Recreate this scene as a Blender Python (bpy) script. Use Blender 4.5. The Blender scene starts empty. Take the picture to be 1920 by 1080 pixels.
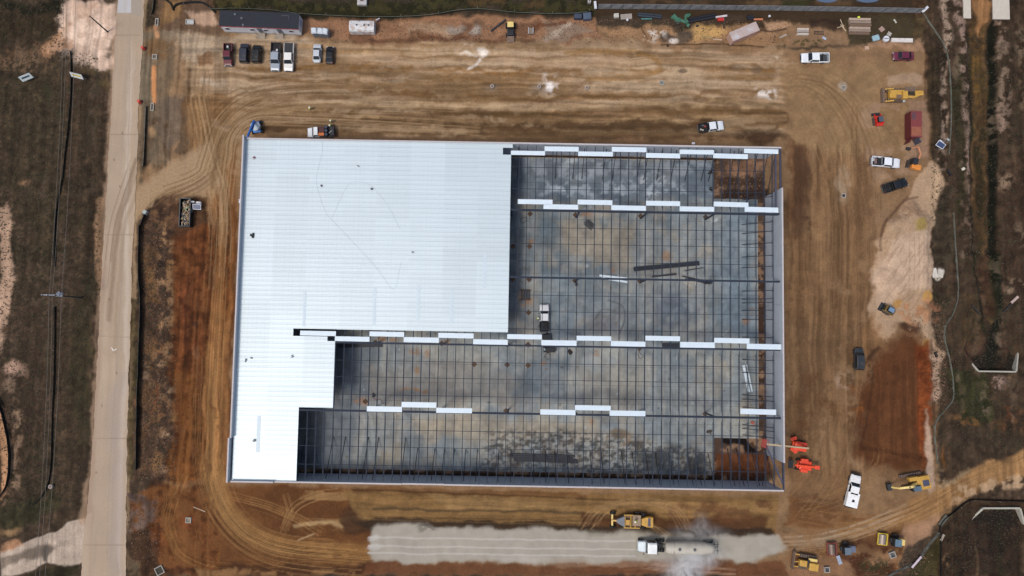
import bpy, bmesh, math, random
import numpy as np
from mathutils import Vector, Matrix, Euler
random.seed(7)
SC = bpy.context.scene
COL = SC.collection
# ---------------------------------------------------------------- camera (drone, about 150 m up, tilted 3.8 degrees north)
HC = 150.0; FPX = 1363.0
RX, RY, RZ = math.radians(3.773), math.radians(-0.039), math.radians(0.9985)
cam = bpy.data.cameras.new('camera'); camo = bpy.data.objects.new('camera', cam); COL.objects.link(camo)
cam.sensor_width = 36; cam.lens = 36*FPX/1920; cam.clip_start = 1; cam.clip_end = 6000
camo.location = (0, 0, HC); camo.rotation_euler = (RX, RY, RZ); SC.camera = camo
# ---------------------------------------------------------------- sky, sun, exposure
SUN_AZ, SUN_EL = math.radians(232), math.radians(64)      # overcast brightness from the south-west
w = bpy.data.worlds.new("World"); SC.world = w; w.use_nodes = True
nt = w.node_tree; bg = nt.nodes['Background']
sky = nt.nodes.new('ShaderNodeTexSky'); sky.sky_type = 'NISHITA'; sky.sun_disc = False
sky.sun_elevation = SUN_EL; sky.sun_rotation = SUN_AZ; sky.dust_density = 4.0; sky.air_density = 1.0; sky.ozone_density = 1.0
nt.links.new(sky.outputs[0], bg.inputs[0]); bg.inputs[1].default_value = 0.12
sl = bpy.data.lights.new('sun', 'SUN'); sl.energy = 1.4; sl.angle = math.radians(14); sl.color = (1, .96, .9)
so = bpy.data.objects.new('sun', sl); COL.objects.link(so)
sd = Vector((math.sin(SUN_AZ)*math.cos(SUN_EL), math.cos(SUN_AZ)*math.cos(SUN_EL), math.sin(SUN_EL)))
so.rotation_euler = (-sd).to_track_quat('-Z', 'Y').to_euler(); so.location = sd*300
SC.cycles.volume_bounces = 4; SC.cycles.max_bounces = 8
SC.view_settings.view_transform = 'Standard'; SC.view_settings.look = 'None'
SC.view_settings.exposure = 0.12; SC.view_settings.gamma = 1; SC.view_settings.use_curve_mapping = False
# ---------------------------------------------------------------- survey helpers
def rotm():
    c, s = np.cos, np.sin
    X = np.array([[1,0,0],[0,c(RX),-s(RX)],[0,s(RX),c(RX)]]); Y = np.array([[c(RY),0,s(RY)],[0,1,0],[-s(RY),0,c(RY)]])
    Z = np.array([[c(RZ),-s(RZ),0],[s(RZ),c(RZ),0],[0,0,1]]); return Z@Y@X
RM = rotm()
def P(px, py, z=0.0):
    """survey point (photo coordinates) -> world point at height z"""
    v = RM@np.array([(px-960)/FPX, (540-py)/FPX, -1.0]); t = (z-HC)/v[2]
    return Vector((v[0]*t, v[1]*t, z))
def unP(X, Y, z=0.0):
    a = X; b = Y; c = z-HC
    vx = RM[0,0]*a+RM[1,0]*b+RM[2,0]*c; vy = RM[0,1]*a+RM[1,1]*b+RM[2,1]*c; vz = RM[0,2]*a+RM[1,2]*b+RM[2,2]*c
    return 960+FPX*vx/-vz, 540-FPX*vy/-vz
def S(r, g=None, b=None):
    if g is None: r, g, b = r
    f = lambda c: ((c/255+.055)/1.055)**2.4 if c > 10 else c/255/12.92
    return (f(r), f(g), f(b))
def E(c, k=-.07):     # earth colour: slightly muted
    c = np.array(S(c)); l = c@np.array([.3,.55,.15]); return np.maximum((c*(1-k)+l*k)*.93, .003).astype(np.float32)
# ---------------------------------------------------------------- materials
MATS = {}
def mat(name, rgb, rough=.6, metal=0., noise=.15, ns=1.5, bump=0., coat=0., stain=None, stain_amt=.4, stain_scale=.8):
    if name in MATS: return MATS[name]
    m = bpy.data.materials.new(name); m.use_nodes = True; n = m.node_tree; L = n.links
    b = n.nodes['Principled BSDF']; b.inputs['Roughness'].default_value = rough; b.inputs['Metallic'].default_value = metal
    b.inputs['Coat Weight'].default_value = coat
    c = S(rgb); tc = n.nodes.new('ShaderNodeTexCoord')
    nz = n.nodes.new('ShaderNodeTexNoise'); nz.inputs['Scale'].default_value = ns; nz.inputs['Detail'].default_value = 5
    L.new(tc.outputs['Object'], nz.inputs['Vector'])
    mp = n.nodes.new('ShaderNodeMapRange'); mp.inputs[1].default_value = .3; mp.inputs[2].default_value = .7
    mp.inputs[3].default_value = 1-noise; mp.inputs[4].default_value = 1+noise; L.new(nz.outputs[0], mp.inputs[0])
    mx = n.nodes.new('ShaderNodeVectorMath'); mx.operation = 'SCALE'; mx.inputs[0].default_value = c
    L.new(mp.outputs[0], mx.inputs['Scale']); out = mx.outputs[0]
    if stain:
        n2 = n.nodes.new('ShaderNodeTexNoise'); n2.inputs['Scale'].default_value = stain_scale; n2.inputs['Detail'].default_value = 6
        L.new(tc.outputs['Object'], n2.inputs['Vector'])
        r = n.nodes.new('ShaderNodeMapRange'); r.inputs[1].default_value = .5; r.inputs[2].default_value = .62; r.inputs[4].default_value = stain_amt
        L.new(n2.outputs[0], r.inputs[0]); mm = n.nodes.new('ShaderNodeMix'); mm.data_type = 'RGBA'
        L.new(r.outputs[0], mm.inputs[0]); L.new(out, mm.inputs[6]); mm.inputs[7].default_value = (*S(stain), 1); out = mm.outputs[2]
    L.new(out, b.inputs['Base Color'])
    if bump:
        bp = n.nodes.new('ShaderNodeBump'); bp.inputs['Strength'].default_value = bump; bp.inputs['Distance'].default_value = .1
        L.new(nz.outputs[0], bp.inputs['Height']); L.new(bp.outputs[0], b.inputs['Normal'])
    MATS[name] = m; return m
# ---------------------------------------------------------------- mesh builder
class MB:
    def __init__(s): s.v = []; s.f = []
    def add(s, vs, fs):
        o = len(s.v); s.v += [tuple(p) for p in vs]; s.f += [tuple(i+o for i in f) for f in fs]; return s
    def hexa(s, b, t):      # b, t: 4 bottom and 4 top points, counter-clockwise
        return s.add(list(b)+list(t), [(3,2,1,0),(4,5,6,7),(0,1,5,4),(1,2,6,5),(2,3,7,6),(3,0,4,7)])
    def box(s, c, d, rz=0, ry=0, rx=0):
        x, y, z = (k/2 for k in d); M = Euler((rx, ry, rz)).to_matrix(); c = Vector(c)
        q = lambda a: [c+M@Vector(p) for p in a]
        return s.hexa(q([(-x,-y,-z),(x,-y,-z),(x,y,-z),(-x,y,-z)]), q([(-x,-y,z),(x,-y,z),(x,y,z),(-x,y,z)]))
    def fru(s, x0, x1, hw, z0, X0, X1, HW, z1):     # frustum symmetrical about y=0
        return s.hexa([(x0,-hw,z0),(x1,-hw,z0),(x1,hw,z0),(x0,hw,z0)], [(X0,-HW,z1),(X1,-HW,z1),(X1,HW,z1),(X0,HW,z1)])
    def prism(s, pts, z0, z1):
        n = len(pts); a = sum(pts[i][0]*pts[(i+1)%n][1]-pts[(i+1)%n][0]*pts[i][1] for i in range(n))
        if a < 0: pts = pts[::-1]
        return s.add([(p[0],p[1],z0) for p in pts]+[(p[0],p[1],z1) for p in pts],
            [tuple(range(n))[::-1], tuple(range(n,2*n))]+[(i,(i+1)%n,(i+1)%n+n,i+n) for i in range(n)])
    def cyl(s, p0, p1, r, r2=None, n=12, cap=True):
        p0 = Vector(p0); p1 = Vector(p1); r2 = r if r2 is None else r2; d = (p1-p0).normalized()
        u = d.orthogonal().normalized(); v = d.cross(u)
        vs = []
        for p, rr in ((p0, r), (p1, r2)):
            for i in range(n):
                a = 2*math.pi*i/n; vs.append(p+u*(math.cos(a)*rr)+v*(math.sin(a)*rr))
        fs = [(i,(i+1)%n,(i+1)%n+n,i+n) for i in range(n)]
        if cap: fs += [tuple(range(n))[::-1], tuple(range(n,2*n))]
        return s.add(vs, fs)
    def tube(s, pts, r, n=6):
        for a, b in zip(pts, pts[1:]): s.cyl(a, b, r, n=n)
        return s
    def bar(s, p0, p1, wy, hz):     # rectangular bar from p0 to p1
        p0 = Vector(p0); p1 = Vector(p1); d = (p1-p0).normalized(); up = Vector((0,0,1)) if abs(d.z) < .95 else Vector((1,0,0))
        u = d.cross(up).normalized()*wy/2; v = u.cross(d).normalized()*hz/2
        return s.add([p0-u-v,p0+u-v,p0+u+v,p0-u+v,p1-u-v,p1+u-v,p1+u+v,p1-u+v], [(0,1,2,3),(7,6,5,4),(0,4,5,1),(1,5,6,2),(2,6,7,3),(3,7,4,0)])
    def dome(s, c, r, rz=None, n=12, m=5, full=False):
        rz = rz or r; vs = []; fs = []; lo = -math.pi/2 if full else 0
        for j in range(m+1):
            e = lo+(math.pi/2-lo)*j/m
            for i in range(n):
                a = 2*math.pi*i/n; vs.append((c[0]+r*math.cos(e)*math.cos(a), c[1]+r*math.cos(e)*math.sin(a), c[2]+rz*math.sin(e)))
        for j in range(m):
            for i in range(n): fs.append((j*n+i, j*n+(i+1)%n, (j+1)*n+(i+1)%n, (j+1)*n+i))
        return s.add(vs, fs)
    def loft(s, rings, cap=True):
        n = len(rings[0]); vs = [p for r in rings for p in r]
        fs = [(j*n+i, j*n+(i+1)%n, (j+1)*n+(i+1)%n, (j+1)*n+i) for j in range(len(rings)-1) for i in range(n)]
        if cap: fs += [tuple(range(n))[::-1], tuple(range((len(rings)-1)*n, len(rings)*n))]
        return s.add(vs, fs)
    def build(s, name, m, parent=None, bevel=0, smooth=False, label=None, kind=None):
        me = bpy.data.meshes.new(name); me.from_pydata(s.v, [], s.f)
        bm = bmesh.new(); bm.from_mesh(me)
        bmesh.ops.recalc_face_normals(bm, faces=bm.faces)
        if bevel:
            es = [e for e in bm.edges if len(e.link_faces) == 2 and e.calc_face_angle(0) > .5]
            bmesh.ops.bevel(bm, geom=es, offset=bevel, segments=2, affect='EDGES', profile=.6, clamp_overlap=True)
        bm.to_mesh(me); bm.free()
        if smooth: me.shade_smooth()
        if isinstance(m, list):
            for k in m: me.materials.append(k)
        else: me.materials.append(m)
        o = bpy.data.objects.new(name, me); COL.objects.link(o)
        if parent: o.parent = parent
        if label: o['label'] = label
        if kind: o['kind'] = kind
        return o
def tag(o, label=None, cat=None, group=None, kind=None):
    if label: o['label'] = label
    if cat: o['category'] = cat
    if group: o['group'] = group
    if kind: o['kind'] = kind
    return o
def thing(name, label, cat, loc=(0,0,0), rz=0, group=None):
    o = bpy.data.objects.new(name, None); COL.objects.link(o); o.location = loc; o.rotation_euler = (0, 0, rz)
    o.empty_display_size = .5; return tag(o, label, cat, group)
def copytree(o, parent=None):
    c = o.copy(); COL.objects.link(c)
    if parent: c.parent = parent
    for ch in list(o.children): copytree(ch, c)
    return c
def between(a, b, z=.8):
    """root location, heading and length from two survey points (rear, front)"""
    A = P(*a, z); B = P(*b, z); d = B-A; c = (A+B)/2
    return Vector((c.x, c.y, 0)), math.atan2(d.y, d.x), d.length
def roundrect(w, h, r, n=3):
    o = []
    for cx, cy, a0 in ((w/2-r,h/2-r,0),(-w/2+r,h/2-r,90),(-w/2+r,-h/2+r,180),(w/2-r,-h/2+r,270)):
        for i in range(n+1):
            a = math.radians(a0+90*i/n); o.append((cx+r*math.cos(a), cy+r*math.sin(a)))
    return o
ORD = ['first','second','third','fourth','fifth','sixth','seventh','eighth','ninth','tenth','eleventh','twelfth','thirteenth','fourteenth','fifteenth','sixteenth','seventeenth','eighteenth']
# ---------------------------------------------------------------- numpy noise and painted sheets
def vnoise(X, Y, sx, sy, seed):
    r = np.random.RandomState(seed); T = r.rand(256, 256).astype(np.float32)
    x = X/sx+1000.37*(seed%7+1); y = Y/sy+777.1*(seed%5+1)
    xi = np.floor(x).astype(int); yi = np.floor(y).astype(int); fx = x-xi; fy = y-yi
    fx = fx*fx*(3-2*fx); fy = fy*fy*(3-2*fy); a = xi & 255; b = yi & 255; a1 = (a+1) & 255; b1 = (b+1) & 255
    return (T[b,a]*(1-fx)+T[b,a1]*fx)*(1-fy)+(T[b1,a]*(1-fx)+T[b1,a1]*fx)*fy
def fbm(X, Y, sx, sy, seed, o=4, g=.55):
    t = 0; amp = 1; tot = 0; c, s = math.cos(.6), math.sin(.6)
    iso = abs(sx-sy) < 1e-6
    for k in range(o):
        t = t+amp*vnoise(X, Y, sx/2**k, sy/2**k, seed+k*13); tot += amp; amp *= g
        if iso: X, Y = X*c-Y*s, X*s+Y*c
    t = t/tot
    return np.clip((t-.5)*1.9+.5, 0, 1)
def sstep(a, b, x):
    t = np.clip((x-a)/(b-a+1e-9), 0, 1); return t*t*(3-2*t)
def catmull(pts, n=8):
    if len(pts) < 3: return [tuple(p) for p in pts]
    q = [pts[0]]+list(pts)+[pts[-1]]; o = []
    for i in range(1, len(q)-2):
        p0, p1, p2, p3 = (np.array(q[i+k], float) for k in (-1,0,1,2))
        for j in range(n):
            t = j/n; o.append(tuple(.5*((2*p1)+(-p0+p2)*t+(2*p0-5*p1+4*p2-p3)*t*t+(-p0+3*p1-3*p2+p3)*t**3)))
    return o+[tuple(map(float, pts[-1]))]
class Painter:
    def __init__(s, X, Y, base):
        s.X = X; s.Y = Y; s.U, s.V = unP(X, Y); s.C = np.ones(X.shape+(3,), np.float32)*E(base)
        s.H = np.zeros(X.shape, np.float32)
        F = lambda sx, sy, k, o=4: fbm(X, Y, sx, sy, k, o).astype(np.float32)
        s.N = dict(a=F(14,14,1), b=F(4,4,2), c=F(1.3,1.3,3), d=F(.55,.55,4,2), h=F(26,1.1,5,3), v=F(1.1,26,6,3), w1=F(6,6,8,5), w2=F(6,6,9,5), w3=F(2.1,2.1,10,4), w4=F(2.1,2.1,11,4))
        wx, wy = (s.N['w1']-.5)*.7, (s.N['w2']-.5)*.7
        s.N['h2'] = fbm(X+wx, Y+wy, 22, .55, 14, 3).astype(np.float32); s.N['v2'] = fbm(X+wx, Y+wy, .55, 20, 15, 3).astype(np.float32)
        s.N['h'] = fbm(X+wx, Y+wy*1.5, 30, 1.5, 5, 4).astype(np.float32); s.N['v'] = fbm(X+wx*1.5, Y+wy, 1.5, 26, 6, 4).astype(np.float32); s.N['e'] = fbm(X, Y, 1.5, .5, 17, 3).astype(np.float32); s.A = np.ones(X.shape, np.float32)
    def win(s, pts, m):
        p = np.array(pts, float); a, b = p.min(0)-m, p.max(0)+m
        k = (s.U > a[0]) & (s.U < b[0]) & (s.V > a[1]) & (s.V < b[1])
        r = np.where(k.any(1))[0]; c = np.where(k.any(0))[0]
        if len(r) == 0 or len(c) == 0: return None
        return slice(r[0], r[-1]+1), slice(c[0], c[-1]+1)
    def warp(s, W, rag):
        U, V = s.U[W], s.V[W]
        if rag: U = U+rag*((s.N['w1'][W]-.5)*1.6+(s.N['w3'][W]-.5)); V = V+rag*((s.N['w2'][W]-.5)*1.6+(s.N['w4'][W]-.5))
        return U, V
    def polymask(s, pts, soft, rag):
        W = s.win(pts, soft+rag+2)
        if W is None: return None, None
        U, V = s.warp(W, rag); ins = np.zeros(U.shape, bool); d = np.full(U.shape, 1e9, np.float32); n = len(pts)
        for i in range(n):
            x0, y0 = pts[i]; x1, y1 = pts[(i+1)%n]
            if y0 != y1: ins ^= ((y0 > V) != (y1 > V)) & (U < (x1-x0)*(V-y0)/(y1-y0)+x0)
            dx, dy = x1-x0, y1-y0; L = dx*dx+dy*dy+1e-9; t = np.clip(((U-x0)*dx+(V-y0)*dy)/L, 0, 1)
            d = np.minimum(d, np.hypot(U-x0-t*dx, V-y0-t*dy))
        return W, sstep(-soft-.01, soft+.01, np.where(ins, d, -d))
    def mod(s, W, a, tex, lo, hi):
        if tex: a = a*sstep(lo, hi, s.N[tex][W])
        return a
    def blend(s, W, a, col):
        a = a[..., None]; s.C[W] = s.C[W]*(1-a)+E(col)*a
    def poly(s, pts, col, soft=4, rag=6, alpha=1, tex=None, lo=.4, hi=.6):
        W, a = s.polymask(pts, soft, rag)
        if W is not None: s.blend(W, s.mod(W, a*alpha, tex, lo, hi), col)
    def ell(s, x, y, rx, ry, col, soft=.35, rag=3, alpha=1, tex=None, lo=.4, hi=.6, ang=0):
        m = max(rx, ry)*1.4; W = s.win([(x-m,y-m),(x+m,y+m)], rag)
        if W is None: return
        U, V = s.warp(W, rag); ca, sa = math.cos(math.radians(ang)), math.sin(math.radians(ang))
        u = (U-x)*ca+(V-y)*sa; v = -(U-x)*sa+(V-y)*ca; r = np.hypot(u/rx, v/ry)
        s.blend(W, s.mod(W, (1-sstep(1-soft, 1+soft, r))*alpha, tex, lo, hi), col)
    def stroke(s, pts, wd, col, soft=1, rag=1, alpha=1, tex=None, lo=.4, hi=.6, smooth=True):
        if smooth: pts = catmull(pts, 6)
        W = s.win(pts, wd+soft+rag+2)
        if W is None: return
        U, V = s.warp(W, rag); d = np.full(U.shape, 1e9, np.float32)
        for (x0, y0), (x1, y1) in zip(pts, pts[1:]):
            dx, dy = x1-x0, y1-y0; L = dx*dx+dy*dy+1e-9; t = np.clip(((U-x0)*dx+(V-y0)*dy)/L, 0, 1)
            d = np.minimum(d, np.hypot(U-x0-t*dx, V-y0-t*dy))
        s.blend(W, s.mod(W, (1-sstep(wd/2-soft, wd/2+soft, d))*alpha, tex, lo, hi), col)
    def tracks(s, pts, spread, n, col, wd=1.6, alpha=.5, seed=0, dark=None):
        r = random.Random(seed); q = np.array(catmull(pts, 5)); t = np.gradient(q, axis=0); nn = np.stack([-t[:,1], t[:,0]], 1); nn /= np.linalg.norm(nn, axis=1)[:, None]+1e-9
        for k in range(n):
            o = (r.random()-.5)*spread; o2 = o+(r.random()-.5)*spread*.3; L = len(q); i0 = int(L*r.random()*.3); i1 = L-int(L*r.random()*.3)
            off = np.linspace(o, o2, L)[:, None]; c = col if (dark is None or r.random() < .6) else dark
            for side in (0, 9):
                s.stroke([tuple(p) for p in (q+nn*(off+side))[i0:i1]], wd*(.7+r.random()*.7), c, .8, .5, alpha*(.5+.5*r.random()), smooth=False)
    def hpoly(s, pts, dz, soft=8, rag=4):
        W, a = s.polymask(pts, soft, rag)
        if W is not None: s.H[W] += a*dz
    def hstroke(s, pts, wd, dz, soft=6):
        pts = catmull(pts, 5); W = s.win(pts, wd+soft+2)
        if W is None: return
        U, V = s.U[W], s.V[W]; d = np.full(U.shape, 1e9, np.float32)
        for (x0, y0), (x1, y1) in zip(pts, pts[1:]):
            dx, dy = x1-x0, y1-y0; L = dx*dx+dy*dy+1e-9; t = np.clip(((U-x0)*dx+(V-y0)*dy)/L, 0, 1)
            d = np.minimum(d, np.hypot(U-x0-t*dx, V-y0-t*dy))
        s.H[W] += dz*(1-sstep(wd/2-soft, wd/2+soft, d))
    def mesh(s, name, m, z=0., keep=None, parent=None):
        ny, nx = s.X.shape; co = np.stack([s.X, s.Y, s.H+z], -1).reshape(-1, 3).astype(np.float32)
        i = np.arange(ny-1)[:, None]*nx+np.arange(nx-1)[None]; f = np.stack([i, i+1, i+nx+1, i+nx], -1).reshape(-1, 4)
        if keep is not None: f = f[keep[:-1, :-1].reshape(-1)]
        me = bpy.data.meshes.new(name); me.vertices.add(len(co)); me.vertices.foreach_set('co', co.ravel())
        me.loops.add(f.size); me.loops.foreach_set('vertex_index', f.ravel().astype(np.int32))
        me.polygons.add(len(f)); me.polygons.foreach_set('loop_start', np.arange(0, f.size, 4, dtype=np.int32)); me.polygons.foreach_set('loop_total', np.full(len(f), 4, np.int32))
        me.update(calc_edges=True); me.shade_smooth()
        at = me.color_attributes.new('soil', 'FLOAT_COLOR', 'POINT')
        c = np.concatenate([s.C.reshape(-1, 3), s.A.reshape(-1, 1)], 1); at.data.foreach_set('color', c.ravel().astype(np.float32))
        me.materials.append(m); o = bpy.data.objects.new(name, me); COL.objects.link(o)
        if parent: o.parent = parent
        return o
def soilmat(name, rough=.95, amt=.15, fine=2.2, bump=.5, joints=0, grain=9.):
    m = bpy.data.materials.new(name); m.use_nodes = True; n = m.node_tree; L = n.links; b = n.nodes['Principled BSDF']
    b.inputs['Roughness'].default_value = rough; b.inputs['Specular IOR Level'].default_value = .2
    at = n.nodes.new('ShaderNodeAttribute'); at.attribute_name = 'soil'; tc = n.nodes.new('ShaderNodeTexCoord'); out = at.outputs['Color']
    h = None
    for sc_, am in ((fine, amt), (grain, amt*.9)):
        nz = n.nodes.new('ShaderNodeTexNoise'); nz.inputs['Scale'].default_value = sc_; nz.inputs['Detail'].default_value = 4; nz.inputs['Roughness'].default_value = .65
        L.new(tc.outputs['Object'], nz.inputs['Vector'])
        mp = n.nodes.new('ShaderNodeMapRange'); mp.inputs[1].default_value = .3; mp.inputs[2].default_value = .7; mp.inputs[3].default_value = 1-am; mp.inputs[4].default_value = 1+am
        L.new(nz.outputs[0], mp.inputs[0]); v = n.nodes.new('ShaderNodeVectorMath'); v.operation = 'SCALE'
        lm = n.nodes.new('ShaderNodeMix'); lm.inputs[2].default_value = 1; L.new(at.outputs['Alpha'], lm.inputs[0]); L.new(mp.outputs[0], lm.inputs[3])
        L.new(out, v.inputs[0]); L.new(lm.outputs[0], v.inputs['Scale']); out = v.outputs[0]; h = h or nz
    if joints:
        sp = n.nodes.new('ShaderNodeSeparateXYZ'); L.new(tc.outputs['Object'], sp.inputs[0])
        for ax in (0, 1):
            mo = n.nodes.new('ShaderNodeMath'); mo.operation = 'PINGPONG'; mo.inputs[1].default_value = joints; L.new(sp.outputs[ax], mo.inputs[0])
            lt = n.nodes.new('ShaderNodeMapRange'); lt.inputs[1].default_value = .03; lt.inputs[2].default_value = .07; lt.inputs[3].default_value = .68; lt.inputs[4].default_value = 1
            L.new(mo.outputs[0], lt.inputs[0]); v = n.nodes.new('ShaderNodeVectorMath'); v.operation = 'SCALE'; L.new(out, v.inputs[0]); L.new(lt.outputs[0], v.inputs['Scale']); out = v.outputs[0]
    L.new(out, b.inputs['Base Color'])
    bp = n.nodes.new('ShaderNodeBump'); bp.inputs['Strength'].default_value = bump; bp.inputs['Distance'].default_value = .15
    hm = n.nodes.new('ShaderNodeMath'); hm.operation = 'MULTIPLY'; L.new(h.outputs[0], hm.inputs[0]); L.new(at.outputs['Alpha'], hm.inputs[1]); L.new(hm.outputs[0], bp.inputs['Height']); L.new(bp.outputs[0], b.inputs['Normal'])
    return m
# ================================================================ THE GROUND
def axis(lo, hi, st, far):
    c = list(np.arange(lo, hi+st/2, st)); d = st; a = [lo]; b = [c[-1]]
    while a[-1] > -far: d *= 1.35; a.append(a[-1]-d)
    d = st
    while b[-1] < far: d *= 1.35; b.append(b[-1]+d)
    return np.array(a[:0:-1]+c+b[1:])
gx = axis(-113, 113, .2, 2500); gy = axis(-57, 80, .2, 2500)
GX, GY = np.meshgrid(gx, gy); G = Painter(GX, GY, (66,57,46)); g = G
nb, na, nc, nd = G.N['b'], G.N['a'], G.N['c'], G.N['d']
# scrub cover with green and brown variation
def full(col, a): g.C[:] = g.C*(1-a[..., None])+E(col)*a[..., None]
full((54,51,36), sstep(.5,.75,na)*.6); full((78,65,54), sstep(.45,.75,nb)*.7); full((50,42,33), sstep(.5,.75,nc)*.6); full((88,76,64), sstep(.6,.8,nd)*.35)
# west field
g.poly([(0,0),(128,0),(110,30),(0,18)], (26,27,16), 8, 16, .9)
g.poly([(0,18),(110,30),(60,80),(0,70)], (46,38,24), 10, 16, .6)
g.poly([(0,100),(90,72),(130,60),(120,98),(60,110),(0,140)], (108,86,66), 6, 14, .7, 'b', .35, .6)
g.poly([(124,0),(218,0),(214,60),(210,130),(196,134),(150,125),(130,95),(112,98),(82,92),(98,70),(108,40)], (196,170,150), 6, 14)
g.poly([(70,95),(98,60),(126,42),(128,90),(100,104),(84,106)], (160,122,92), 6, 10, .85)
g.ell(178,20,40,14,(168,132,106),.5,12,.5,'b'); g.ell(160,70,45,50,(214,190,170),.4,10,.6,'c')
g.poly([(150,128),(205,125),(208,170),(170,160)], (96,84,58), 6, 10, .7, 'c')
g.poly([(128,92),(196,150),(200,200),(190,520),(160,1000),(100,1000),(130,400)], (62,52,40), 8, 12, .55)
g.poly([(0,110),(100,110),(130,120),(118,330),(96,520),(0,300)], (58,52,38), 12, 16, .55)
g.ell(30,120,55,14,(120,98,78),.6,8,.6,'c'); g.ell(10,150,30,10,(150,120,100),.6,8,.5,'b'); g.ell(48,342,9,7,(142,112,84),.5,6,.8)
g.poly([(0,385),(18,375),(28,420),(20,520),(10,640),(0,660)], (168,140,118), 5, 12, .95)
g.poly([(0,520),(12,540),(6,600),(0,600)], (190,160,136), 5, 8, .7)
g.ell(25,697,22,14,(168,138,118),.4,12,.9); g.ell(22,722,16,10,(128,106,88),.5,10,.7,'c')
g.poly([(0,750),(14,790),(22,850),(20,900),(4,935),(0,935)], (176,136,104), 3, 6)
g.poly([(22,760),(36,770),(38,860),(30,920),(10,945),(18,870)], (146,120,98), 5, 12, .7, 'c', .3, .6)
g.poly([(30,560),(90,600),(92,900),(40,940),(40,760),(20,680)], (48,40,30), 12, 14, .45)
g.poly([(150,500),(178,520),(176,700),(150,860),(130,720)], (54,54,36), 8, 14, .5)
for x0 in (162,168): g.stroke([(x0,310),(x0+4,400),(x0-4,470)], 8, (38,30,22), 4, 6, .5)
g.poly([(0,950),(90,930),(120,945),(60,985),(0,1010)], (50,52,34), 8, 14, .7)
# west concrete turn-in
g.poly([(0,1032),(60,1012),(110,992),(130,978),(160,972),(166,1050),(120,1062),(86,1054),(60,1068),(20,1080),(0,1080)], (172,156,140), 2, 4)
g.poly([(0,1018),(30,1010),(40,1022),(0,1034)], (168,128,98), 3, 6, .8); g.ell(20,995,18,8,(150,120,88),.5,8,.7)
g.poly([(0,1048),(50,1030),(78,1020),(88,1018),(104,1024),(84,1045),(40,1050),(0,1066)], (104,92,80), 4, 6, .8)
g.poly([(80,1022),(92,1024),(88,1054),(80,1052)], (92,84,76), 2, 3, .9); g.poly([(38,1080),(60,1070),(110,1058),(140,1056),(146,1080)], (48,45,32), 4, 6)
# verges of the road
g.stroke([(221,0),(214,120),(207,250),(198,400),(190,540),(182,700),(172,850),(156,980)], 11, (158,132,108), 4, 5, .7)
g.stroke([(190,380),(182,420),(180,470),(187,540)], 16, (158,126,98), 5, 8, .7)
g.stroke([(272,0),(262,180),(258,330),(252,480),(246,640),(243,800),(238,1000)], 9, (150,126,98), 3, 4, .8)
g.stroke([(262,430),(262,520),(263,600),(260,740),(254,890)], 8, (38,42,34), 2, 2, .9)
g.poly([(243,560),(258,560),(250,900),(240,890)], (72,66,46), 3, 5, .8)
g.poly([(236,990),(262,1000),(300,1080),(236,1080)], (96,84,66), 6, 10, .7)
# the whole working area
g.poly([(274,55),(330,40),(345,20),(400,30),(560,62),(620,48),(700,66),(1120,62),(1500,92),(1735,82),(1735,190),(1748,300),(1790,330),(1760,420),(1745,560),(1760,700),(1752,880),(1780,960),(1700,1010),(1690,1080),(280,1080),(262,1000),(290,940),(300,900),(330,800),(325,600),(330,430),(300,378),(262,330),(300,280),(290,200),(266,120)], (134,107,80), 5, 9)
g.poly([(330,92),(420,72),(560,68),(700,76),(1120,72),(1300,95),(1480,108),(1462,205),(1300,190),(1100,200),(800,198),(500,196),(390,185),(340,160)], (156,131,104), 10, 16, .9)
g.poly([(300,60),(400,60),(560,70),(620,90),(430,100),(360,120),(300,90)], (160,143,122), 8, 12, .8)
g.poly([(265,60),(330,60),(320,320),(262,300)], (112,98,80), 6, 10, .7)
g.poly([(268,60),(290,62),(286,190),(264,190)], (112,100,82), 3, 4, .9)
g.ell(302,92,30,20,(112,84,56),.4,14,.85,'b',.3,.5); g.ell(378,107,34,14,(108,80,56),.35,12,.9,'b',.3,.5); g.ell(395,150,28,8,(165,150,132),.5,8,.7,'c')
g.poly([(296,180),(350,176),(352,240),(320,290),(300,250)], (104,90,76), 6, 10, .85)
g.stroke([(350,130),(352,180),(346,230),(370,290)],10,(96,72,50),4,6,.6)
g.stroke([(290,128),(290,190)], 8, (186,130,88), 2, 2, .9); g.stroke([(292,50),(296,68)], 8, (176,132,98), 2, 2, .8)
# north spoil strip, rubbish and clay
g.poly([(290,0),(410,0),(410,62),(300,62)], (98,78,62), 5, 10, .9); g.poly([(300,0),(345,0),(330,30),(300,50)], (140,108,72), 5, 8, .7); g.poly([(340,20),(400,24),(405,44),(360,46)], (170,142,120), 4, 8, .85)
g.poly([(395,0),(1115,0),(1110,20),(960,22),(890,12),(840,26),(640,28),(560,20),(395,22)], (44,42,25), 3, 8); g.poly([(395,0),(1115,0),(1110,18),(400,18)], (66,62,36), 3, 10, .8, 'c', .45, .6)
g.poly([(860,4),(1020,4),(1020,14),(860,12)], (96,72,50), 4, 8, .6, 'b')
g.poly([(1115,0),(1735,0),(1735,90),(1500,60),(1115,30)], (66,52,38), 5, 8); g.poly([(1200,0),(1600,0),(1600,12),(1200,10)], (100,80,58), 4, 8, .7, 'b'); g.poly([(1470,0),(1530,0),(1500,14),(1470,12)],(44,52,30),4,6,.8)
g.poly([(560,34),(1115,30),(1120,70),(1060,80),(700,76),(560,60)], (148,112,86), 5, 8)
g.poly([(610,45),(1120,40),(1110,76),(620,74)], (108,78,60), 5, 12, .8, 'b', .4, .6); g.stroke([(700,74),(850,76),(1000,78)], 7, (92,62,46), 2, 3, .7); g.poly([(780,68),(880,70),(880,76),(790,76)],(96,62,44),3,4,.9)
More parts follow.
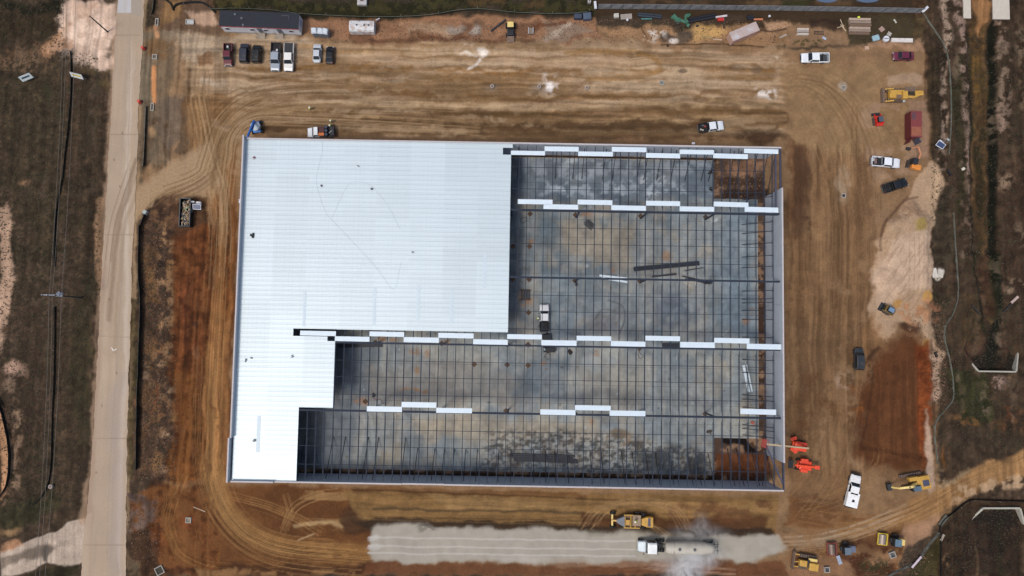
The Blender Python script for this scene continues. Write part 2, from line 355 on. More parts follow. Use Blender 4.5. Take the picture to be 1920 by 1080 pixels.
g.poly([(720,42),(760,40),(860,50),(850,66),(730,62)], (174,146,118), 6, 10, .7, 'b'); g.ell(855,55,16,8,(150,140,128),.4,6,.8); g.ell(890,57,22,14,(96,74,58),.4,8,.8,'c'); g.ell(892,58,12,8,(170,160,148),.5,5,.7,'c')
g.poly([(1020,35),(1080,42),(1110,60),(1040,80),(1015,78)], (140,122,104), 5, 8, .8); g.stroke([(1070,42),(1040,66),(1020,78)],10,(164,148,130),3,6,.8); g.stroke([(1000,52),(1060,40)],8,(100,58,38),3,5,.7)
g.poly([(1120,48),(1480,55),(1490,84),(1400,92),(1240,84),(1120,60)], (152,120,90), 5, 10)
g.ell(1325,62,40,16,(186,150,100),.4,10,.9); g.ell(1250,72,14,9,(92,78,66),.25,5); g.ell(1282,68,20,14,(98,84,70),.3,6); g.ell(1224,70,20,9,(206,196,184),.5,8,.9,'c',.3,.5); g.ell(1262,77,8,4,(214,206,196),.5,4,.8)
g.poly([(1120,30),(1400,30),(1400,42),(1120,44)], (74,62,50), 3, 8, .9); g.stroke([(1240,84),(1330,83),(1440,88)], 2.6, (66,50,38), 1, 1.5, .9); g.stroke([(1200,48),(1215,74)],2,(80,50,36),.8,1,.8)
g.poly([(1430,38),(1480,42),(1500,56),(1440,60)], (176,142,112), 4, 8, .9); g.stroke([(1425,57),(1460,58),(1500,46)],4,(70,54,42),1.5,2,.9)
g.poly([(1480,42),(1590,44),(1600,84),(1480,84)], (140,112,86), 5, 10, .9); g.poly([(1510,32),(1590,34),(1580,56),(1520,52)], (52,40,32), 4, 8, .85); g.ell(1502,77,12,6,(62,66,34),.4,6,.9,'d'); g.ell(1530,79,10,5,(62,66,34),.4,6,.9,'d')
g.poly([(1584,30),(1735,30),(1735,80),(1590,84)], (72,62,44), 4, 8); g.poly([(1620,84),(1735,78),(1735,94),(1620,94)], (158,126,100), 4, 8, .85)
# haul-road streaks in the north yard
def streaks(poly, tex, dark, light, ad=.75, al=.55, rag=8, soft=10):
    W, a = g.polymask(poly, soft, rag); t = g.N[tex][W]
    g.blend(W, a*sstep(.5,.75,t)*ad, dark); g.blend(W, a*sstep(.5,.25,t)*al, light)
streaks([(440,150),(700,86),(1120,84),(1460,120),(1470,265),(900,265),(440,250)], 'h', (112,88,62), (170,148,120), .6, .5)
streaks([(400,76),(1450,100),(1450,200),(400,190)], 'h', (130,102,70), (172,150,124), .45, .35)
for y, c, wd, al in ((128,(118,84,46),9,.65),(146,(112,80,44),6,.5),(178,(110,80,48),10,.6),(196,(170,146,112),7,.5),(208,(96,72,44),8,.7),(222,(168,140,104),8,.55),(233,(84,62,42),13,.8),(247,(150,124,92),7,.5),(256,(92,68,50),9,.6)):
    g.stroke([(470,y+ (14 if y>170 else 4)),(640,y-3),(860,y+2),(1100,y+6),(1300,y),(1450,y+4)], wd, c, 4, 7, al, 'b', .2, .5)
g.poly([(800,212),(940,214),(1180,232),(1400,222),(1440,240),(1200,262),(1000,262),(820,240)], (88,66,44), 8, 10, .6)
g.poly([(470,212),(560,212),(720,226),(700,240),(560,232),(480,228)], (90,70,52), 5, 8, .7)
g.poly([(420,245),(900,258),(1300,268),(1300,276),(440,262)], (118,92,68), 4, 6, .7)
g.stroke([(1060,98),(1160,96),(1220,104),(1238,126),(1200,142),(1100,150)],10,(128,94,52),3,5,.55); g.stroke([(560,86),(640,95),(720,92),(800,100)],8,(140,106,64),4,6,.5)
for x in range(740,960,13): g.stroke([(x,78),(x+2,104)],4,(150,118,82),2,2,.4)
g.ell(733,148,20,4,(96,82,66),.5,6,.8,'c',.2,.5); g.ell(885,93,26,8,(206,194,178),.6,12,.8,'c',.35,.6); g.ell(905,95,9,6,(216,206,194),.5,6,.8); g.stroke([(878,128),(890,122),(898,110)],5,(200,190,178),2,4,.8)
g.ell(1032,155,18,15,(196,184,172),.6,10,.8,'c',.3,.6); g.ell(1030,160,7,8,(232,226,220),.5,5,.8); g.ell(923,163,14,8,(128,112,96),.6,4,.6); g.ell(1011,165,14,8,(128,112,96),.6,4,.6)
g.ell(1280,133,8,4,(96,82,68),.3,4,.8); g.ell(1382,128,22,7,(104,86,68),.35,6,.7,'c',.2,.5); g.ell(1422,132,12,6,(104,86,68),.35,5,.8); g.ell(1434,174,16,12,(206,198,188),.6,9,.85,'c',.3,.55); g.ell(1450,112,10,6,(196,180,160),.6,6,.6,'c')
g.stroke([(1340,238),(1400,228),(1440,236)],22,(146,124,98),5,6,.7); g.ell(1425,255,45,16,(78,56,40),.4,12,.85,'b',.2,.5); g.stroke([(1400,212),(1465,210),(1475,222),(1462,230),(1400,232)],5,(104,78,52),2,3,.7)
# west entrance and sweeping tracks
g.poly([(256,352),(300,322),(360,288),(400,250),(450,200),(480,240),(448,330),(420,380),(340,362),(302,366),(270,400),(252,430)], (148,122,94), 6, 8)
g.poly([(262,262),(290,210),(345,250),(360,285),(300,318),(262,325)], (92,76,60), 6, 9, .9, 'b', .2, .5); g.ell(285,248,9,12,(150,122,92),.5,6,.8)
g.poly([(350,170),(440,180),(450,260),(445,340),(400,330),(360,280)], (120,90,60), 8, 10, .8)
g.tracks([(262,400),(310,352),(380,322),(430,250),(520,200),(640,190)], 40, 9, (166,138,106), 1.8, .5, 3, (112,84,56))
g.tracks([(270,345),(330,318),(385,290),(400,220),(460,180),(600,170)], 30, 7, (162,134,100), 1.8, .5, 5, (108,80,52))
g.tracks([(360,150),(380,220),(385,300),(405,370),(412,460)], 22, 7, (156,124,88), 1.8, .5, 6, (96,68,44))
# west side strip
g.poly([(258,425),(270,400),(300,372),(336,364),(336,480),(328,900),(300,905),(252,900)], (80,64,52), 4, 8)
g.poly([(290,380),(330,380),(328,900),(296,900)], (122,92,66), 5, 10, .8, 'c', .42, .6); g.poly([(270,430),(300,420),(300,880),(262,880)], (110,84,58), 5, 14, .6, 'b', .5, .62); g.poly([(300,420),(330,430),(326,680),(300,690)],(150,118,88),4,10,.6,'c',.52,.66); g.ell(304,494,10,8,(44,36,30),.4,6,.9)
g.poly([(326,440),(345,425),(400,420),(444,400),(440,660),(424,900),(322,902),(324,640)], (92,58,35), 5, 7)
g.poly([(340,460),(390,450),(384,640),(338,660)], (96,58,38), 8, 12, .7, 'b', .3, .6); g.poly([(330,700),(390,700),(388,900),(322,900)], (112,74,42), 10, 14, .7)
g.poly([(362,364),(390,366),(392,420),(330,440),(330,380)], (64,46,34), 7, 9, .85); g.poly([(410,330),(446,270),(444,400),(430,640),(424,760),(400,700),(404,500),(398,400)], (122,82,50), 6, 7, .9)
streaks([(386,400),(444,380),(424,900),(380,900)], 'v', (92,58,34), (142,102,66), .7, .7)
g.poly([(388,640),(404,650),(412,860),(420,905),(386,900),(380,760)], (146,106,68), 5, 5, .8); g.ell(367,608,6,6,(60,44,36),.3,3,.7); g.ell(368,662,6,12,(120,88,64),.5,5,.6)
g.tracks([(392,365),(408,400),(412,500),(402,640),(398,760),(400,860)], 24, 9, (150,110,72), 1.7, .55, 8, (84,54,32))
# south-west corner sweep
g.poly([(290,905),(424,905),(700,915),(700,1080),(262,1080),(250,1000),(240,950)], (108,72,44), 6, 8)
g.poly([(238,925),(262,930),(296,945),(290,1000),(262,1000),(240,1005)], (104,86,76), 4, 6, .95,'c',.2,.7); g.poly([(240,1005),(290,995),(300,1060),(330,1080),(262,1080)], (54,42,32), 6, 10, .9); g.ell(296,904,16,12,(52,38,30),.4,8,.9); g.ell(300,1010,14,30,(96,58,34),.5,8,.7)
g.poly([(560,908),(640,930),(660,1000),(520,1000),(460,930)], (94,62,38), 8, 12, .7); g.poly([(565,915),(660,920),(700,985),(580,990),(560,960)], (150,120,84), 8, 12, .7, 'h', .35, .6)
g.poly([(660,925),(700,920),(720,970),(690,1000),(650,1000),(640,975)], (74,52,36), 5, 8, .85); g.ell(352,925,16,12,(142,118,86),.5,9,.8,'c')
arc = [(398,880),(406,920),(430,960),(470,1000),(540,1025),(640,1035),(700,1040)]
g.stroke(arc, 34, (140,104,66), 12, 5, .75); g.tracks(arc, 44, 20, (170,132,86), 1.6, .55, 11, (70,46,28))
g.tracks([(322,960),(326,1000),(350,1040),(420,1062),(560,1060),(700,1058)], 20, 8, (146,108,66), 1.5, .5, 12, (78,50,30)); g.tracks([(345,890),(320,960),(322,1000),(340,1040)], 14, 4, (146,108,66), 1.5, .5, 13)
g.tracks([(430,930),(500,950),(560,975),(600,1000)], 24, 5, (160,122,80), 1.5, .5, 14); g.tracks([(525,1000),(545,950),(590,925),(640,918)], 12, 4, (156,122,84), 1.3, .55, 15); g.tracks([(535,920),(545,960),(530,1000)],8,3,(156,122,84),1.2,.5,16)
g.stroke([(555,985),(600,980),(640,985)],7,(172,146,108),3,4,.6); g.stroke([(560,1012),(588,1002)],3,(180,156,122),1,1,.6); g.ell(353,978,16,12,(120,66,40),.5,5,.5)
g.poly([(330,1062),(700,1062),(690,1080),(300,1080)], (70,46,32), 6, 9, .8); g.poly([(360,1064),(520,1070),(690,1070),(690,1080),(370,1080)],(142,108,74),4,8,.7,'b')
# south strip, graded
g.poly([(640,918),(1455,930),(1460,1000),(690,990)], (126,98,64), 4, 5); g.poly([(660,912),(900,918),(1100,926),(1100,936),(800,928),(660,922)], (104,74,48), 3, 4, .8)
g.poly([(800,925),(920,930),(1040,945),(1100,956),(1000,957),(840,952)], (142,114,78), 4, 4, .8); g.stroke([(660,918),(880,926),(1010,932),(1160,938)],3,(74,52,32),1.5,1.5,.8); g.stroke([(700,955),(900,958),(1080,962),(1150,965)],5,(78,64,46),2,3,.8); g.stroke([(700,970),(900,973),(1140,978)],2,(84,64,42),1,1,.7)
g.poly([(1090,962),(1250,970),(1440,968),(1440,998),(1100,996)], (84,56,36), 5, 6, .9); g.poly([(1060,935),(1250,938),(1440,945),(1440,960),(1140,955)],(134,106,72),5,6,.6); g.poly([(1250,945),(1440,945),(1450,1000),(1260,996)],(92,62,42),5,10,.7,'b')
g.poly([(660,974),(900,978),(1200,986),(1450,990),(1460,1006),(1100,1002),(690,994)], (58,45,34), 3, 5, .95); g.stroke([(690,975),(900,980),(1100,986)],2,(110,88,62),1,1,.6)
for dx in (0,18): g.stroke([(1090+dx,992),(1130+dx,955),(1200,942+dx*.3),(1270,952+dx*.4),(1296-dx*.5,995)], 2, (146,118,84), 1, .8, .6)
g.stroke([(1215,985),(1240,1004)],2,(140,112,80),.8,.5,.7); g.stroke([(1224,983),(1250,1004)],2,(140,112,80),.8,.5,.7)
g.poly([(695,990),(760,987),(900,992),(1000,994),(1100,996),(1300,1003),(1465,1003),(1472,1026),(1410,1052),(1340,1046),(1240,1056),(1100,1058),(900,1054),(700,1056),(692,1030)], (158,152,140), 6, 6)
g.poly([(1100,990),(1300,996),(1300,1005),(1100,1002)],(120,112,98),3,5,.5)
for y in (1009,1025,1038): g.stroke([(690,y-1),(850,y+1),(1000,y+3),(1190,y+6)], 2.5, (190,184,180), 1.2, 1.5, .6)
g.ell(700,1012,12,6,(196,194,190),.5,6,.8); g.ell(703,1028,14,5,(196,194,190),.5,6,.8); g.ell(800,993,22,5,(40,36,30),.4,7,.8,'c'); g.ell(980,1048,40,6,(182,172,166),.5,6,.6)
g.poly([(690,1056),(1100,1060),(1300,1052),(1460,1050),(1480,1080),(680,1080)], (104,68,46), 4, 6, .9); g.poly([(1040,1050),(1130,1056),(1290,1060),(1290,1080),(1050,1070)],(146,118,96),5,8,.6,'h',.3,.6)
g.tracks([(1200,1056),(1260,1064),(1400,1070)],10,4,(168,140,118),1.4,.5,21)
# east yard
g.poly([(1475,270),(1640,280),(1640,600),(1600,780),(1590,960),(1480,960)], (120,92,66), 8, 10, .9)
streaks([(1478,250),(1650,260),(1640,700),(1590,860),(1478,900)], 'v', (100,76,54), (142,114,84), .35, .35)
g.poly([(1470,120),(1720,120),(1700,300),(1480,270)], (140,114,84), 10, 12, .8); g.poly([(1620,200),(1700,200),(1700,330),(1640,350),(1620,300)], (152,126,104), 8, 12, .7, 'b')
g.poly([(1476,250),(1500,270),(1510,400),(1476,420)], (100,70,48), 6, 9, .7); g.poly([(1480,700),(1560,690),(1570,800),(1500,830)], (98,68,44), 8, 12, .7, 'b'); g.poly([(1480,600),(1600,620),(1600,760),(1480,720)], (116,92,68), 8, 10, .5)
g.tracks([(1460,150),(1520,150),(1570,190),(1600,260),(1606,400)], 40, 8, (154,126,92), 1.5, .4, 31, (104,76,50)); g.tracks([(1460,200),(1520,230),(1560,300),(1570,500)], 40, 6, (150,122,90), 1.5, .4, 32); g.tracks([(1610,170),(1606,300),(1612,420)],6,2,(104,78,54),1.5,.5,33)
g.ell(1581,164,8,8,(170,156,140),.5,5,.8); g.ell(1583,350,10,30,(156,138,116),.6,8,.7); g.ell(1698,147,7,6,(92,72,54),.4,3,.8); g.poly([(1662,142),(1730,142),(1728,162),(1665,160)],(166,142,120),4,7,.6); g.ell(1586,710,14,16,(150,128,108),.5,8,.8,'c'); g.ell(1622,610,10,5,(90,66,48),.5,6,.7,'c')
g.stroke([(1735,90),(1734,200),(1742,300)], 3, (86,66,50), 1.5, 2, .7)
g.poly([(1700,190),(1735,186),(1740,260),(1740,300),(1700,300)], (150,122,102), 4, 8, .7)
# cream stockpile and fan
g.poly([(1652,440),(1672,402),(1700,372),(1716,330),(1745,310),(1770,262),(1785,250),(1796,330),(1770,345),(1764,400),(1748,440),(1745,520),(1742,556),(1730,580),(1752,600),(1752,640),(1760,660),(1772,680),(1768,730),(1750,740),(1748,690),(1735,650),(1720,620),(1690,600),(1660,640),(1640,612),(1638,520),(1642,480)], (172,146,120), 5, 10)
g.poly([(1700,440),(1745,430),(1745,545),(1690,540),(1650,590),(1640,520),(1670,450)], (196,170,148), 6, 8, .8); g.ell(1725,424,11,13,(158,136,86),.3,6); g.ell(1690,395,40,18,(132,106,84),.5,12,.7,'c'); g.stroke([(1652,440),(1660,415),(1690,380),(1720,370)],4,(92,70,54),2,3,.8)
for k in range(26):
    a = random.random(); x = 1655+random.random()*85; y = 400+random.random()*190
    g.stroke([(x,y),(x+8+random.random()*8,y-14-random.random()*14)], 1.6, (140,112,90), .8, 2, .55)
for k in range(5): g.stroke([(1700+k*9,440),(1698+k*9,545)], 1.5, (152,130,108), .8, 1, .6)
g.ell(1738,556,9,10,(186,146,92),.25,4); g.ell(1682,568,8,8,(176,136,88),.25,4); g.ell(1733,644,8,9,(182,148,96),.25,4); g.ell(1712,580,30,12,(140,104,76),.4,8,.9,'c',.3,.55); g.ell(1745,585,16,20,(150,104,78),.5,8,.8,'c',.3,.55)
g.ell(1702,612,22,12,(66,44,32),.4,8,.9,'c',.2,.5); g.poly([(1676,560),(1740,556),(1750,600),(1720,610),(1690,600)],(164,124,94),4,8,.8,'c'); g.poly([(1640,590),(1662,640),(1680,632),(1660,660),(1630,670),(1620,640)],(128,96,66),6,8,.7)
# red-brown cut
g.poly([(1655,650),(1700,622),(1735,638),(1748,700),(1752,790),(1735,882),(1690,892),(1640,880),(1606,850),(1600,790),(1612,720),(1630,680)], (94,60,38), 16, 12)
g.poly([(1715,640),(1740,640),(1750,700),(1746,800),(1732,870),(1722,780)], (112,56,30), 6, 7, .8); streaks([(1610,700),(1740,660),(1745,860),(1610,850)], 'v2', (78,48,32), (116,78,50), .25, .3); g.poly([(1600,720),(1640,720),(1630,800),(1600,800)],(140,86,48),8,10,.6,'b')
g.stroke([(1622,680),(1650,650)],6,(72,48,34),3,5,.8); g.stroke([(1745,640),(1752,720),(1750,850)],5,(60,42,32),2,4,.6)
g.poly([(1740,770),(1746,820),(1750,900),(1762,930),(1740,935),(1734,880)], (176,152,132), 3, 6, .9); g.poly([(1745,660),(1770,680),(1772,720),(1756,760),(1746,740)],(172,146,126),4,8,.9,'c',.25,.5)
g.poly([(1480,930),(1600,960),(1700,960),(1690,1080),(1480,1080),(1470,1010)], (112,78,50), 6, 9, .9); g.poly([(1470,990),(1560,985),(1580,1010),(1480,1040)],(140,118,92),6,9,.7,'h',.3,.6)
g.poly([(1610,1010),(1690,1030),(1680,1080),(1600,1080),(1570,1040)],(78,48,32),6,9,.9); g.poly([(1540,1040),(1590,1050),(1600,1080),(1480,1080),(1480,1062)],(140,108,82),5,8,.8); g.poly([(1690,985),(1740,955),(1760,965),(1740,1000),(1700,1030),(1680,1010)],(158,124,98),4,8,.8); g.ell(1660,1050,30,10,(150,116,86),.5,8,.8); g.ell(1640,1062,30,16,(56,56,34),.5,8,.8,'d',.3,.5)
# south-east dirt road
g.poly([(1560,985),(1640,968),(1700,950),(1770,905),(1850,865),(1925,834),(1925,892),(1850,912),(1790,945),(1740,972),(1660,990),(1580,1012)], (148,114,78), 8, 8)
g.tracks([(1560,1000),(1700,962),(1800,905),(1930,850)], 32, 10, (168,134,96), 1.6, .5, 41, (120,88,58)); g.poly([(1800,905),(1925,885),(1925,915),(1840,922),(1780,950)],(166,140,112),4,8,.8,'c',.3,.55); g.poly([(1740,872),(1800,880),(1840,862),(1800,900),(1760,915)],(150,128,100),4,8,.8,'c'); g.poly([(1768,838),(1778,860),(1796,866),(1770,880),(1764,860)],(142,98,52),3,6,.85)
# east drain and banks
g.poly([(1735,0),(1925,0),(1925,840),(1850,865),(1770,900),(1760,700),(1790,560),(1745,540),(1748,430),(1770,350),(1745,300),(1738,200)], (64,53,42), 4, 6)
g.poly([(1738,80),(1770,90),(1768,200),(1756,280),(1740,260)],(52,44,32),5,8,.85); g.poly([(1790,100),(1808,100),(1812,400),(1800,420),(1790,300)],(48,48,30),6,8,.7)
g.stroke([(1772,0),(1774,60),(1768,120),(1772,180),(1770,250),(1762,320)], 13, (158,136,118), 4, 7, .85, 'c', .25, .55); g.stroke([(1796,0),(1802,40),(1806,100),(1815,180),(1816,260),(1818,330)], 16, (154,130,116), 4, 6, .85, 'c', .35, .6); g.stroke([(1874,36),(1882,100),(1884,180),(1880,240)], 22, (150,126,110), 5, 7, .8, 'c', .38, .62); g.stroke([(1915,90),(1918,200)],14,(138,118,96),4,8,.6,'c')
g.poly([(1822,0),(1856,0),(1858,60),(1862,330),(1866,480),(1846,480),(1826,330),(1822,100)], (82,66,46), 4, 5); g.poly([(1820,0),(1860,0),(1852,34),(1842,64),(1834,40)], (156,116,80), 3, 5); g.poly([(1826,70),(1850,80),(1856,200),(1830,210)],(84,66,36),4,8,.8,'c')
g.stroke([(1862,40),(1864,120),(1862,240),(1866,360),(1862,480)], 7, (24,24,18), 2.5, 3, .95); g.stroke([(1822,60),(1820,200),(1824,330),(1826,480)], 7, (38,34,22), 3, 4, .85); g.stroke([(1845,250),(1850,380),(1858,430)],16,(34,32,20),5,9,.75,'c',.2,.5); g.ell(1838,72,16,8,(34,30,22),.5,9,.8,'c')  # first stroke paints the drain's shadow line into the soil colour
g.stroke([(1836,480),(1836,540),(1846,600),(1862,640)], 9, (34,38,22), 4, 4, .85); g.stroke([(1872,480),(1874,560),(1874,620),(1864,680)], 12, (34,38,22), 4, 4, .9); g.poly([(1842,480),(1868,480),(1870,590),(1850,590)],(70,52,40),4,6,.8); g.ell(1862,610,12,12,(110,92,52),.5,6,.7,'c')
g.poly([(1855,630),(1880,630),(1880,694),(1845,694)],(30,27,20),5,6,.9); g.poly([(1810,660),(1850,690),(1890,690),(1905,670),(1890,620),(1830,620)],(72,54,44),5,10,.6)  # first patch: shade and wet mud at the headwall toe, painted dark
g.poly([(1800,560),(1850,570),(1840,640),(1800,640)],(70,58,40),8,14,.6); g.poly([(1880,300),(1925,280),(1925,560),(1890,520)],(62,48,38),8,14,.6); g.ell(1885,350,12,18,(150,126,104),.5,10,.7,'c'); g.ell(1905,535,16,10,(158,134,112),.5,9,.7,'c'); g.stroke([(1812,330),(1816,440),(1808,480)],14,(134,112,96),5,8,.7,'c')
g.poly([(1760,360),(1780,350),(1790,480),(1760,540),(1748,520),(1750,440)],(58,52,42),5,8,.9); g.poly([(1775,700),(1850,690),(1860,790),(1800,800)],(50,54,32),8,12,.85); g.ell(1870,716,22,14,(150,126,112),.5,10,.8,'c'); g.ell(1900,790,30,18,(96,64,42),.5,12,.7,'c'); g.ell(1812,790,26,12,(116,82,52),.5,12,.7,'c'); g.poly([(1765,820),(1860,800),(1925,800),(1925,840),(1800,880)],(60,52,42),8,14,.6)
# south-east basin
g.poly([(1765,985),(1815,940),(1925,942),(1925,1085),(1700,1085),(1740,1030)], (56,45,34), 4, 5); g.poly([(1840,960),(1915,955),(1925,1085),(1800,1085),(1815,990)],(46,36,30),6,8,.8); g.poly([(1700,1085),(1730,1040),(1760,1000),(1760,1085)],(62,58,36),5,6,.9); g.ell(1775,1055,8,18,(146,118,92),.5,8,.8,'c'); g.stroke([(1836,1020),(1840,1050),(1838,1085)],4,(96,80,62),2,3,.6); g.stroke([(1876,960),(1886,1085)],14,(32,32,22),6,6,.7)
g.ell(1760,512,10,10,(200,190,176),.2,8,.9)
# disturbed trench margin inside the walls
ex, ey = GX, GY
W0 = (GX > -53.9) & (GX < 52.4) & (GY > -28.4) & (GY < 37.9)
cc = E((96,78,66)); g.C[W0] = g.C[W0]*0+cc
a = sstep(.45,.65,G.N['b'])*W0; full((70,50,38), a*.8); a = sstep(.58,.7,G.N['c'])*W0; full((150,122,98), a*.7)
for q in ([(1338,300),(1445,300),(1445,325),(1340,330)],): g.poly(q,(150,116,92),3,5,.7,'b')
g.poly([(1342,333),(1430,333),(1432,348),(1344,348)],(72,54,42),3,4,.9); g.poly([(1352,356),(1440,356),(1440,370),(1352,370)],(58,42,34),3,4,.9)
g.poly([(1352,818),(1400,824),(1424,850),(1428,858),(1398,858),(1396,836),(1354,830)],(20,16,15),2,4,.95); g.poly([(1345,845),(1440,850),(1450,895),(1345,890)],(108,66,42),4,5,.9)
g.stroke([(1436,380),(1434,520),(1438,700),(1438,860)],5,(40,30,26),1.5,2,.9); g.stroke([(566,885),(760,888),(1100,893),(1340,897)],5,(40,30,24),2,3,.85); g.stroke([(960,291),(1340,300)],6,(58,44,32),2,2,.85)
for p, tx in (([(330,70),(1480,90),(1470,262),(900,262),(430,240),(350,200)],'h2'),([(660,920),(1450,930),(1455,990),(660,975)],'h2'),([(1478,260),(1650,270),(1640,900),(1478,900)],'v2'),([(330,420),(444,400),(424,900),(322,900)],'v2')):
    W, m5 = g.polymask(p, 12, 8); t5 = g.N[tx][W]-.5; g.C[W] *= (1+.5*t5*m5)[..., None]
g.poly([(1476,268),(1500,275),(1522,330),(1518,430),(1490,450),(1476,440)], (84,62,46), 8, 9, .75, 'v', .25, .6); g.poly([(1480,690),(1540,700),(1545,780),(1500,830),(1480,820)], (92,66,46), 8, 10, .6, 'c', .3, .6)
for k in range(5): g.stroke([(1085+k*9,985),(1110+k*8,955),(1160+k*5,938+k*2),(1220,934+k*3),(1270-k*4,950+k*3),(1300-k*7,992)], 1.6, (150,122,90), .8, .8, .5)
for k in range(3): g.stroke([(1190+k*12,984),(1225+k*7,990),(1245+k*8,1004)], 1.6, (150,122,90), .8, .8, .6)
for k in range(40):
    x = 265+random.random()*60; y = 430+random.random()*460; g.ell(x, y, 4+random.random()*9, 6+random.random()*18, random.choice([(52,42,34),(132,98,64),(60,48,40),(116,74,46),(148,122,98)]), .6, 9, .6, 'c', .35, .55)
fx = (GX < -59) & (GX > -113); g.C[fx] *= (1+.5*(G.N['v2'][fx]-.5))[..., None]; fx = (GX > 87) & (GX < 113); g.C[fx] *= (1+.5*(G.N['v2'][fx]-.5))[..., None]
g.C *= (1+.26*(G.N['c']-.5)+.14*(G.N['b']-.5))[..., None]
W, m5 = g.polymask([(695,990),(760,987),(900,992),(1000,994),(1100,996),(1300,1003),(1465,1003),(1472,1026),(1410,1052),(1340,1046),(1240,1056),(1100,1058),(900,1054),(700,1056),(692,1030)], 3, 4)
g.A[W] = 1-m5*.8; g.C[W] = g.C[W]*(1-m5[...,None]*.5)+E((160,154,141))*m5[...,None]*.5
for y in (1009,1025,1038): g.stroke([(690,y-1),(850,y+1),(1000,y+3),(1190,y+6)], 2.2, (188,182,174), 1.2, 1.2, .55)
for k in range(26):
    x = 1655+random.random()*85; y = 395+random.random()*195; g.stroke([(x,y),(x+6+random.random()*10,y-10-random.random()*16)], 1.6, (132,106,86), .8, 1.5, .5)
g.stroke([(1650,470),(1654,430),(1672,398),(1700,370)], 5, (104,80,62), 2, 2, .7); g.stroke([(1864,50),(1866,240),(1867,480)], 10, (20,22,15), 3, 3, .95); g.stroke([(1826,90),(1825,330),(1830,480),(1842,600)], 9, (30,30,20), 4, 4, .85); g.stroke([(1846,240),(1850,340),(1846,480)], 12, (40,38,24), 5, 8, .7, 'c', .3, .6)  # second stroke deepens the painted shadow line of the drain
g.stroke([(1872,490),(1875,590),(1864,690)], 11, (24,28,18), 4, 3, .92); g.ell(1866,650,14,36,(24,26,18),.5,6,.85)
g.stroke([(120,530),(140,540),(170,560),(180,590)], 2, (34,28,24), 1, 1, .7); g.stroke([(150,505),(165,512),(178,524)], 3, (34,28,24), 1, 1, .6)
g.poly([(254,356),(300,324),(356,292),(392,262),(410,300),(420,350),(340,356),(300,364),(272,392),(252,424)], (160,136,108), 8, 7, .85)
SW = [[(262,410),(300,370),(360,340),(410,300),(440,240),(520,212),(680,206),(860,214)],[(380,130),(374,180),(384,240),(396,300),(412,360),(416,440),(410,560)],[(700,176),(560,178),(470,196),(420,240),(400,300),(380,340),(300,372)],[(900,240),(700,228),(560,222),(480,222),(440,250),(430,300),(420,380),(416,460)]]
for i, p_ in enumerate(SW):
    g.tracks(p_, 34, 12, (164,138,106), 1.7, .5, 70+i, (98,74,50))
g.stroke([(700,200),(560,198),(470,212),(425,250),(405,300),(398,350)], 9, (104,78,52), 4, 3, .5); g.stroke([(860,186),(640,180),(500,188),(430,212),(392,262)], 7, (110,82,54), 4, 3, .45)
g.tracks([(410,480),(404,640),(398,800),(404,900),(440,980),(520,1030),(680,1048)], 50, 14, (158,122,82), 1.6, .45, 80, (76,50,32))
g.tracks([(1500,960),(1620,975),(1720,945),(1800,900)], 40, 8, (158,120,78), 1.6, .45, 81, (100,70,46)); g.tracks([(1465,140),(1540,150),(1600,200),(1640,300),(1650,420)], 60, 8, (150,124,94), 1.5, .35, 82, (104,78,54)); g.tracks([(1462,1015),(1540,1008),(1620,985),(1700,950)], 26, 8, (166,146,122), 1.6, .5, 83)
fm = ((GX < -58) | (GX > 84)) & (g.C.mean(-1) < .075); g.C[fm] *= (1+.6*(G.N['c'][fm]-.5)+.3*(G.N['d'][fm]-.5))[..., None]; g.C[fm] *= np.array([1.18,1.07,.98], np.float32)
fm = (g.U > 1790) & (g.V < 560) & (g.C.mean(-1) > .1); g.C[fm] *= .82
lum = g.C.mean(-1); g.C *= np.clip((lum/.17)**.14, .85, 1.07)[..., None]
m5 = (g.U > 1630) & (g.U < 1800) & (g.V > 260) & (g.V < 800) & (lum > .26); g.C[m5] *= np.array([.88,.88,.86], np.float32)
# hollows painted dark for shade and wet mud; ruts and patches
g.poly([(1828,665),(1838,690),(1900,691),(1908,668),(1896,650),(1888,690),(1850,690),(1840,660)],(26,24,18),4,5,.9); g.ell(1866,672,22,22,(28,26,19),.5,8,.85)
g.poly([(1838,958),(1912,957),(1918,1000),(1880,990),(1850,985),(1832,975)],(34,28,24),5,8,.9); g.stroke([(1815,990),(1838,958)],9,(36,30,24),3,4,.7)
for k in range(70):
    x = 1480+random.random()*160; y = 260+random.random()*620; g.ell(x, y, 4+random.random()*9, 8+random.random()*26, random.choice([(96,72,52),(88,66,48),(140,114,86),(132,102,74)]), .6, 9, .35+.3*random.random(), 'c', .3, .6)
for k in range(90):
    x = 420+random.random()*1040; y = 70+random.random()*190; g.ell(x, y, 12+random.random()*40, 2+random.random()*6, random.choice([(104,80,54),(96,74,54),(172,150,124),(160,136,108)]), .6, 8, .3+.3*random.random(), 'c', .3, .6)
for k in range(60):
    x = 330+random.random()*80; y = 430+random.random()*470; g.ell(x, y, 2+random.random()*6, 8+random.random()*30, random.choice([(72,46,32),(116,80,52),(84,54,36)]), .6, 8, .35, 'c', .3, .6)
for k in range(60):
    x = 1475+random.random()*220; y = 930+random.random()*120; g.ell(x, y, 8+random.random()*26, 3+random.random()*8, random.choice([(84,58,40),(140,110,80),(120,84,54)]), .6, 9, .4, 'c', .3, .6)
for k in range(50):
    x = 20+random.random()*170; y = 120+random.random()*820; g.ell(x, y, 3+random.random()*7, 10+random.random()*40, random.choice([(44,38,30),(84,70,58),(50,50,34)]), .6, 9, .5, 'c', .3, .6)
for k in range(60):
    x = 1790+random.random()*130; y = 60+random.random()*760; g.ell(x, y, 3+random.random()*6, 10+random.random()*40, random.choice([(44,40,28),(96,80,64),(40,44,26),(130,112,94)]), .6, 9, .45, 'c', .35, .6)
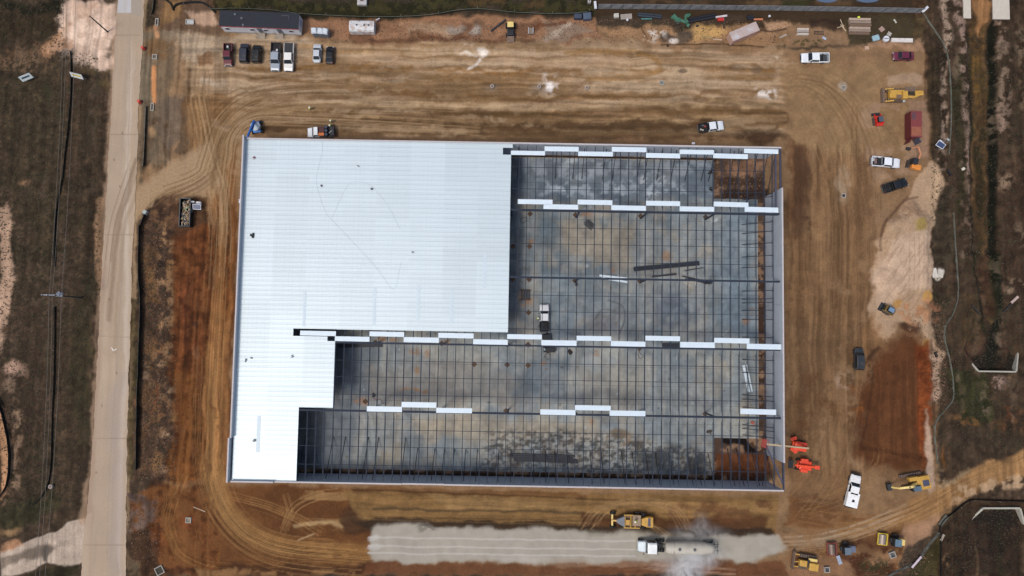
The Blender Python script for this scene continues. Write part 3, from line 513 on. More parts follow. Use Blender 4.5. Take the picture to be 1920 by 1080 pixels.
g.tracks([(1480,960),(1530,900),(1560,820),(1580,700)], 60, 8, (142,114,82), 1.5, .35, 61, (90,66,46)); g.tracks([(1520,180),(1560,260),(1600,420),(1590,640)], 70, 8, (146,118,86), 1.5, .35, 62, (98,74,52)); g.tracks([(1460,950),(1560,930),(1640,880),(1650,840)], 30, 5, (146,112,74), 1.5, .4, 63)
# relief
H = G.H
H += (G.N['b']-.5)*.12
for p in ([(1815,45),(1822,200),(1826,480),(1850,600),(1866,600),(1872,480),(1866,330),(1866,45)],): g.hpoly(p, -1.5, 7, 3)
g.hpoly([(1812,655),(1842,694),(1905,694),(1914,665),(1900,600),(1830,600)], -1.1, 5, 2)
g.hpoly([(1815,988),(1842,956),(1915,954),(1935,980),(1935,1100),(1805,1100)], -1.3, 6, 2)
g.hpoly([(1665,420),(1710,385),(1742,420),(1742,540),(1690,560),(1650,540)], 1.3, 14, 6)
g.hpoly([(1700,600),(1745,560),(1750,640),(1720,630)], .9, 10, 8); g.hpoly([(1640,690),(1735,660),(1740,860),(1620,840)], -.6, 6, 4)
g.hpoly([(240,930),(288,945),(286,998),(244,1002)], .9, 8, 3); g.hpoly([(300,400),(326,420),(322,880),(296,880)], .55, 8, 6); g.hpoly([(1265,60),(1298,60),(1298,76),(1265,78)], .7, 8, 4); g.hpoly([(1238,68),(1262,68),(1262,78),(1238,78)], .6, 6, 3); g.hpoly([(700,52),(900,54),(900,70),(720,66)],.3,6,8)
g.hpoly([(1735,100),(1765,100),(1762,280),(1740,280)], .5, 8, 5); g.hpoly([(1335,330),(1435,330),(1435,372),(1345,372)],-.25,3,3)
sc_ = 1-sstep(0,1,np.maximum(np.abs(GX)-113,0)/30); H *= sc_
flat = (GX > -58) & (GX < 55) & (GY > -31) & (GY < 41); H[flat] *= .15
def roadx(v):   # road edges at survey row v
    ys = [0,90,200,300,400,480,600,720,850,960,1000,1080]
    return np.interp(v, ys, [221,215,209,203,198,192,186,180,173,163,157,152]), np.interp(v, ys, [271,267,260,257,253,248,245,241,238,237,236,236])
rl, rr = roadx(G.V); on = (G.U > rl-3) & (G.U < rr+3); H[on] = -.03
def gz(x, y):
    i = min(max(np.searchsorted(gx, x), 1), len(gx)-1); j = min(max(np.searchsorted(gy, y), 1), len(gy)-1); return float(G.H[j, i])
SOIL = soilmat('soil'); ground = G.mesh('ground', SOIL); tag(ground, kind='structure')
# ---------------------------------------------------------------- road sheet
t = np.concatenate([np.linspace(-1500, -62, 30), np.linspace(-60, 1140, 620), np.linspace(1145, 2600, 30)]); s_ = np.linspace(0, 1, 46); L_, R_ = roadx(np.clip(t, 0, 1080))
ex0 = (t-np.clip(t,0,1080)); L_ = L_-ex0*.06; R_ = R_-ex0*.04
RXX = np.zeros((680, 46)); RYY = np.zeros((680, 46))
for i in range(680):
    for j in (0, 45):
        p = P(L_[i] if j == 0 else R_[i], t[i]); RXX[i, j] = p.x; RYY[i, j] = p.y
jit = (fbm(np.zeros(680), t, 14, 14, 77, 5)-.5)*.3; jit2 = (fbm(np.zeros(680), t, 14, 14, 91, 5)-.5)*.3
for i in range(680):
    RXX[i] = np.linspace(RXX[i,0]+jit[i], RXX[i,45]+jit2[i], 46); RYY[i] = np.linspace(RYY[i,0], RYY[i,45], 46)
rd = Painter(RXX, RYY, (176,157,136))
rd.C *= (.93+.14*rd.N['v'][..., None]); rd.C *= (.95+.1*rd.N['b'][..., None])
rd.poly([(221,-40),(246,-40),(246,24),(220,24)], (196,200,204), 1, 0, .7); rd.poly([(246,-40),(266,-40),(266,30),(246,28)], (160,150,138), 1, 0, .8)
for x0, x1, c, al in ((215,172,(160,140,120),.5),(228,196,(168,148,128),.45),(250,226,(200,188,174),.5),(240,212,(150,138,124),.35)):
    rd.stroke([(x0+6,0),(x0-12,300),((x0+x1)/2,560),(x1,900),(x1-4,1090)], 8, c, 4, 2, al, 'v', .2, .6)
rd.stroke([(256,300),(240,360),(226,410),(214,480),(206,600)], 9, (138,118,98), 4, 3, .7); rd.stroke([(258,330),(250,380),(234,430),(224,520),(216,660)], 6, (150,130,108), 3, 3, .5); rd.tracks([(262,300),(238,370),(220,440),(208,560)], 14, 4, (124,104,86), 1.4, .5, 51)
rd.poly([(180,500),(196,500),(170,990),(150,990)], (166,142,122), 3, 4, .7); rd.poly([(206,720),(232,700),(230,1080),(206,1080)], (160,148,140), 8, 6, .45); rd.poly([(150,970),(170,960),(166,1080),(148,1080)], (180,160,140), 3, 3, .6)
for y in (66,252,440,631,822,1022): rd.stroke([(150,y-1),(275,y+1)], 1.4, (132,116,100), .6, .3, .55, smooth=False)
rd.stroke([(244,24),(240,300),(224,600),(205,900),(200,1080)],1.3,(150,136,122),.6,.3,.6)
for p in ((215,300),(225,350),(205,560),(218,700),(192,760),(180,886),(230,250)): rd.ell(*p, 1.6, 2.2, (110,94,80), .5, 1, .7)
road = rd.mesh('road', soilmat('road concrete', .85, .07, 3.5, .15), .035); tag(road, kind='structure')
am = MB()
a0 = P(207.5,655,.05); k = lambda x, y: (a0.x+x, a0.y+y, .045)
am.add([k(0,.35),k(.15,.4),k(.7,-.15),k(.55,-.4)], [(3,2,1,0)]).add([k(.45,-.4),k(.6,-.2),k(1.15,.2),k(1.2,.0)], [(0,3,2,1)])
ar = am.build('road_marking', mat('paint white', (214,208,200), .7)); tag(ar, kind='structure')
# ---------------------------------------------------------------- loose gravel, clods and tufts
def scatter(name, m, n, areas, smin, smax, kind, flat=.6):
    vs = []; fs = []; r = random.Random(len(name)*7+n)
    tot = [abs((a[2]-a[0])*(a[3]-a[1])) for a in areas]
    for _ in range(n):
        a = r.choices(areas, tot)[0]; p = P(r.uniform(a[0],a[2]), r.uniform(a[1],a[3])); s = r.uniform(smin, smax)*r.random()**.5; z = gz(p.x, p.y); o = len(vs); b = r.random()*6
        if kind == 'rock':
            for q in range(5): vs.append((p.x+s*math.cos(b+q*1.257)*r.uniform(.7,1.2), p.y+s*math.sin(b+q*1.257)*r.uniform(.7,1.2), z-.02))
            vs.append((p.x, p.y, z+s*flat)); fs += [(o+q, o+(q+1)%5, o+5) for q in range(5)]
        else:
            for q in range(5):
                an = b+q*1.257+r.random(); l = s*r.uniform(.6,1.3); w_ = .035+s*.08; dx, dy = math.cos(an), math.sin(an); o = len(vs)
                vs += [(p.x-dy*w_, p.y+dx*w_, z), (p.x+dy*w_, p.y-dx*w_, z), (p.x+dx*l, p.y+dy*l, z+l*.8)]; fs.append((o,o+1,o+2))
    me = bpy.data.meshes.new(name); me.from_pydata(vs, [], fs); me.materials.append(m); ob = bpy.data.objects.new(name, me); COL.objects.link(ob); return ob
FIELD = [(0,100,188,560),(0,560,166,800),(0,800,150,960),(0,0,120,100),(262,420,325,900),(400,2,1110,18),(1745,60,1920,840),(1770,950,1920,1080),(1590,28,1730,80),(1745,0,1800,80)]
tag(scatter('dry_grass', mat('dry grass', (66,58,46), .9, ns=.4, noise=.5), 15000, FIELD, .12, .34, 'tuft'), 'brown dry grass and weeds covering the fields beside the road and drain', 'grass', kind='stuff')
tag(scatter('green_grass', mat('green grass', (56,60,36), .9, ns=.4, noise=.4), 4500, FIELD+[(1495,72,1545,84),(1620,1050,1680,1078)], .12, .4, 'tuft'), 'patchy green grass growing in the fields and on the ditch banks', 'grass', kind='stuff')
tag(scatter('soil_clods', mat('clods', (118,92,72), .95, noise=.4, ns=.3), 9000, [(265,400,330,900),(600,36,1480,80),(1700,590,1772,632),(1748,640,1774,760),(1340,300,1440,370),(240,930,300,1060),(1740,560,1775,760),(1480,60,1590,84),(1500,1040,1750,1078)], .05, .2, 'rock'), 'crumbled soil clods lying over the disturbed ground', 'soil', kind='stuff')
tag(scatter('dark_clods', mat('dark clods', (70,52,40), .95, noise=.4, ns=.3), 6000, [(265,400,330,900),(600,36,1480,80),(1340,300,1440,370),(240,900,310,1075),(1800,100,1830,480),(1400,245,1460,268)], .05, .2, 'rock'), 'dark damp soil clods strewn over the disturbed ground', 'soil', kind='stuff')
# ================================================================ THE WAREHOUSE
ZR = 8.3
XW, XE = P(445,500,9.4).x-.0, 52.62
YN = (P(461,259,8.6).y+P(1466,275,8.6).y)/2; YS = (P(423,903,8.6).y+P(1473,921.5,8.6).y)/2
CW = mat('tilt-up concrete', (176,182,190), .8, noise=.08, ns=.5, stain=(152,158,166), stain_amt=.3, stain_scale=.25)
CT = mat('concrete cap', (186,180,180), .85, noise=.06)
STL = mat('primed steel', (36,45,60), .8, noise=.12); STL2 = mat('grey steel beam', (66,68,86), .6, noise=.12); BR = mat('brace pipe', (40,36,42), .6)
wh = thing('warehouse', 'half roofed concrete warehouse under construction with white metal roof deck over its west part', 'building', ((XW+XE)/2, YS, 0))
OFF = Vector(wh.location)
class LB(MB):   # builder that takes world coordinates and stores them relative to the warehouse
    def build(s, name, m, parent=None, **k):
        if parent is not None: s.v = [(x-OFF.x, y-OFF.y, z) for x, y, z in s.v]
        return MB.build(s, name, m, parent, **k)
def panel(x0, y0, x1, y1, zt, cap=True):
    m = LB(); m.hexa([(x0,y0,-.5),(x1,y0,-.5),(x1,y1,-.5),(x0,y1,-.5)], [(x0,y0,zt),(x1,y0,zt),(x1,y1,zt),(x0,y1,zt)])
    o = m.build('wall_panel', CW, wh)
    c = LB(); c.hexa([(x0-.02,y0-.02,zt),(x1+.02,y0-.02,zt),(x1+.02,y1+.02,zt),(x0-.02,y1+.02,zt)], [(x0-.02,y0-.02,zt+.06),(x1+.02,y0-.02,zt+.06),(x1+.02,y1+.02,zt+.06),(x0-.02,y1+.02,zt+.06)]); c.build('wall_cap', CT, o)
def run(a, b, n): 
    e = np.linspace(a, b, n+1); return [(e[i]+.015, e[i+1]-.015) for i in range(n)]
YE0 = P(1470,352,9.3).y; YE1 = P(1472,868,9.3).y
for i, (a, b) in enumerate(run(XW+.3, XE, 13)): panel(a, YN-.25, b, YN, 8.6)
for i, (a, b) in enumerate(run(XW+.3, XE, 13)): panel(a, YS, b, YS+.25, 8.6+(.45 if i == 0 else 0 if i != 4 else -.25))
for i, (a, b) in enumerate(run(YS, YN+.3, 8)): panel(XW-(.35 if i == 0 else 0), a, XW+.25-(.35 if i == 0 else 0), b, 9.5)
for i, (a, b) in enumerate(run(YE1, YE0, 7)): panel(XE-.25, a, XE, b, 9.3)
# ---- slab
sx = P(1421,600,.15).x; sn = P(960,294,.15).y; ss = P(960,884,.15).y; cx_ = P(1338,600,.15).x; cn = P(1338,374,.15).y; cs = P(1338,821,.15).y
xs = np.arange(XW+.3, sx+.01, .22); ys = np.arange(ss, sn+.01, .22); SX, SY = np.meshgrid(xs, ys); q = Painter(SX, SY, (134,141,143))
def qf(col, a): q.C[:] = q.C*(1-a[..., None])+np.array(S(col), np.float32)*a[..., None]
qf((98,110,116), sstep(.45,.8,q.N['a'])*.75); qf((150,145,132), sstep(.45,.8,q.N['b'])*.55); qf((146,146,140), sstep(.52,.2,q.N['a'])*.5); qf((100,106,108), sstep(.5,.8,q.N['v'])*.45); qf((160,152,138), sstep(.55,.85,q.N['v2'])*.3); qf((156,136,108), sstep(.72,.95,q.N['w1'])*.3)
q.poly([(960,290),(1340,298),(1340,372),(1080,372),(960,372)], (92,104,116), 8, 10, .7); q.poly([(975,296),(1340,300),(1340,325),(980,330)],(148,154,160),6,10,.6,'c',.4,.6); q.poly([(1020,330),(1340,345),(1340,365),(1020,360)],(160,168,174),5,14,.6,'c',.5,.65)
q.poly([(1280,330),(1338,300),(1338,372),(1290,370)],(74,88,100),6,10,.6,'c',.3,.6); q.poly([(957,296),(975,296),(975,640),(955,640)],(62,72,82),8,8,.6)  # second strip: shade at the roof deck edge painted into the slab
q.poly([(1010,398),(1070,405),(1065,480),(1010,470)],(90,104,112),10,10,.7); q.poly([(1050,410),(1200,410),(1180,500),(1060,480)],(146,134,116),12,14,.7); q.poly([(1200,415),(1300,405),(1340,470),(1260,500)],(150,138,120),10,16,.5,'b',.3,.6); q.poly([(1345,390),(1420,380),(1420,640),(1350,600)],(112,128,140),12,14,.6)
q.ell(1130,590,50,34,(98,96,98),.6,12,.7,'b',.2,.6); q.stroke([(1140,562),(1165,572),(1172,595),(1160,625)],2.6,(66,70,74),1,1.5,.7); q.stroke([(1115,600),(1128,580),(1150,582)],2.4,(72,74,78),1,1.5,.6); q.stroke([(1040,600),(1055,622),(1085,628)],2.4,(80,82,86),1,1.5,.6); q.ell(1256,570,40,36,(80,90,102),.6,14,.8,'b',.2,.6); q.poly([(1010,500),(1080,520),(1080,640),(1020,640)],(104,120,130),10,12,.5)
q.poly([(640,680),(900,690),(1000,700),(980,760),(700,745)],(126,120,112),14,18,.6); q.poly([(1000,660),(1060,660),(1060,740),(960,730)],(84,98,108),12,14,.7); q.poly([(630,640),(700,650),(690,740),(600,760),(570,880),(640,870),(680,780)],(86,96,106),14,16,.7); q.poly([(560,765),(600,765),(590,885),(558,885)],(48,54,62),12,10,.6); q.poly([(628,640),(650,645),(640,760),(624,760)],(58,62,68),8,8,.7)  # last two strips paint shade along the lower deck edges
q.poly([(780,780),(1130,790),(1120,830),(800,820)],(158,146,126),12,14,.7); q.poly([(1080,690),(1200,700),(1190,790),(1100,780)],(148,140,126),12,16,.5); q.poly([(700,800),(760,800),(770,880),(700,880)],(150,138,118),10,14,.5,'b',.3,.6); q.poly([(760,815),(800,820),(800,880),(760,880)],(92,106,116),8,10,.6)
for p, c in ((((920,805),(1120,810),(1340,850),(1340,885),(900,880)), (46,46,45)),): q.poly(p, c, 12, 8, .7, 'e', .48, .72); q.poly(p, (100,80,60), 10, 6, .45, 'w3', .52, .72); q.poly(p, (52,52,50), 10, 4, .6, 'd', .58, .75); q.poly(p, (166,164,160), 10, 4, .4, 'd', .35, .22)
q.poly([(1190,850),(1330,840),(1334,885),(1200,885)],(44,48,52),6,12,.8,'b',.25,.55); q.poly([(1210,845),(1310,830),(1330,860),(1240,885)],(50,54,58),6,10,.7,'c',.3,.55); q.ell(1163,812,18,9,(98,82,60),.35,5,.8); q.ell(1163,822,24,12,(140,112,80),.5,8,.5,'c')
q.poly([(660,740),(700,745),(690,765),(665,760)],(150,104,66),4,6,.6,'c')
for x, y, rx, ry in ((760,730,9,3),(780,729,8,3),(795,733,6,3),(780,695,5,7),(798,664,6,8),(775,660,10,8),(740,637,10,4),(716,635,8,5),(838,645,5,6),(1020,680,5,5),(1117,665,5,6),(1407,585,10,6),(1395,600,6,5),(985,560,14,14),(1150,505,3,7),(1100,400,14,6),(1360,340,10,10),(996,455,8,8),(1110,790,5,6),(1250,480,12,8)):
    q.ell(x, y, rx, ry, (148,108,70), .5, 5, .65, 'c', .25, .5)
for x, y, r in ((1338,405,6),(1100,380,8),(1070,300,10),(1160,350,10),(1226,362,14),(1240,335,12),(1050,350,8),(1205,335,10)): q.ell(x, y, r, r*.8, (186,192,196), .5, 8, .7, 'd', .35, .6)
for k in range(60): x = 600+random.random()*800; y = 400+random.random()*460; q.ell(x, y, 1+random.random()*2.5, 1+random.random()*2, random.choice([(58,60,62),(176,178,176),(110,92,72)]), .4, 2, .7)
q.C = q.C*(1.0+.35*(q.N['c']-.5)+.25*(q.N['b']-.5))[..., None]; q.C = q.C*np.array([1.1,1.12,1.12], np.float32)+.01
kp = ((SX < cx_) | ((SY < cn) & (SY > cs))) & (SX < sx+.1)
q.X = SX-OFF.x; q.Y = SY-OFF.y
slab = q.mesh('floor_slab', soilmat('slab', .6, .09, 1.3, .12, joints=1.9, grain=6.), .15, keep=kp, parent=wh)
m = LB(); m.prism([(XW+.3,ss-.05),(cx_,ss-.05),(cx_,cs),(sx+.1,cs),(sx+.1,cn),(cx_,cn),(cx_,sn),(XW+.3,sn)], -.3, .14); m.build('slab_edge', mat('slab edge', (146,142,136), .8), slab)
FT = mat('footing pocket', (86,66,50), .9, noise=.3, ns=3)
for x, y in ((994,401),(1079,403),(1201,405),(1323,407),(962,462),(993,462),(961,524),(992,524),(1078,526),(1200,527),(1322,529),(991,586),(990,646),(951,646),(1069,660),(1199,653),(889,683),(951,684),(990,685),(704,642),(828,644),(949,770),(1322,776),(685,753)):
    c = P(x, y, .15); m = LB(); m.prism([(c.x+.62,c.y),(c.x,c.y+.62),(c.x-.62,c.y),(c.x,c.y-.62)], .151, .165); m.build('footing_pocket', FT, slab)
for i in range(9):   # pale footings in the margin along the east wall
    pass
for (xa, ya, xb, yb) in ((1441,395,1441,470),(1443,480,1443,560),(1443,570,1443,628),(1443,660,1443,700),(1444,712,1444,772),(1444,790,1444,812)):
    A = P(xa, ya, .05); B = P(xb, yb, .05); LB().hexa([(A.x-.22,B.y,-.2),(A.x+.22,B.y,-.2),(A.x+.22,A.y,-.2),(A.x-.22,A.y,-.2)], [(A.x-.22,B.y,.12),(A.x+.22,B.y,.12),(A.x+.22,A.y,.12),(A.x-.22,A.y,.12)]).build('wall_footing', mat('footing concrete', (178,164,146), .9, noise=.2, ns=2), wh)
# ---- girders, columns, joists
XJ0 = P(970,500,ZR).x; DJ = (P(1418,500,ZR).x-XJ0)/28
GYS = [P(1200,397,ZR).y, P(1200,523.5,ZR).y, P(1100,650,ZR).y, P(1090,778,ZR).y]
bays = [(YN-.25, GYS[0]), (GYS[0], GYS[1]), (GYS[1], GYS[2]), (GYS[2], GYS[3]), (GYS[3], YS+.25)]
x960 = P(953,450,ZR).x; x630 = P(627,650,ZR).x; x560 = P(556,820,ZR).x
starts = [x960, x960, x630, x630, x560]
XEI = P(1464,600,ZR).x
for i, y in enumerate(GYS):
    xa = [x960-3, x960-3, x630-3, x560-3][i]; xb = XE-.3
    m = LB(); m.box(((xa+xb)/2, y, ZR-.08), (xb-xa, .34, .05)); m.box(((xa+xb)/2, y, ZR-.9), (xb-xa, .3, .05)); n = int((xb-xa)/1.2)
    for k in range(n): x = xa+k*(xb-xa)/n; d = (xb-xa)/n; m.bar((x, y, ZR-.1), (x+d/2, y, ZR-.88), .07, .07); m.bar((x+d/2, y, ZR-.88), (x+d, y, ZR-.1), .07, .07)
    m.build('girder', STL, wh)
for x in (712,834,956,1078,1200,1322):
    for i, (y, g0) in enumerate(((405,0),(527,1),(656,2),(777,3))):
        if (x < 950 and i < 2): continue
        c = P(x, 600, .15); LB().box((c.x, GYS[g0], 4.1), (.26, .26, 8.0-.15)).build('column', STL, wh)
def joist(m, x, ya, yb):
    m.box((x, (ya+yb)/2, ZR-.05), (.125, abs(yb-ya), .05)); L = abs(yb-ya); lo = min(ya, yb)
    m.box((x, (ya+yb)/2, ZR-.66), (.08, L-1.6, .04)); n = max(int(L/1.2), 2); d = (L-.4)/n
    for k in range(n):
        y = lo+.2+k*d; m.bar((x, y, ZR-.08), (x, y+d/2, ZR-.64), .025, .025); m.bar((x, y+d/2, ZR-.64), (x, y+d, ZR-.08), .025, .025)
rest = LB(); cnt = 0
for bi in (4, 3, 2, 0, 1):
    ya, yb = bays[bi]; k = int(math.floor((starts[bi]-XJ0)/DJ)); 
    while XJ0+k*DJ < XEI+.3:
        x = XJ0+k*DJ; k += 1
        if x < starts[bi]-1.8: continue
        if cnt < 99: m = LB(); joist(m, x, ya-.2, yb+.2); m.build('roof_joist', STL, wh); cnt += 1
        else: joist(rest, x, ya-.2, yb+.2)
rest.build('roof_joist', STL, wh, kind='stuff', label='remaining row of dark open web roof joists')
xbr = P(1437,500,ZR).x
for bi, (ya, yb) in enumerate(bays):
    for f_ in ((.26,.5,.76) if bi else (.35,.68)):
        y = ya+(yb-ya)*f_; LB().box(((starts[bi]+xbr)/2, y, ZR-.13), (xbr-starts[bi], .095, .05)).build('bridging', STL, wh)
for x_, ya, yb in ((1455,YN-.3,GYS[0]),(1464,YN-.3,YE0)): 
    c = P(x_, 320, ZR); LB().box((c.x, (ya+yb)/2, ZR-.25), (.32, abs(ya-yb), .3)).build('edge_beam', STL2, wh)
c = P(1471,890,ZR); LB().box((c.x-.1, (YE1+YS)/2, ZR-.25), (.3, abs(YE1-YS), .3)).build('edge_beam', STL2, wh)
LB().bar(P(1437,836,ZR-.2), P(1467,905,ZR-.2), .3, .2).build('diagonal_beam', STL2, wh)
LB().bar(P(1462,278,ZR-.3), P(1464,350,.2), .2, .2).build('corner_column', STL2, wh)
# ---- wall braces
def brace(p0, p1): LB().cyl(p0, p1, .075, n=7).build('wall_brace', BR, wh)
for x in (573,624,647,690,709,760,783,815,833,852,873,895,935,958,1000,1022,1040,1063,1106,1127,1165,1185,1210,1228,1253,1288,1303,1327,1363,1380,1408,1414,1434):
    c = P(x, 850 if x < 1340 else 855, .15); ext = 7.5 if (x in (573,624,647,690,709,760)) else 5.4 if x < 1340 else 6.5
    brace((c.x, YS+.27, 5.4), (c.x, YS+.25+ext, .18))
for x in (971,1041,1074,1091,1130,1148,1194,1207,1231,1257,1284,1314,1328,1361,1374,1403,1422,1436):
    c = P(x, 320, .15); ext = 5. if x < 1340 else 8.6
    brace((c.x, YN-.27, 6.0), (c.x, YN-.25-ext, .18))
for y in (371,376,422,439,460,483,503,547,562,569,583,600,633,675,699,719,741,749,764,797,804,816):
    c = P(1438, y, .15); brace((XE-.27, c.y, 4.6), (XE-5.2, c.y, .18))
# ---- roof deck
m_ = bpy.data.materials.new('roof deck'); m_.use_nodes = True; n = m_.node_tree; L = n.links; b = n.nodes['Principled BSDF']
b.inputs['Roughness'].default_value = .42; b.inputs['Metallic'].default_value = .12; b.inputs['Specular IOR Level'].default_value = .6
tc = n.nodes.new('ShaderNodeTexCoord'); sp = n.nodes.new('ShaderNodeSeparateXYZ'); L.new(tc.outputs['Object'], sp.inputs[0])
def M(op, a, b_=None, c=None):
    k = n.nodes.new('ShaderNodeMath'); k.operation = op
    for i, v in enumerate((a, b_, c)):
        if v is None: continue
        if isinstance(v, (int, float)): k.inputs[i].default_value = v
        else: L.new(v, k.inputs[i])
    return k.outputs[0]
X_, Y_ = sp.outputs[0], sp.outputs[1]
cell = n.nodes.new('ShaderNodeCombineXYZ'); L.new(M('FLOOR', M('DIVIDE', X_, 6.66)), cell.inputs[0]); L.new(M('FLOOR', M('DIVIDE', Y_, .93)), cell.inputs[1])
wn = n.nodes.new('ShaderNodeTexWhiteNoise'); L.new(cell.outputs[0], wn.inputs[0])
cell2 = n.nodes.new('ShaderNodeCombineXYZ'); L.new(M('FLOOR', M('DIVIDE', X_, 6.66)), cell2.inputs[0]); L.new(M('FLOOR', M('DIVIDE', M('ADD', Y_, M('MULTIPLY', M('FLOOR', M('DIVIDE', X_, 6.66)), 2.7)), 13.5)), cell2.inputs[1])
wn2 = n.nodes.new('ShaderNodeTexWhiteNoise'); L.new(cell2.outputs[0], wn2.inputs[0])
lap = M('LESS_THAN', M('ABSOLUTE', M('SUBTRACT', M('FRACT', M('DIVIDE', Y_, .93)), .5)), .07)
jl = M('LESS_THAN', M('ABSOLUTE', M('SUBTRACT', M('FRACT', M('DIVIDE', X_, DJ)), .5)), .03)
ej = M('LESS_THAN', M('ABSOLUTE', M('SUBTRACT', M('FRACT', M('DIVIDE', X_, 6.66)), .5)), .008)
nz = n.nodes.new('ShaderNodeTexNoise'); nz.inputs['Scale'].default_value = .12; nz.inputs['Detail'].default_value = 5; L.new(tc.outputs['Object'], nz.inputs[0])
nz2 = n.nodes.new('ShaderNodeTexNoise'); nz2.inputs['Scale'].default_value = 1.2; nz2.inputs['Detail'].default_value = 5; L.new(tc.outputs['Object'], nz2.inputs[0])
val = M('ADD', .90, M('MULTIPLY', wn.outputs[0], .035)); val = M('ADD', val, M('MULTIPLY', wn2.outputs[0], .08)); val = M('ADD', val, M('MULTIPLY', M('SUBTRACT', nz.outputs[0], .5), .10)); val = M('ADD', val, M('MULTIPLY', M('SUBTRACT', nz2.outputs[0], .5), .05))
val = M('SUBTRACT', val, M('MULTIPLY', lap, M('MULTIPLY', nz.outputs[0], .26))); wmask = M('SUBTRACT', .8, M('MULTIPLY', M('ADD', X_, 45), .012)); val = M('SUBTRACT', val, M('MULTIPLY', jl, M('MULTIPLY', M('MULTIPLY', nz2.outputs[0], wmask), .13))); val = M('SUBTRACT', val, M('MULTIPLY', ej, .05))
nz3 = n.nodes.new('ShaderNodeTexNoise'); nz3.inputs['Scale'].default_value = 3.2; nz3.inputs['Detail'].default_value = 8; nz3.inputs['Distortion'].default_value = 1.5; L.new(tc.outputs['Object'], nz3.inputs[0])
val = M('SUBTRACT', val, M('MULTIPLY', M('GREATER_THAN', nz3.outputs[0], .68), .10))
sc2 = n.nodes.new('ShaderNodeVectorMath'); sc2.operation = 'SCALE'; sc2.inputs[0].default_value = (.585,.68,.715); L.new(val, sc2.inputs['Scale']); L.new(sc2.outputs[0], b.inputs['Base Color'])
rib = M('ADD', M('PINGPONG', Y_, .155), M('PINGPONG', Y_, .465)); bp = n.nodes.new('ShaderNodeBump'); bp.inputs['Strength'].default_value = .35; bp.inputs['Distance'].default_value = .05; L.new(rib, bp.inputs['Height']); L.new(bp.outputs[0], b.inputs['Normal'])
DECK = m_
WI = XW+.26; NI = YN-.25
def D(px, py): c = P(px, py, ZR); return c.x, c.y
xA = D(955.5,450)[0]; yA = D(800,620.5)[1]; xh0 = D(550,622)[0]; xh1 = D(563,622)[0]; yh0 = D(556,616)[1]; yh1 = D(556,630)[1]
x2 = D(614,634)[0]; x3 = D(628.5,634)[0]; y4 = D(620,639.5)[1]; yB = D(590,764)[1]; xC = D(558,830)[0]
nx0 = D(943,280)[0]; ny0 = D(950,277)[1]; ny1 = D(950,290)[1]
m = LB()
def rect(x0, y0, x1, y1, dz=0): 
    a, b_ = min(y0, y1), max(y0, y1); m.hexa([(x0,a,ZR-.03),(x1,a,ZR-.03),(x1,b_,ZR-.03),(x0,b_,ZR-.03)], [(x0,a,ZR+.03+dz),(x1,a,ZR+.03+dz),(x1,b_,ZR+.03+dz),(x0,b_,ZR+.03+dz)])
rect(WI, NI, nx0, ny1); rect(nx0, NI, xA+.3, ny0); rect(WI, ny1, xA, yh0)
# part of the first field reaches a little lower at its east side
rect(x3+.3, yh0, xA, yA)
rect(WI, yh0, xh0, yh1); rect(WI, yh1, x2, y4); rect(WI, y4, x3, yB); rect(WI, yB, xC, YS+.27)
deck = m.build('roof_deck', DECK, wh)
for c0_, d0_ in (((xA-.02,(ny1+yA)/2,ZR-.1),(.04,abs(ny1-yA),.14)),((x3-.02,(y4+yB)/2,ZR-.1),(.04,abs(y4-yB),.14)),((xC-.02,(yB+YS)/2,ZR-.1),(.04,abs(yB-YS)-.5,.14))): LB().box(c0_, d0_).build('deck_trim', CT, wh)
m = LB()
for (x, y0, y1) in ((572,545,612),(703,540,610),(785,535,600),(847,543,608),(910,475,540)): A = P(x, y0, ZR+.04); B = P(x-1, y1, ZR+.04); LB().box((A.x, (A.y+B.y)/2, ZR+.045), (.55, abs(A.y-B.y), .03)).build('deck_patch', mat('deck patch', (196,211,218), .45, noise=.03), wh)
for p in (((483,780),(481,848)),): A = P(*p[0], ZR); B = P(*p[1], ZR); LB().box((A.x+.3, (A.y+B.y)/2, ZR+.045), (.7, abs(A.y-B.y), .03)).build('deck_patch', mat('deck patch', (196,211,218), .45, noise=.03), wh)
# ---- loose deck sheets laid in staggered rows
rows = [('north wall', [(958,1022,283,291),(1021,1085,275,284),(1084,1149,284.5,293),(1147,1212,276,285),(1211,1275,287.5,296.5),(1274,1338.5,281,289.5),(1337,1402,288.5,297.5),(1395,1459,279.5,288)]),
 ('first girder', [(971,1036,374,383),(1019,1084,383.5,392.5),(1083,1148,375,384),(1146,1211,385.5,394.5),(1211,1275,377,386),(1274,1339,387.5,396.5),(1338,1403,379,388),(1396,1459,388.5,398)]),
 ('third girder', [(563,630,620.5,629.5),(628,693,631,640),(693,758,622,631),(757,823,632.5,642),(822,888,624.5,634),(887,952,636.5,646),(951,1016,627,636),(1015,1081,638,648),(1081,1146,630,639),(1145,1210,640,649.5),(1210,1275,630,639),(1275,1340,641.5,652),(1339,1405,634,643.5),(1400,1464,645,655)]),
 ('fourth girder', [(688,754,762,772),(753,818,754,764),(818,885,765,774.5),(1013,1079,768,778),(1078,1145,760,769.5),(1143,1210,770,780),(1388,1455,767,777)])]
SM = mat('white deck sheet', (212,225,233), .4, noise=.03, ns=1)
grp = {'north wall': 'deck sheets laid along the north wall', 'first girder': 'deck sheets laid along the first girder', 'third girder': 'deck sheets laid along the third girder', 'fourth girder': 'deck sheets laid along the fourth girder'}
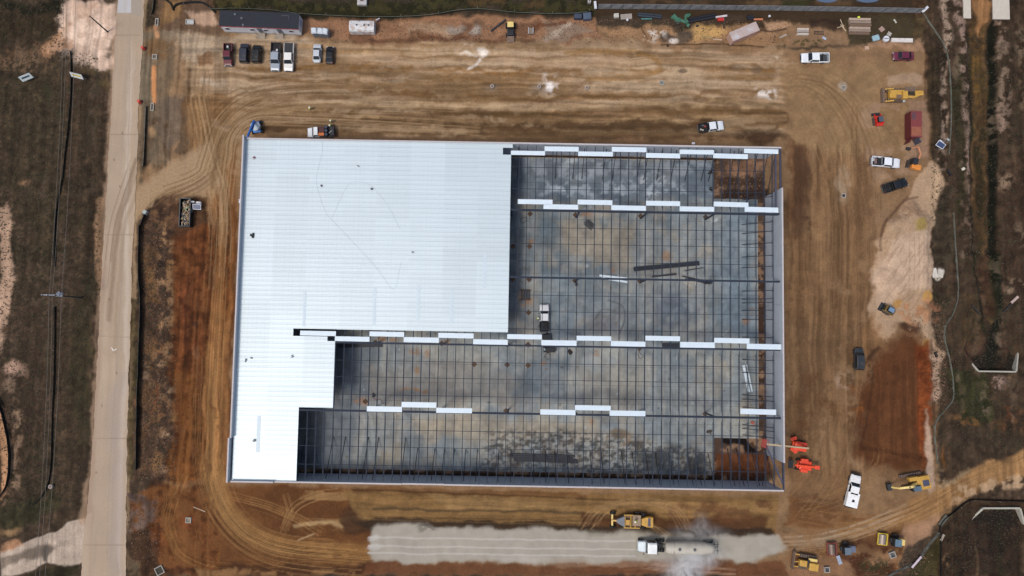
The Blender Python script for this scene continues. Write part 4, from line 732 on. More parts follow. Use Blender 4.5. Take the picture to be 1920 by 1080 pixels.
for rn, L_0 in rows:
    for i, (x0, x1, y0, y1) in enumerate(L_0):
        a = P(x0, (y0+y1)/2, ZR); b_ = P(x1, (y0+y1)/2, ZR); W = abs(P(x0,y0,ZR).y-P(x0,y1,ZR).y)
        m = MB(); l = b_.x-a.x; m.prism([(-l/2,-W/2),(l/2,-W/2),(l/2,W/2),(-l/2,W/2)], 0, .03)
        for k in range(5): m.box((0, -W/2+W*(k+.5)/5, .045), (l, W*.08, .03))
        tilt = random.uniform(-.0035,.0035) + (-.012 if (i > 5 and rn != 'third girder') else 0)
        o = m.build('deck_sheet', SM); o.location = ((a.x+b_.x)/2, (a.y+b_.y)/2, ZR+.05); o.rotation_euler = (0, 0, tilt)
        last = i == len(L_0)-1
        pos = 'easternmost' if last else ORD[i]+' from the west'
        tag(o, f'white roof deck sheet, {pos} in the row beside the {rn}', 'deck sheet', grp[rn])
for (a, b_, w_, lab) in (((1124,516.5),(1176,522.5),.42,'long white metal strip on the slab, upper of the crossed pair'),((1128,521),(1176,529),.4,'white metal strip on the slab lying just below its partner'),((1394,685),(1404,735),.5,'white panel strip lying upright on the slab near the east wall, wider one'),((1400,684),(1410,734),.25,'narrow white panel strip beside the wider one near the east wall')):
    A = P(*a,.2); B = P(*b_,.2); l = (B-A).length; o = MB().box((0,0,.05),(l,w_,.06)).build('metal_strip', SM); o.location = ((A.x+B.x)/2,(A.y+B.y)/2,.17 if w_ > .41 else .2); o.rotation_euler = (0,0,math.atan2(B.y-A.y,B.x-A.x)); tag(o, lab, 'metal strip', 'white metal strips lying on the slab')
# ---- small things on the roof and steel on the slab
def slabthing(name, lab, cat, parts, z=.16, group=None):
    o = None
    return o
def beam_stack(name, a, b_, n, wd, z, matx, lab, cat, h=.35, group=None, jitter=.0):
    A = P(*a, z); B = P(*b_, z); l = (B-A).length; t = thing(name, lab, cat, ((A.x+B.x)/2,(A.y+B.y)/2,z), math.atan2(B.y-A.y,B.x-A.x), group)
    for k in range(n):
        y = (k-(n-1)/2)*wd*1.15; j = random.uniform(-jitter, jitter); m = MB(); m.box((j,y,h*.05+.0),(l,wd,.04)); m.box((j,y,h),(l,wd,.04)); m.box((j,y,h/2),(l,wd*.14,h)); m.build('beam', matx, t)
    return t
DK = mat('dark steel', (34,38,48), .55, noise=.15); RU = mat('rusty steel', (104,70,48), .8, noise=.3, ns=3)
beam_stack('steel_beam_stack', (1188,505),(1310,494), 3, .26, .16, DK, 'long dark steel girders stacked side by side on the slab in the middle bay', 'steel beams', .6)
beam_stack('steel_beam_stack', (1222,519),(1268,514), 1, .3, .16, DK, 'single short dark steel beam just below the long girder stack', 'steel beams')
beam_stack('steel_beam_stack', (1284,508),(1318,502), 1, .14, .16, DK, 'thin dark angle iron at the east end of the long girder stack', 'steel beams')
beam_stack('steel_beam_stack', (1280,520),(1326,530), 3, .16, .16, DK, 'tangled thin dark bars on the slab beside a column', 'steel beams', jitter=1)
beam_stack('steel_beam_stack', (959,857),(1079,861), 4, .36, .16, DK, 'long dark steel bundle lying on the dirty south end of the slab', 'steel beams', .3, jitter=.6)
beam_stack('steel_beam_stack', (634,648),(717,647), 3, .25, .16, DK, 'dark steel bundle at the edge of the lower roof step', 'steel beams', .3)
beam_stack('steel_beam_stack', (1242,648),(1274,648.5), 3, .3, .16, DK, 'short pair of dark beams between two deck sheets near the third girder', 'steel beams')
for k, (a, b_) in enumerate((((1098,428),(1113,422)),((1097,432),(1111,426)),((1100,422),(1116,416)),((1106,414),(1118,412)))): pass
t = thing('angle_iron_pile', 'small pile of slanted black angle irons on the slab below the first girder', 'steel pile', P(1106,422,.16), .9)
for k in range(5): MB().box((k*.28-.6, (k%2)*.3, .1+.05*k), (.14, 2.0, .14), rz=-.12*k*.2).build('angle_iron', DK, t)
t = thing('rebar_rack', 'rusty steel rack of short beams near the white pickup inside the building', 'rack', P(985,553,.16), 0)
for k in range(4): MB().box((-.75+k*.5, 0, .3), (.26, 2.0, .25)).build('beam', DK, t)
for y in (-1.0, 1.0): MB().box((0, y, .1), (2.3, .2, .2)).build('skid', RU, t)
def blob(name, lab, cat, px, py, z, s, col, n=5, group=None, seed=1):
    r = random.Random(seed); c = P(px, py, z); m = MB()
    for k in range(n): m.box((r.uniform(-s,s)*.5, r.uniform(-s,s)*.5, r.uniform(.06,.2)*1.2), (s*r.uniform(.3,.8), s*r.uniform(.12,.5), r.uniform(.1,.3)), rz=r.uniform(0,3))
    o = m.build(name, mat(name+str(col), col, .7)); o.location = (c.x, c.y, z); return tag(o, lab, cat, group)
blob('scrap_pile','black bundle of rags lying on the white roof near the west parapet','scrap',473,442,ZR+.05,.7,(24,26,32),7,seed=3)
blob('scrap_pile','small red can and tools on the north-west roof corner','scrap',477,297,ZR+.05,.45,(140,60,64),4,seed=4)
blob('tool_pile','pale boxes and tools set against the west parapet','tools',452,377,ZR+.05,.7,(220,224,235),5,seed=5)
blob('tool_pile','grey screw guns lying crossed on the roof left of centre','tools',602,349,ZR+.05,.5,(92,98,108),4,seed=6)
blob('scrap_pile','brown square box on the roof near the south-west parapet','scrap',473,670,ZR+.05,.45,(110,72,66),3,seed=7)
blob('tool_pile','thin metal offcuts on the roof just left of the brown box','tools',463,676,ZR+.05,.6,(120,128,138),3,seed=8)
blob('tool_pile','small dark tool on the roof north of its middle','tools',672,311,ZR+.05,.4,(96,100,108),3,seed=9); blob('tool_pile','row of dark clamps on the middle of the roof','tools',697,354,ZR+.05,.4,(80,84,92),4,seed=10)
blob('tool_pile','small offcut lying on the lower roof step','tools',548,667,ZR+.05,.5,(110,114,122),3,seed=11); blob('tool_pile','small dark drill on the roof right of its centre','tools',774,474,ZR+.05,.4,(90,94,102),3,seed=12)
o = MB().cyl((0,0,0),(0,0,.3),.28,n=14).cyl((0,0,.3),(0,0,.36),.16,n=10).build('roof_drain', mat('drain grey', (120,124,130), .5)); o.location = P(477,826,ZR+.03); tag(o,'round grey drain cap on the south-west roof step','roof drain')
def cord(pts, z, lab, col=(168,180,190), r=.013):
    c = [P(x, y, z) for x, y in catmull(pts, 5)]; o = MB().tube([p-c[0] for p in c], r, 5).build('cord', mat('cord'+str(col), col, .6)); o.location = c[0]; tag(o, lab, 'cord', 'power cords snaking over the white roof' if z > 5 else None)
cord([(604,258),(604,285),(594,330),(597,360),(612,400),(622,412),(700,495),(737,542),(748,510),(752,490)], ZR+.07, 'long thin grey cord looping from the north edge down to the middle of the roof')
cord([(622,410),(640,370),(656,344),(680,342),(700,352),(730,390),(750,430)], ZR+.07, 'thin grey cord curving over the centre of the roof')
cord([(700,745),(706,750),(712,748),(718,756),(726,757)], .2, 'tangled red cord on the slab beside a rusty footing', (130,50,44), .05)
cord([(980,405),(976,412),(980,418),(988,414),(984,407),(978,410)], .2, 'coiled dark cable on the slab near the roof edge', (52,44,44), .05)
cord([(1022,668),(1026,674),(1032,670),(1028,662),(1022,666),(1020,672)], .2, 'coiled cable on the slab behind the black trailer', (60,54,52), .05)
cord([(1196,654),(1200,662),(1206,668),(1200,672),(1196,664)], .2, 'coiled cable below the third girder', (60,54,48), .05)
blob('scrap_pile','dark pile of blocks on the slab right of the black trailer','scrap',1069,660,.2,.9,(40,40,42),6,seed=21)
blob('bucket','orange barrel standing on the slab near the east wall','barrel',1411,794,.2,.6,(200,96,72),5,seed=22); blob('scrap_pile','dark gear dropped on the slab edge by the north-east pit','scrap',1332,323,.2,1.0,(26,30,34),6,seed=23); blob('scrap_pile','black and white tools at the slab edge by the north-east pit','scrap',1331,354,.2,.7,(24,24,28),5,seed=24); blob('scrap_pile','dark object on the slab of the west bay near the lower roof','scrap',700,741,.2,.6,(34,34,38),5,seed=25); blob('scrap_pile','brown heap on the slab near the south-east pit','scrap',1330,811,.2,.8,(66,52,40),6,seed=26); blob('scrap_pile','dark blocks beside the column on the first girder line','scrap',1080,532,.2,.7,(36,34,36),5,seed=27)
# ================================================================ VEHICLES
GLS = mat('vehicle glass', (22,28,33), .25, noise=.05); TY = mat('tyre rubber', (22,22,23), .85); RIM = mat('wheel rim', (128,130,134), .4, .6)
LMP = mat('headlamp lens', (170,174,174), .3); TLP = mat('tail lamp lens', (120,18,16), .3); BLK = mat('black plastic', (20,21,23), .6); CHR = mat('bumper chrome', (92,94,98), .45, .4); SEAT = mat('dark liner', (26,26,28), .8)
def paint(c): return mat('paint %d %d %d' % c, c, .38, 0, noise=.08, ns=1.2, coat=.15, stain=(150,130,108), stain_amt=.12, stain_scale=.9)
def wheel(x, y, r, w_, par, name='wheel'):
    o = MB().cyl((x,y-w_/2,r),(x,y+w_/2,r),r,n=18).build(name, TY, par, bevel=.03); s = 1 if y > 0 else -1
    MB().cyl((x,y+s*w_*.5,r),(x,y+s*(w_*.5+.02),r),r*.58,n=12).build('rim', RIM, o); return o
def panelq(pts, k=.12, off=.015, th=.02):
    """inset quad pushed outwards from a cab face: returns a thin glass pane"""
    p = [Vector(q) for q in pts]; c = sum(p, Vector())/4; nrm = (p[1]-p[0]).cross(p[3]-p[0]).normalized(); q = [v+(c-v)*k+nrm*off for v in p]
    m = MB(); m.hexa([v-nrm*th for v in q], q); return m
def greenhouse(par, col, xa, xb, xc, xd, hb, ht, z0, z1, name='cab', rear=True):
    """xa/xb base rear/front, xc/xd roof rear/front"""
    o = MB().hexa([(xa,-hb,z0),(xb,-hb,z0),(xb,hb,z0),(xa,hb,z0)], [(xc,-ht,z1),(xd,-ht,z1),(xd,ht,z1),(xc,ht,z1)]).build(name, paint(col), par, bevel=.07)
    panelq([(xb,-hb,z0),(xb,hb,z0),(xd,ht,z1),(xd,-ht,z1)], .08, .03).build('windshield', GLS, par)
    if rear: panelq([(xa,hb,z0),(xa,-hb,z0),(xc,-ht,z1),(xc,ht,z1)], .12, .03).build('rear_window', GLS, par)
    for s in (1, -1):
        a = [(xa,s*hb,z0),(xb,s*hb,z0),(xd,s*ht,z1),(xc,s*ht,z1)]; a = a if s < 0 else a[::-1]
        panelq(a, .14, .03).build('side_window', GLS, par)
    return o
def ring(x, hw, zb, zm, zt): return [(x,-hw*.92,zb),(x,hw*.92,zb),(x,hw,zm),(x,hw*.93,zt-.06),(x,hw*.8,zt),(x,-hw*.8,zt),(x,-hw*.93,zt-.06),(x,-hw,zm)]
def lamps(t, L, W, zf, zr):
    for s in (1, -1):
        MB().box((L/2-.1, s*W*.36, zf), (.2, .3, .16)).build('headlight', LMP, t, bevel=.02); MB().box((-L/2+.06, s*W*.42, zr), (.14, .16, .3)).build('tail_light', TLP, t)
def pickup(lab, rear, front, col, W=1.98, cover=None, load=None, bedcol=None, grp=None, rack=False, name='pickup_truck'):
    loc, rz, L = between(rear, front, 1.2); L = max(L, 4.9); t = thing(name, lab, 'pickup truck', loc, rz, grp); h = L/2; pc = paint(col)
    f = lambda u: h-u*L
    xc = f(.625)
    MB().loft([ring(xc,W/2,.5,.85,1.22), ring(f(.25),W/2,.5,.85,1.24), ring(f(.08),W/2*.98,.5,.85,1.16), ring(f(.015),W/2*.9,.52,.8,1.02)]).build('body', pc, t, bevel=.02, smooth=False)
    greenhouse(t, col, xc+.02, f(.24), xc+.12, f(.35), W*.46, W*.385, 1.2, 1.85)
    b = MB(); bl = xc+h-.1; bx = (-h+.1+xc)/2
    b.box((bx,0,.72),(bl,W*.9,.08)); b.box((bx,W/2-.07,.95),(bl,.13,.62)); b.box((bx,-W/2+.07,.95),(bl,.13,.62)); b.box((-h+.13,0,.95),(.1,W*.86,.6)); b.box((xc-.05,0,.98),(.08,W*.86,.55))
    bed = b.build('bed', paint(bedcol) if bedcol else pc, t, bevel=.015)
    MB().box((bx,0,.77),(bl-.2,W*.8,.03)).build('bed_liner', SEAT, t)
    if cover: MB().box((bx+.02,0,1.3),(bl-.04,W*.88,.06)).build('bed_cover', mat('bed cover'+str(cover), cover, .5), t, bevel=.02)
    MB().box((h-.03,0,.62),(.14,W*.94,.24)).build('bumper', CHR, t, bevel=.04); MB().box((-h-.02,0,.58),(.14,W*.92,.2)).build('bumper', CHR, t, bevel=.04); MB().box((h-.055,0,.86),(.08,W*.5,.24)).build('grille', BLK, t)
    lamps(t, L, W, .9, 1.0)
    for s in (1, -1):
        MB().box((f(.33), s*(W/2+.12), 1.28), (.14,.24,.2)).build('mirror', BLK, t, bevel=.03)
        for u in (.17, .79): wheel(f(u), s*(W/2-.12), .4, .27, t)
    if rack:
        MB().box((xc-.2,0,1.6),(.06,W*.85,.06)).box((xc-.2,W*.4,1.3),(.06,.06,.6)).box((xc-.2,-W*.4,1.3),(.06,.06,.6)).build('headache_rack', BLK, t)
    if load:
        for k, (u, v, sx_, sy_, sz_, c, nm) in enumerate(load): MB().box((xc-u*bl, v*W/2, .8+sz_/2), (sx_, sy_, sz_)).build(nm, mat('load'+str(c), c, .6), t, bevel=.03)
    return t
def carbody(lab, rear, front, col, kind='sedan', W=1.82, grp=None, roof=None):
    nm = {'sedan':'parked_car','suv':'sport_utility_vehicle'}[kind]; loc, rz, L = between(rear, front, .9); t = thing(nm, lab, 'car', loc, rz, grp); h = L/2; pc = paint(col); f = lambda u: h-u*L
    if kind == 'sedan':
        MB().loft([ring(-h+.02,W/2*.86,.4,.62,.86), ring(-h+.25,W/2*.95,.3,.65,.98), ring(f(.8),W/2,.28,.65,1.0), ring(f(.3),W/2,.28,.65,.98), ring(f(.1),W/2*.95,.3,.6,.86), ring(h-.02,W/2*.78,.38,.55,.7)]).build('body', pc, t, bevel=.02)
        greenhouse(t, roof or col, f(.86), f(.24), f(.7), f(.38), W*.44, W*.35, .95, 1.44)
    else:
        MB().loft([ring(-h+.02,W/2*.92,.45,.8,1.1), ring(-h+.2,W/2,.4,.8,1.14), ring(f(.28),W/2,.4,.8,1.14), ring(f(.08),W/2*.96,.42,.75,1.04), ring(h-.02,W/2*.82,.45,.7,.9)]).build('body', pc, t, bevel=.02)
        greenhouse(t, roof or col, f(.985), f(.21), f(.93), f(.33), W*.46, W*.39, 1.1, 1.72)
        MB().box((f(.6),W*.3,1.76),(L*.42,.05,.05)).build('roof_rail', CHR, t); MB().box((f(.6),-W*.3,1.76),(L*.42,.05,.05)).build('roof_rail', CHR, t)
    lamps(t, L*.985, W*.92, .68, .85)
    for s in (1, -1):
        MB().box((f(.32), s*(W/2+.09), 1.02), (.14,.2,.14)).build('mirror', pc, t, bevel=.03)
        for u in (.18, .8): wheel(f(u), s*(W/2-.11), .34, .23, t)
    return t
PK = 'vehicles parked in the row by the office trailer'
pickup('dark red pickup truck at the west end of the row by the office trailer', (427,80.5),(426.5,122), (96,28,40), 1.85, grp=PK, load=[(.55,.0,.4,.4,.5,(190,188,186),'bucket')])
carbody('dark blue-grey estate car, second from the west in the row by the office trailer', (457,118),(458.5,81.5), (40,45,56), 'suv', 1.9, PK)
carbody('black sport utility vehicle beside the blue-grey one in the parked row', (480,118),(481.5,84.5), (14,17,18), 'suv', 1.88, PK)
pickup('silver crew cab pickup with dark open bed in the parked row', (517,78.5),(515,132), (146,156,166), 2.05, grp=PK, bedcol=(36,38,42), load=[(.25,.3,.5,.4,.4,(190,192,196),'toolbox'),(.1,-.1,.3,1.2,.4,(120,124,130),'toolbox')])
pickup('white crew cab pickup with black bed cover in the parked row', (541.5,79.5),(540,132.5), (226,224,218), 2.05, cover=(38,40,44), grp=PK)
carbody('light silver saloon car with dark glass near the east end of the parked row', (593.5,117),(594.5,82), (188,194,200), 'sedan', 1.78, PK)
carbody('black compact car at the east end of the parked row', (617.5,119),(619,86.5), (15,18,23), 'sedan', 1.8, PK)
pickup('white crew cab pickup facing west alone in the north-east yard', (1556,107.5),(1502.5,107.5), (226,232,236), 2.05, load=[(.6,.1,.8,1.2,.3,(60,62,66),'toolbox'),(.85,0,.3,1.6,.35,(120,124,126),'toolbox')])
carbody('maroon saloon car facing west in the north-east corner', (1714,104.5),(1674.5,104.5), (98,34,58), 'sedan', 1.85)
pickup('white pickup with cluttered black bed just north of the building', (1310,240),(1357.5,234), (222,228,234), 2.0, bedcol=(30,30,32), rack=True, load=[(.3,.2,.4,.3,.3,(150,60,50),'toolbox'),(.6,-.5,.25,.25,.3,(220,210,190),'bucket'),(.8,-.3,.3,.3,.25,(200,196,180),'bucket'),(.5,.5,.5,.2,.2,(110,112,116),'toolbox')])
pickup('white pickup facing east with tools in its bed beside the mini excavator', (1634.5,301),(1688.5,306), (228,232,238), 2.05, rack=True, load=[(.25,0,.9,1.5,.25,(30,30,34),'toolbox'),(.65,0,.5,1.1,.4,(120,96,92),'toolbox'),(.85,.3,.4,.6,.3,(184,186,190),'toolbox')])
pickup('black pickup truck with its door open near the cream soil stockpile', (1657,354.5),(1702,340), (22,25,28), 1.95, load=[(.4,.2,.6,.5,.3,(16,16,18),'toolbox')])
carbody('dark grey sport utility vehicle parked alone beside the red-brown cut', (1611,694),(1610.5,652.5), (40,45,50), 'suv', 1.95)
sv = pickup('white service truck with tall utility box at the south-east of the yard', (1593.5,950),(1607,891), (232,234,232), 2.2, name='service_truck')
sv['category'] = 'service truck'
b_ = MB(); b_.box((-1.75,0,1.35),(2.9,2.35,1.0)).build('utility_box', paint((236,238,236)), sv, bevel=.05); MB().box((-1.9,-.1,1.87),(.5,.5,.05)).build('hatch', BLK, sv); MB().box((3.35,0,.9),(.2,2.1,.6)).build('bull_bar', BLK, sv, bevel=.03); MB().box((-3.35,0,.7),(.3,1.5,.5)).build('step', BLK, sv)
pickup('white pickup with long black bed parked inside the building', (1021,622),(1020.5,570.5), (226,228,230), 2.0, bedcol=(28,28,30), load=[(.5,0,1.6,1.4,.35,(22,22,24),'toolbox')])
# flatbed work truck on the north side
loc, rz, L = between((628,246),(576,248), 1.2); t = thing('work_truck', 'white work truck with orange box and blue barrels on its flat bed', 'work truck', loc, rz); h = L/2; f = lambda u: h-u*L; W = 2.1
MB().loft([ring(f(.42),W/2,.5,.85,1.25), ring(f(.22),W/2,.5,.85,1.26), ring(f(.06),W/2*.96,.5,.85,1.15), ring(f(0.01),W/2*.86,.52,.8,1.0)]).build('body', paint((224,228,230)), t, bevel=.02)
greenhouse(t, (226,230,232), f(.42), f(.18), f(.4), f(.26), W*.46, W*.4, 1.22, 1.9)
MB().box((f(.71),0,.95),(L*.56,2.3,.14)).build('flatbed', BLK, t, bevel=.02); MB().box((f(.52),.62,1.35),(1.15,.6,.65)).build('toolbox', paint((204,112,44)), t, bevel=.04); MB().box((f(.52),-.35,1.3),(1.2,1.1,.55)).build('generator', mat('dark red', (74,34,32), .6), t, bevel=.04)
for k in range(3): MB().cyl((f(.7),-.75+k*.75,1.02),(f(.7),-.75+k*.75,1.9),.33,n=14).build('barrel', mat('barrel blue', (38,50,66), .5), t)
MB().box((f(.9),0,1.25),(.9,1.9,.45)).build('toolbox', mat('rear box', (34,36,42), .6), t, bevel=.03); MB().box((f(.85),.2,1.55),(.7,.12,.08),rz=.7).build('hose', LMP, t)
lamps(t, L, W, .88, .9)
for s in (1, -1):
    for u in (.17, .8): wheel(f(u), s*(W/2-.12), .42, .28, t)
    MB().box((f(.25), s*(W/2+.12), 1.3), (.12,.22,.2)).build('mirror', BLK, t)
# black trailer under the deck sheet
loc, rz, L = between((1028,662),(1025,624), .6); t = thing('flat_trailer', 'black trailer loaded with dark welding gear behind the white pickup inside the building', 'trailer', loc, rz)
MB().box((0,0,.6),(L*.9,1.9,.12)).build('trailer_bed', BLK, t); MB().box((L*.3,0,1.0),(1.0,1.4,.7)).build('welder', mat('welder', (30,34,38), .5), t, bevel=.05); MB().box((-L*.35,-.5,1.1),(1.1,1.9,.9)).build('compressor', mat('compressor', (18,20,22), .5), t, bevel=.06)
MB().box((-L*.3,.75,1.5),(.4,.3,.1)).build('lid', mat('lid', (150,170,186), .5), t); MB().bar((L*.45,0,.5),(L*.62,0,.5),.12,.12).build('tow_bar', BLK, t)
for s in (1,-1): wheel(-.2, s*1.02, .34, .22, t)
# bulk tanker
loc, rz, L = between((1349,1028.5),(1196,1025.5), 2.0); t = thing('tanker_truck', 'white tractor unit hauling a long dusty beige bulk tank along the grey lime strip', 'tanker truck', loc, rz); h = L/2; f = lambda px: h-(px-1196)/153*L
cabm = MB().loft([[(x,-hw,.7),(x,hw,.7),(x,hw,zt-.2),(x,hw*.85,zt),(x,-hw*.85,zt),(x,-hw,zt-.2)] for x, hw, zt in ((f(1213),1.05,1.9),(f(1206),1.05,1.85),(f(1199),1.0,1.75),(f(1197),.9,1.6))]).build('hood', paint((210,222,226)), t, bevel=.03)
greenhouse(t, (226,232,230), f(1231), f(1210), f(1230), f(1213), 1.15, 1.08, 1.3, 3.0); MB().box((f(1222),0,3.1),(1.7,1.9,.35)).build('roof_fairing', paint((230,234,232)), t, bevel=.12)
fr = MB(); fr.box((f(1240),.4,.95),(3.6,.12,.25)); fr.box((f(1240),-.4,.95),(3.6,.12,.25)); fr.box((f(1238),0,1.0),(.2,2.0,.15)); fr.box((f(1243),0,1.0),(.2,2.0,.15)); fr.cyl((f(1237),0,1.1),(f(1237),0,1.2),.5); fr.build('frame', BLK, t)
rings = []
for px, r in ((1247,.35),(1248,1.0),(1256,1.12),(1266,1.22),(1310,1.24),(1322,1.12),(1332,.95),(1338,.72),(1339,.2)):
    rings.append([(f(px), r*math.cos(2*math.pi*i/20), 2.0+r*1.0*math.sin(2*math.pi*i/20)) for i in range(20)])
tk = MB().loft(rings).build('tank', mat('dusty tank', (184,178,164), .6, noise=.06, ns=.6, stain=(160,152,138), stain_amt=.5, stain_scale=.5), t, smooth=True)
for px in (1272,1300): MB().cyl((f(px),0,3.2),(f(px),0,3.36),.3,n=12).build('hatch', CHR, tk)
MB().box((f(1262),0,2.9),(.08,2.3,.5)).build('tank_band', mat('band', (160,156,146), .5), tk)
m = MB(); m.box((f(1344),.6,1.5),(1.1,.1,.1)); m.box((f(1344),-.6,1.5),(1.1,.1,.1)); m.box((f(1347),0,1.5),(.1,2.4,.12)); m.box((f(1341),0,1.2),(.1,2.2,.1)); m.bar((f(1339),.3,1.6),(f(1348),-.3,1.2),.1,.1); m.build('rear_frame', BLK, t); MB().box((f(1296),0,.9),(9,.9,.2)).build('chassis', BLK, t)
for s in (1,-1):
    for px in (1203,1236,1244,1326,1336): wheel(f(px), s*(1.05 if px < 1210 else .98), .5, .34 if px < 1210 else .5, t)
    MB().box((f(1207), s*1.35, 2.0),(.2,.25,.5)).build('mirror', CHR, t); MB().cyl((f(1231.5), s*.95, 1.2),(f(1231.5), s*.95, 3.5),.08).build('exhaust_stack', CHR, t); MB().box((f(1196.5), s*.8, 1.1),(.1,.3,.22)).build('headlight', LMP, t)
# ================================================================ MACHINES
YEL = (192,150,66); YB = mat('machine yellow', YEL, .5, noise=.12, stain=(150,110,50), stain_amt=.4, stain_scale=1.2); YP = mat('pale yellow', (222,196,120), .5, noise=.1); TRK = mat('track shoe', (84,76,70), .8, noise=.25, ns=4); DG = mat('machine dark', (34,38,44), .5); BG = mat('blue grey panel', (86,104,120), .4); RD = mat('machine red', (196,44,32), .45); OR = mat('lift orange', (222,74,44), .45, noise=.06); MUD = mat('muddy steel', (112,92,78), .7, noise=.25, ns=3)
def crawler(t, L, W, tw, hh=.9, m=TRK, x0=0, y0=0):
    for s in (1, -1):
        y = y0+s*(W-tw)/2; r = hh/2; pts = [(x0+L/2-r+r*math.cos(a), r+r*math.sin(a)) for a in np.linspace(-math.pi/2, math.pi/2, 7)]+[(x0-L/2+r+r*math.cos(a), r+r*math.sin(a)) for a in np.linspace(math.pi/2, 3*math.pi/2, 7)]
        o = MB().loft([[(px, y-tw/2, pz) for px, pz in pts], [(px, y+tw/2, pz) for px, pz in pts]]).build('track', m, t)
        g_ = MB()
        for k in range(int(L/.35)): g_.box((x0-L/2+.25+k*.35, y, hh+.015), (.12, tw, .05))
        g_.build('track_shoe', DG, o)
def bucket(m, p, w_, s=.5):
    x, y, z = p; return m.loft([[(x-s*.1,y+k*w_/2,z+s*.6),(x+s*.9,y+k*w_/2,z+s*.5),(x+s,y+k*w_/2,z-s*.3),(x+s*.4,y+k*w_/2,z-s*.7),(x-s*.5,y+k*w_/2,z-s*.5)] for k in (-1,1)])
# yellow excavator by the south-east corner
def excavator(lab, c, front, house_px, boom, name='excavator', body=YB, sc=1., tr=None):
    loc, rz, L = between(c, front, 1.0); loc = P(*c, 0); t = thing(name, lab, 'excavator', loc, rz)
    return t
A = P(1713,902,0); B = P(1664,911,0); rz = math.atan2(B.y-A.y, B.x-A.x); D_ = (B-A).length
t = thing('excavator', 'yellow crawler excavator reaching its bucket over the red-brown cut in the south-east', 'excavator', A, rz)
crawler(t, 4.6, 3.0, .6, .85, MUD, .7, -.35)
MB().box((-.95,.1,1.6),(2.6,2.7,1.1)).build('engine_house', YB, t, bevel=.15); MB().box((.95,-.95,1.6),(1.7,.85,1.1)).build('side_tank', YB, t, bevel=.08); MB().box((-1.3,.2,2.18),(1.3,1.2,.08)).build('engine_grille', mat('grille blue', (70,72,92), .5), t, bevel=.02)
cb = MB().box((.9,.85,1.95),(1.7,1.05,1.6)).build('cab', DG, t, bevel=.1); MB().box((.85,.85,2.78),(1.5,.95,.06)).build('cab_roof', BG, cb, bevel=.02)
MB().bar((.5,0,1.7),(2.4,0,3.6),.5,.6).build('boom', YP, t, bevel=.04); MB().bar((2.3,0,3.6),(4.7,0,2.9),.42,.5).build('boom', YP, t, bevel=.04); MB().bar((4.5,0,3.2),(5.2,0,1.3),.36,.4).build('stick', YP, t, bevel=.04); MB().cyl((1.2,0,2.9),(3.0,0,3.9),.09).build('hydraulic_cylinder', CHR, t); bucket(MB(), (5.3,0,.9), 1.3, .8).build('bucket', DG, t)
# yellow loader in the north-east
loc, rz, L = between((1730,178),(1656,178), 1); t = thing('crawler_loader', 'yellow crawler tractor with rear arm and wide dark bucket north of the maroon container', 'crawler tractor', loc, rz)
crawler(t, 3.9, 2.75, .55, .95, MUD, 1.4); MB().box((1.5,0,1.3),(3.2,1.7,1.0)).build('engine_house', YB, t, bevel=.12); MB().box((2.2,-.2,1.85),(1.6,1.0,.2)).build('hood', YB, t, bevel=.06); MB().box((.2,.4,1.9),(1.0,1.6,1.1)).build('cab', YB, t, bevel=.1); MB().box((1.2,.65,1.9),(1.2,.8,.06)).build('platform', MUD, t)
MB().bar((2.0,1.25,1.2),(3.6,1.3,.7),.25,.3).build('lift_arm', YB, t); MB().bar((2.0,-1.25,1.2),(3.6,-1.3,.7),.25,.3).build('lift_arm', YB, t); MB().loft([[(3.7,k,.9),(3.95,k,.1),(4.3,k,.15),(4.2,k,.95)] for k in (-1.45,1.45)]).build('bucket', MUD, t)
for k,(a,b2) in enumerate((((-.4,.5,1.2),(-2.0,.7,1.6)),((-1.9,.7,1.6),(-3.9,-.2,1.3)))): MB().bar(a,b2,.4,.45).build('rear_arm', YB, t)
MB().box((-2.1,-.35,1.25),(2.0,.5,.5)).build('rear_frame', mat('dark olive', (50,46,34), .6), t, bevel=.03); MB().box((-3.1,-.2,1.55),(1.7,1.0,.25),rz=.05).build('rear_plate', YP if False else YB, t, bevel=.05); MB().cyl((-.2,1.15,.6),(-.2,1.25,1.0),.3).build('lamp', LMP, t)
o = MB().box((0,0,.06),(2.1,1.4,.14)).build('dirt_slab', MUD); o.location = P(1706,169,0); o.rotation_euler=(0,0,0); tag(o,'brown muddy mat lying against the yellow crawler tractor','mat')
# bulldozer, south
loc, rz, L = between((1534,1058),(1486,1050), 1); t = thing('bulldozer', 'yellow bulldozer with tall muddy blade at the south edge', 'bulldozer', loc, rz); h = L/2
crawler(t, 3.6, 2.9, .62, .95, MUD, -.5); MB().loft([[(h-.35,k,1.3),(h-.2,k,.6),(h-.3,k,.05),(h-.15,k,.05),(h-.05,k,.6),(h-.2,k,1.3)] for k in (-1.75,1.75)]).build('blade', MUD, t)
MB().box((.6,.15,1.35),(1.6,1.2,1.0)).build('engine_house', YB, t, bevel=.12); MB().box((-1.3,.45,1.75),(1.8,1.5,1.2)).build('cab', YB, t, bevel=.15); MB().box((-1.2,-.75,1.5),(1.7,.6,.5)).build('fuel_tank', YP, t, bevel=.05); MB().box((-.3,0,1.5),(.5,1.4,.8)).build('seat_well', DG, t)
MB().bar((.4,1.2,.7),(h-.3,1.2,.6),.2,.25).build('push_arm', YB, t); MB().bar((.4,-1.2,.7),(h-.3,-1.2,.6),.2,.25).build('push_arm', YB, t); MB().bar((1.2,0,1.1),(h-.3,.3,.9),.15,.15).build('push_arm', YB, t)
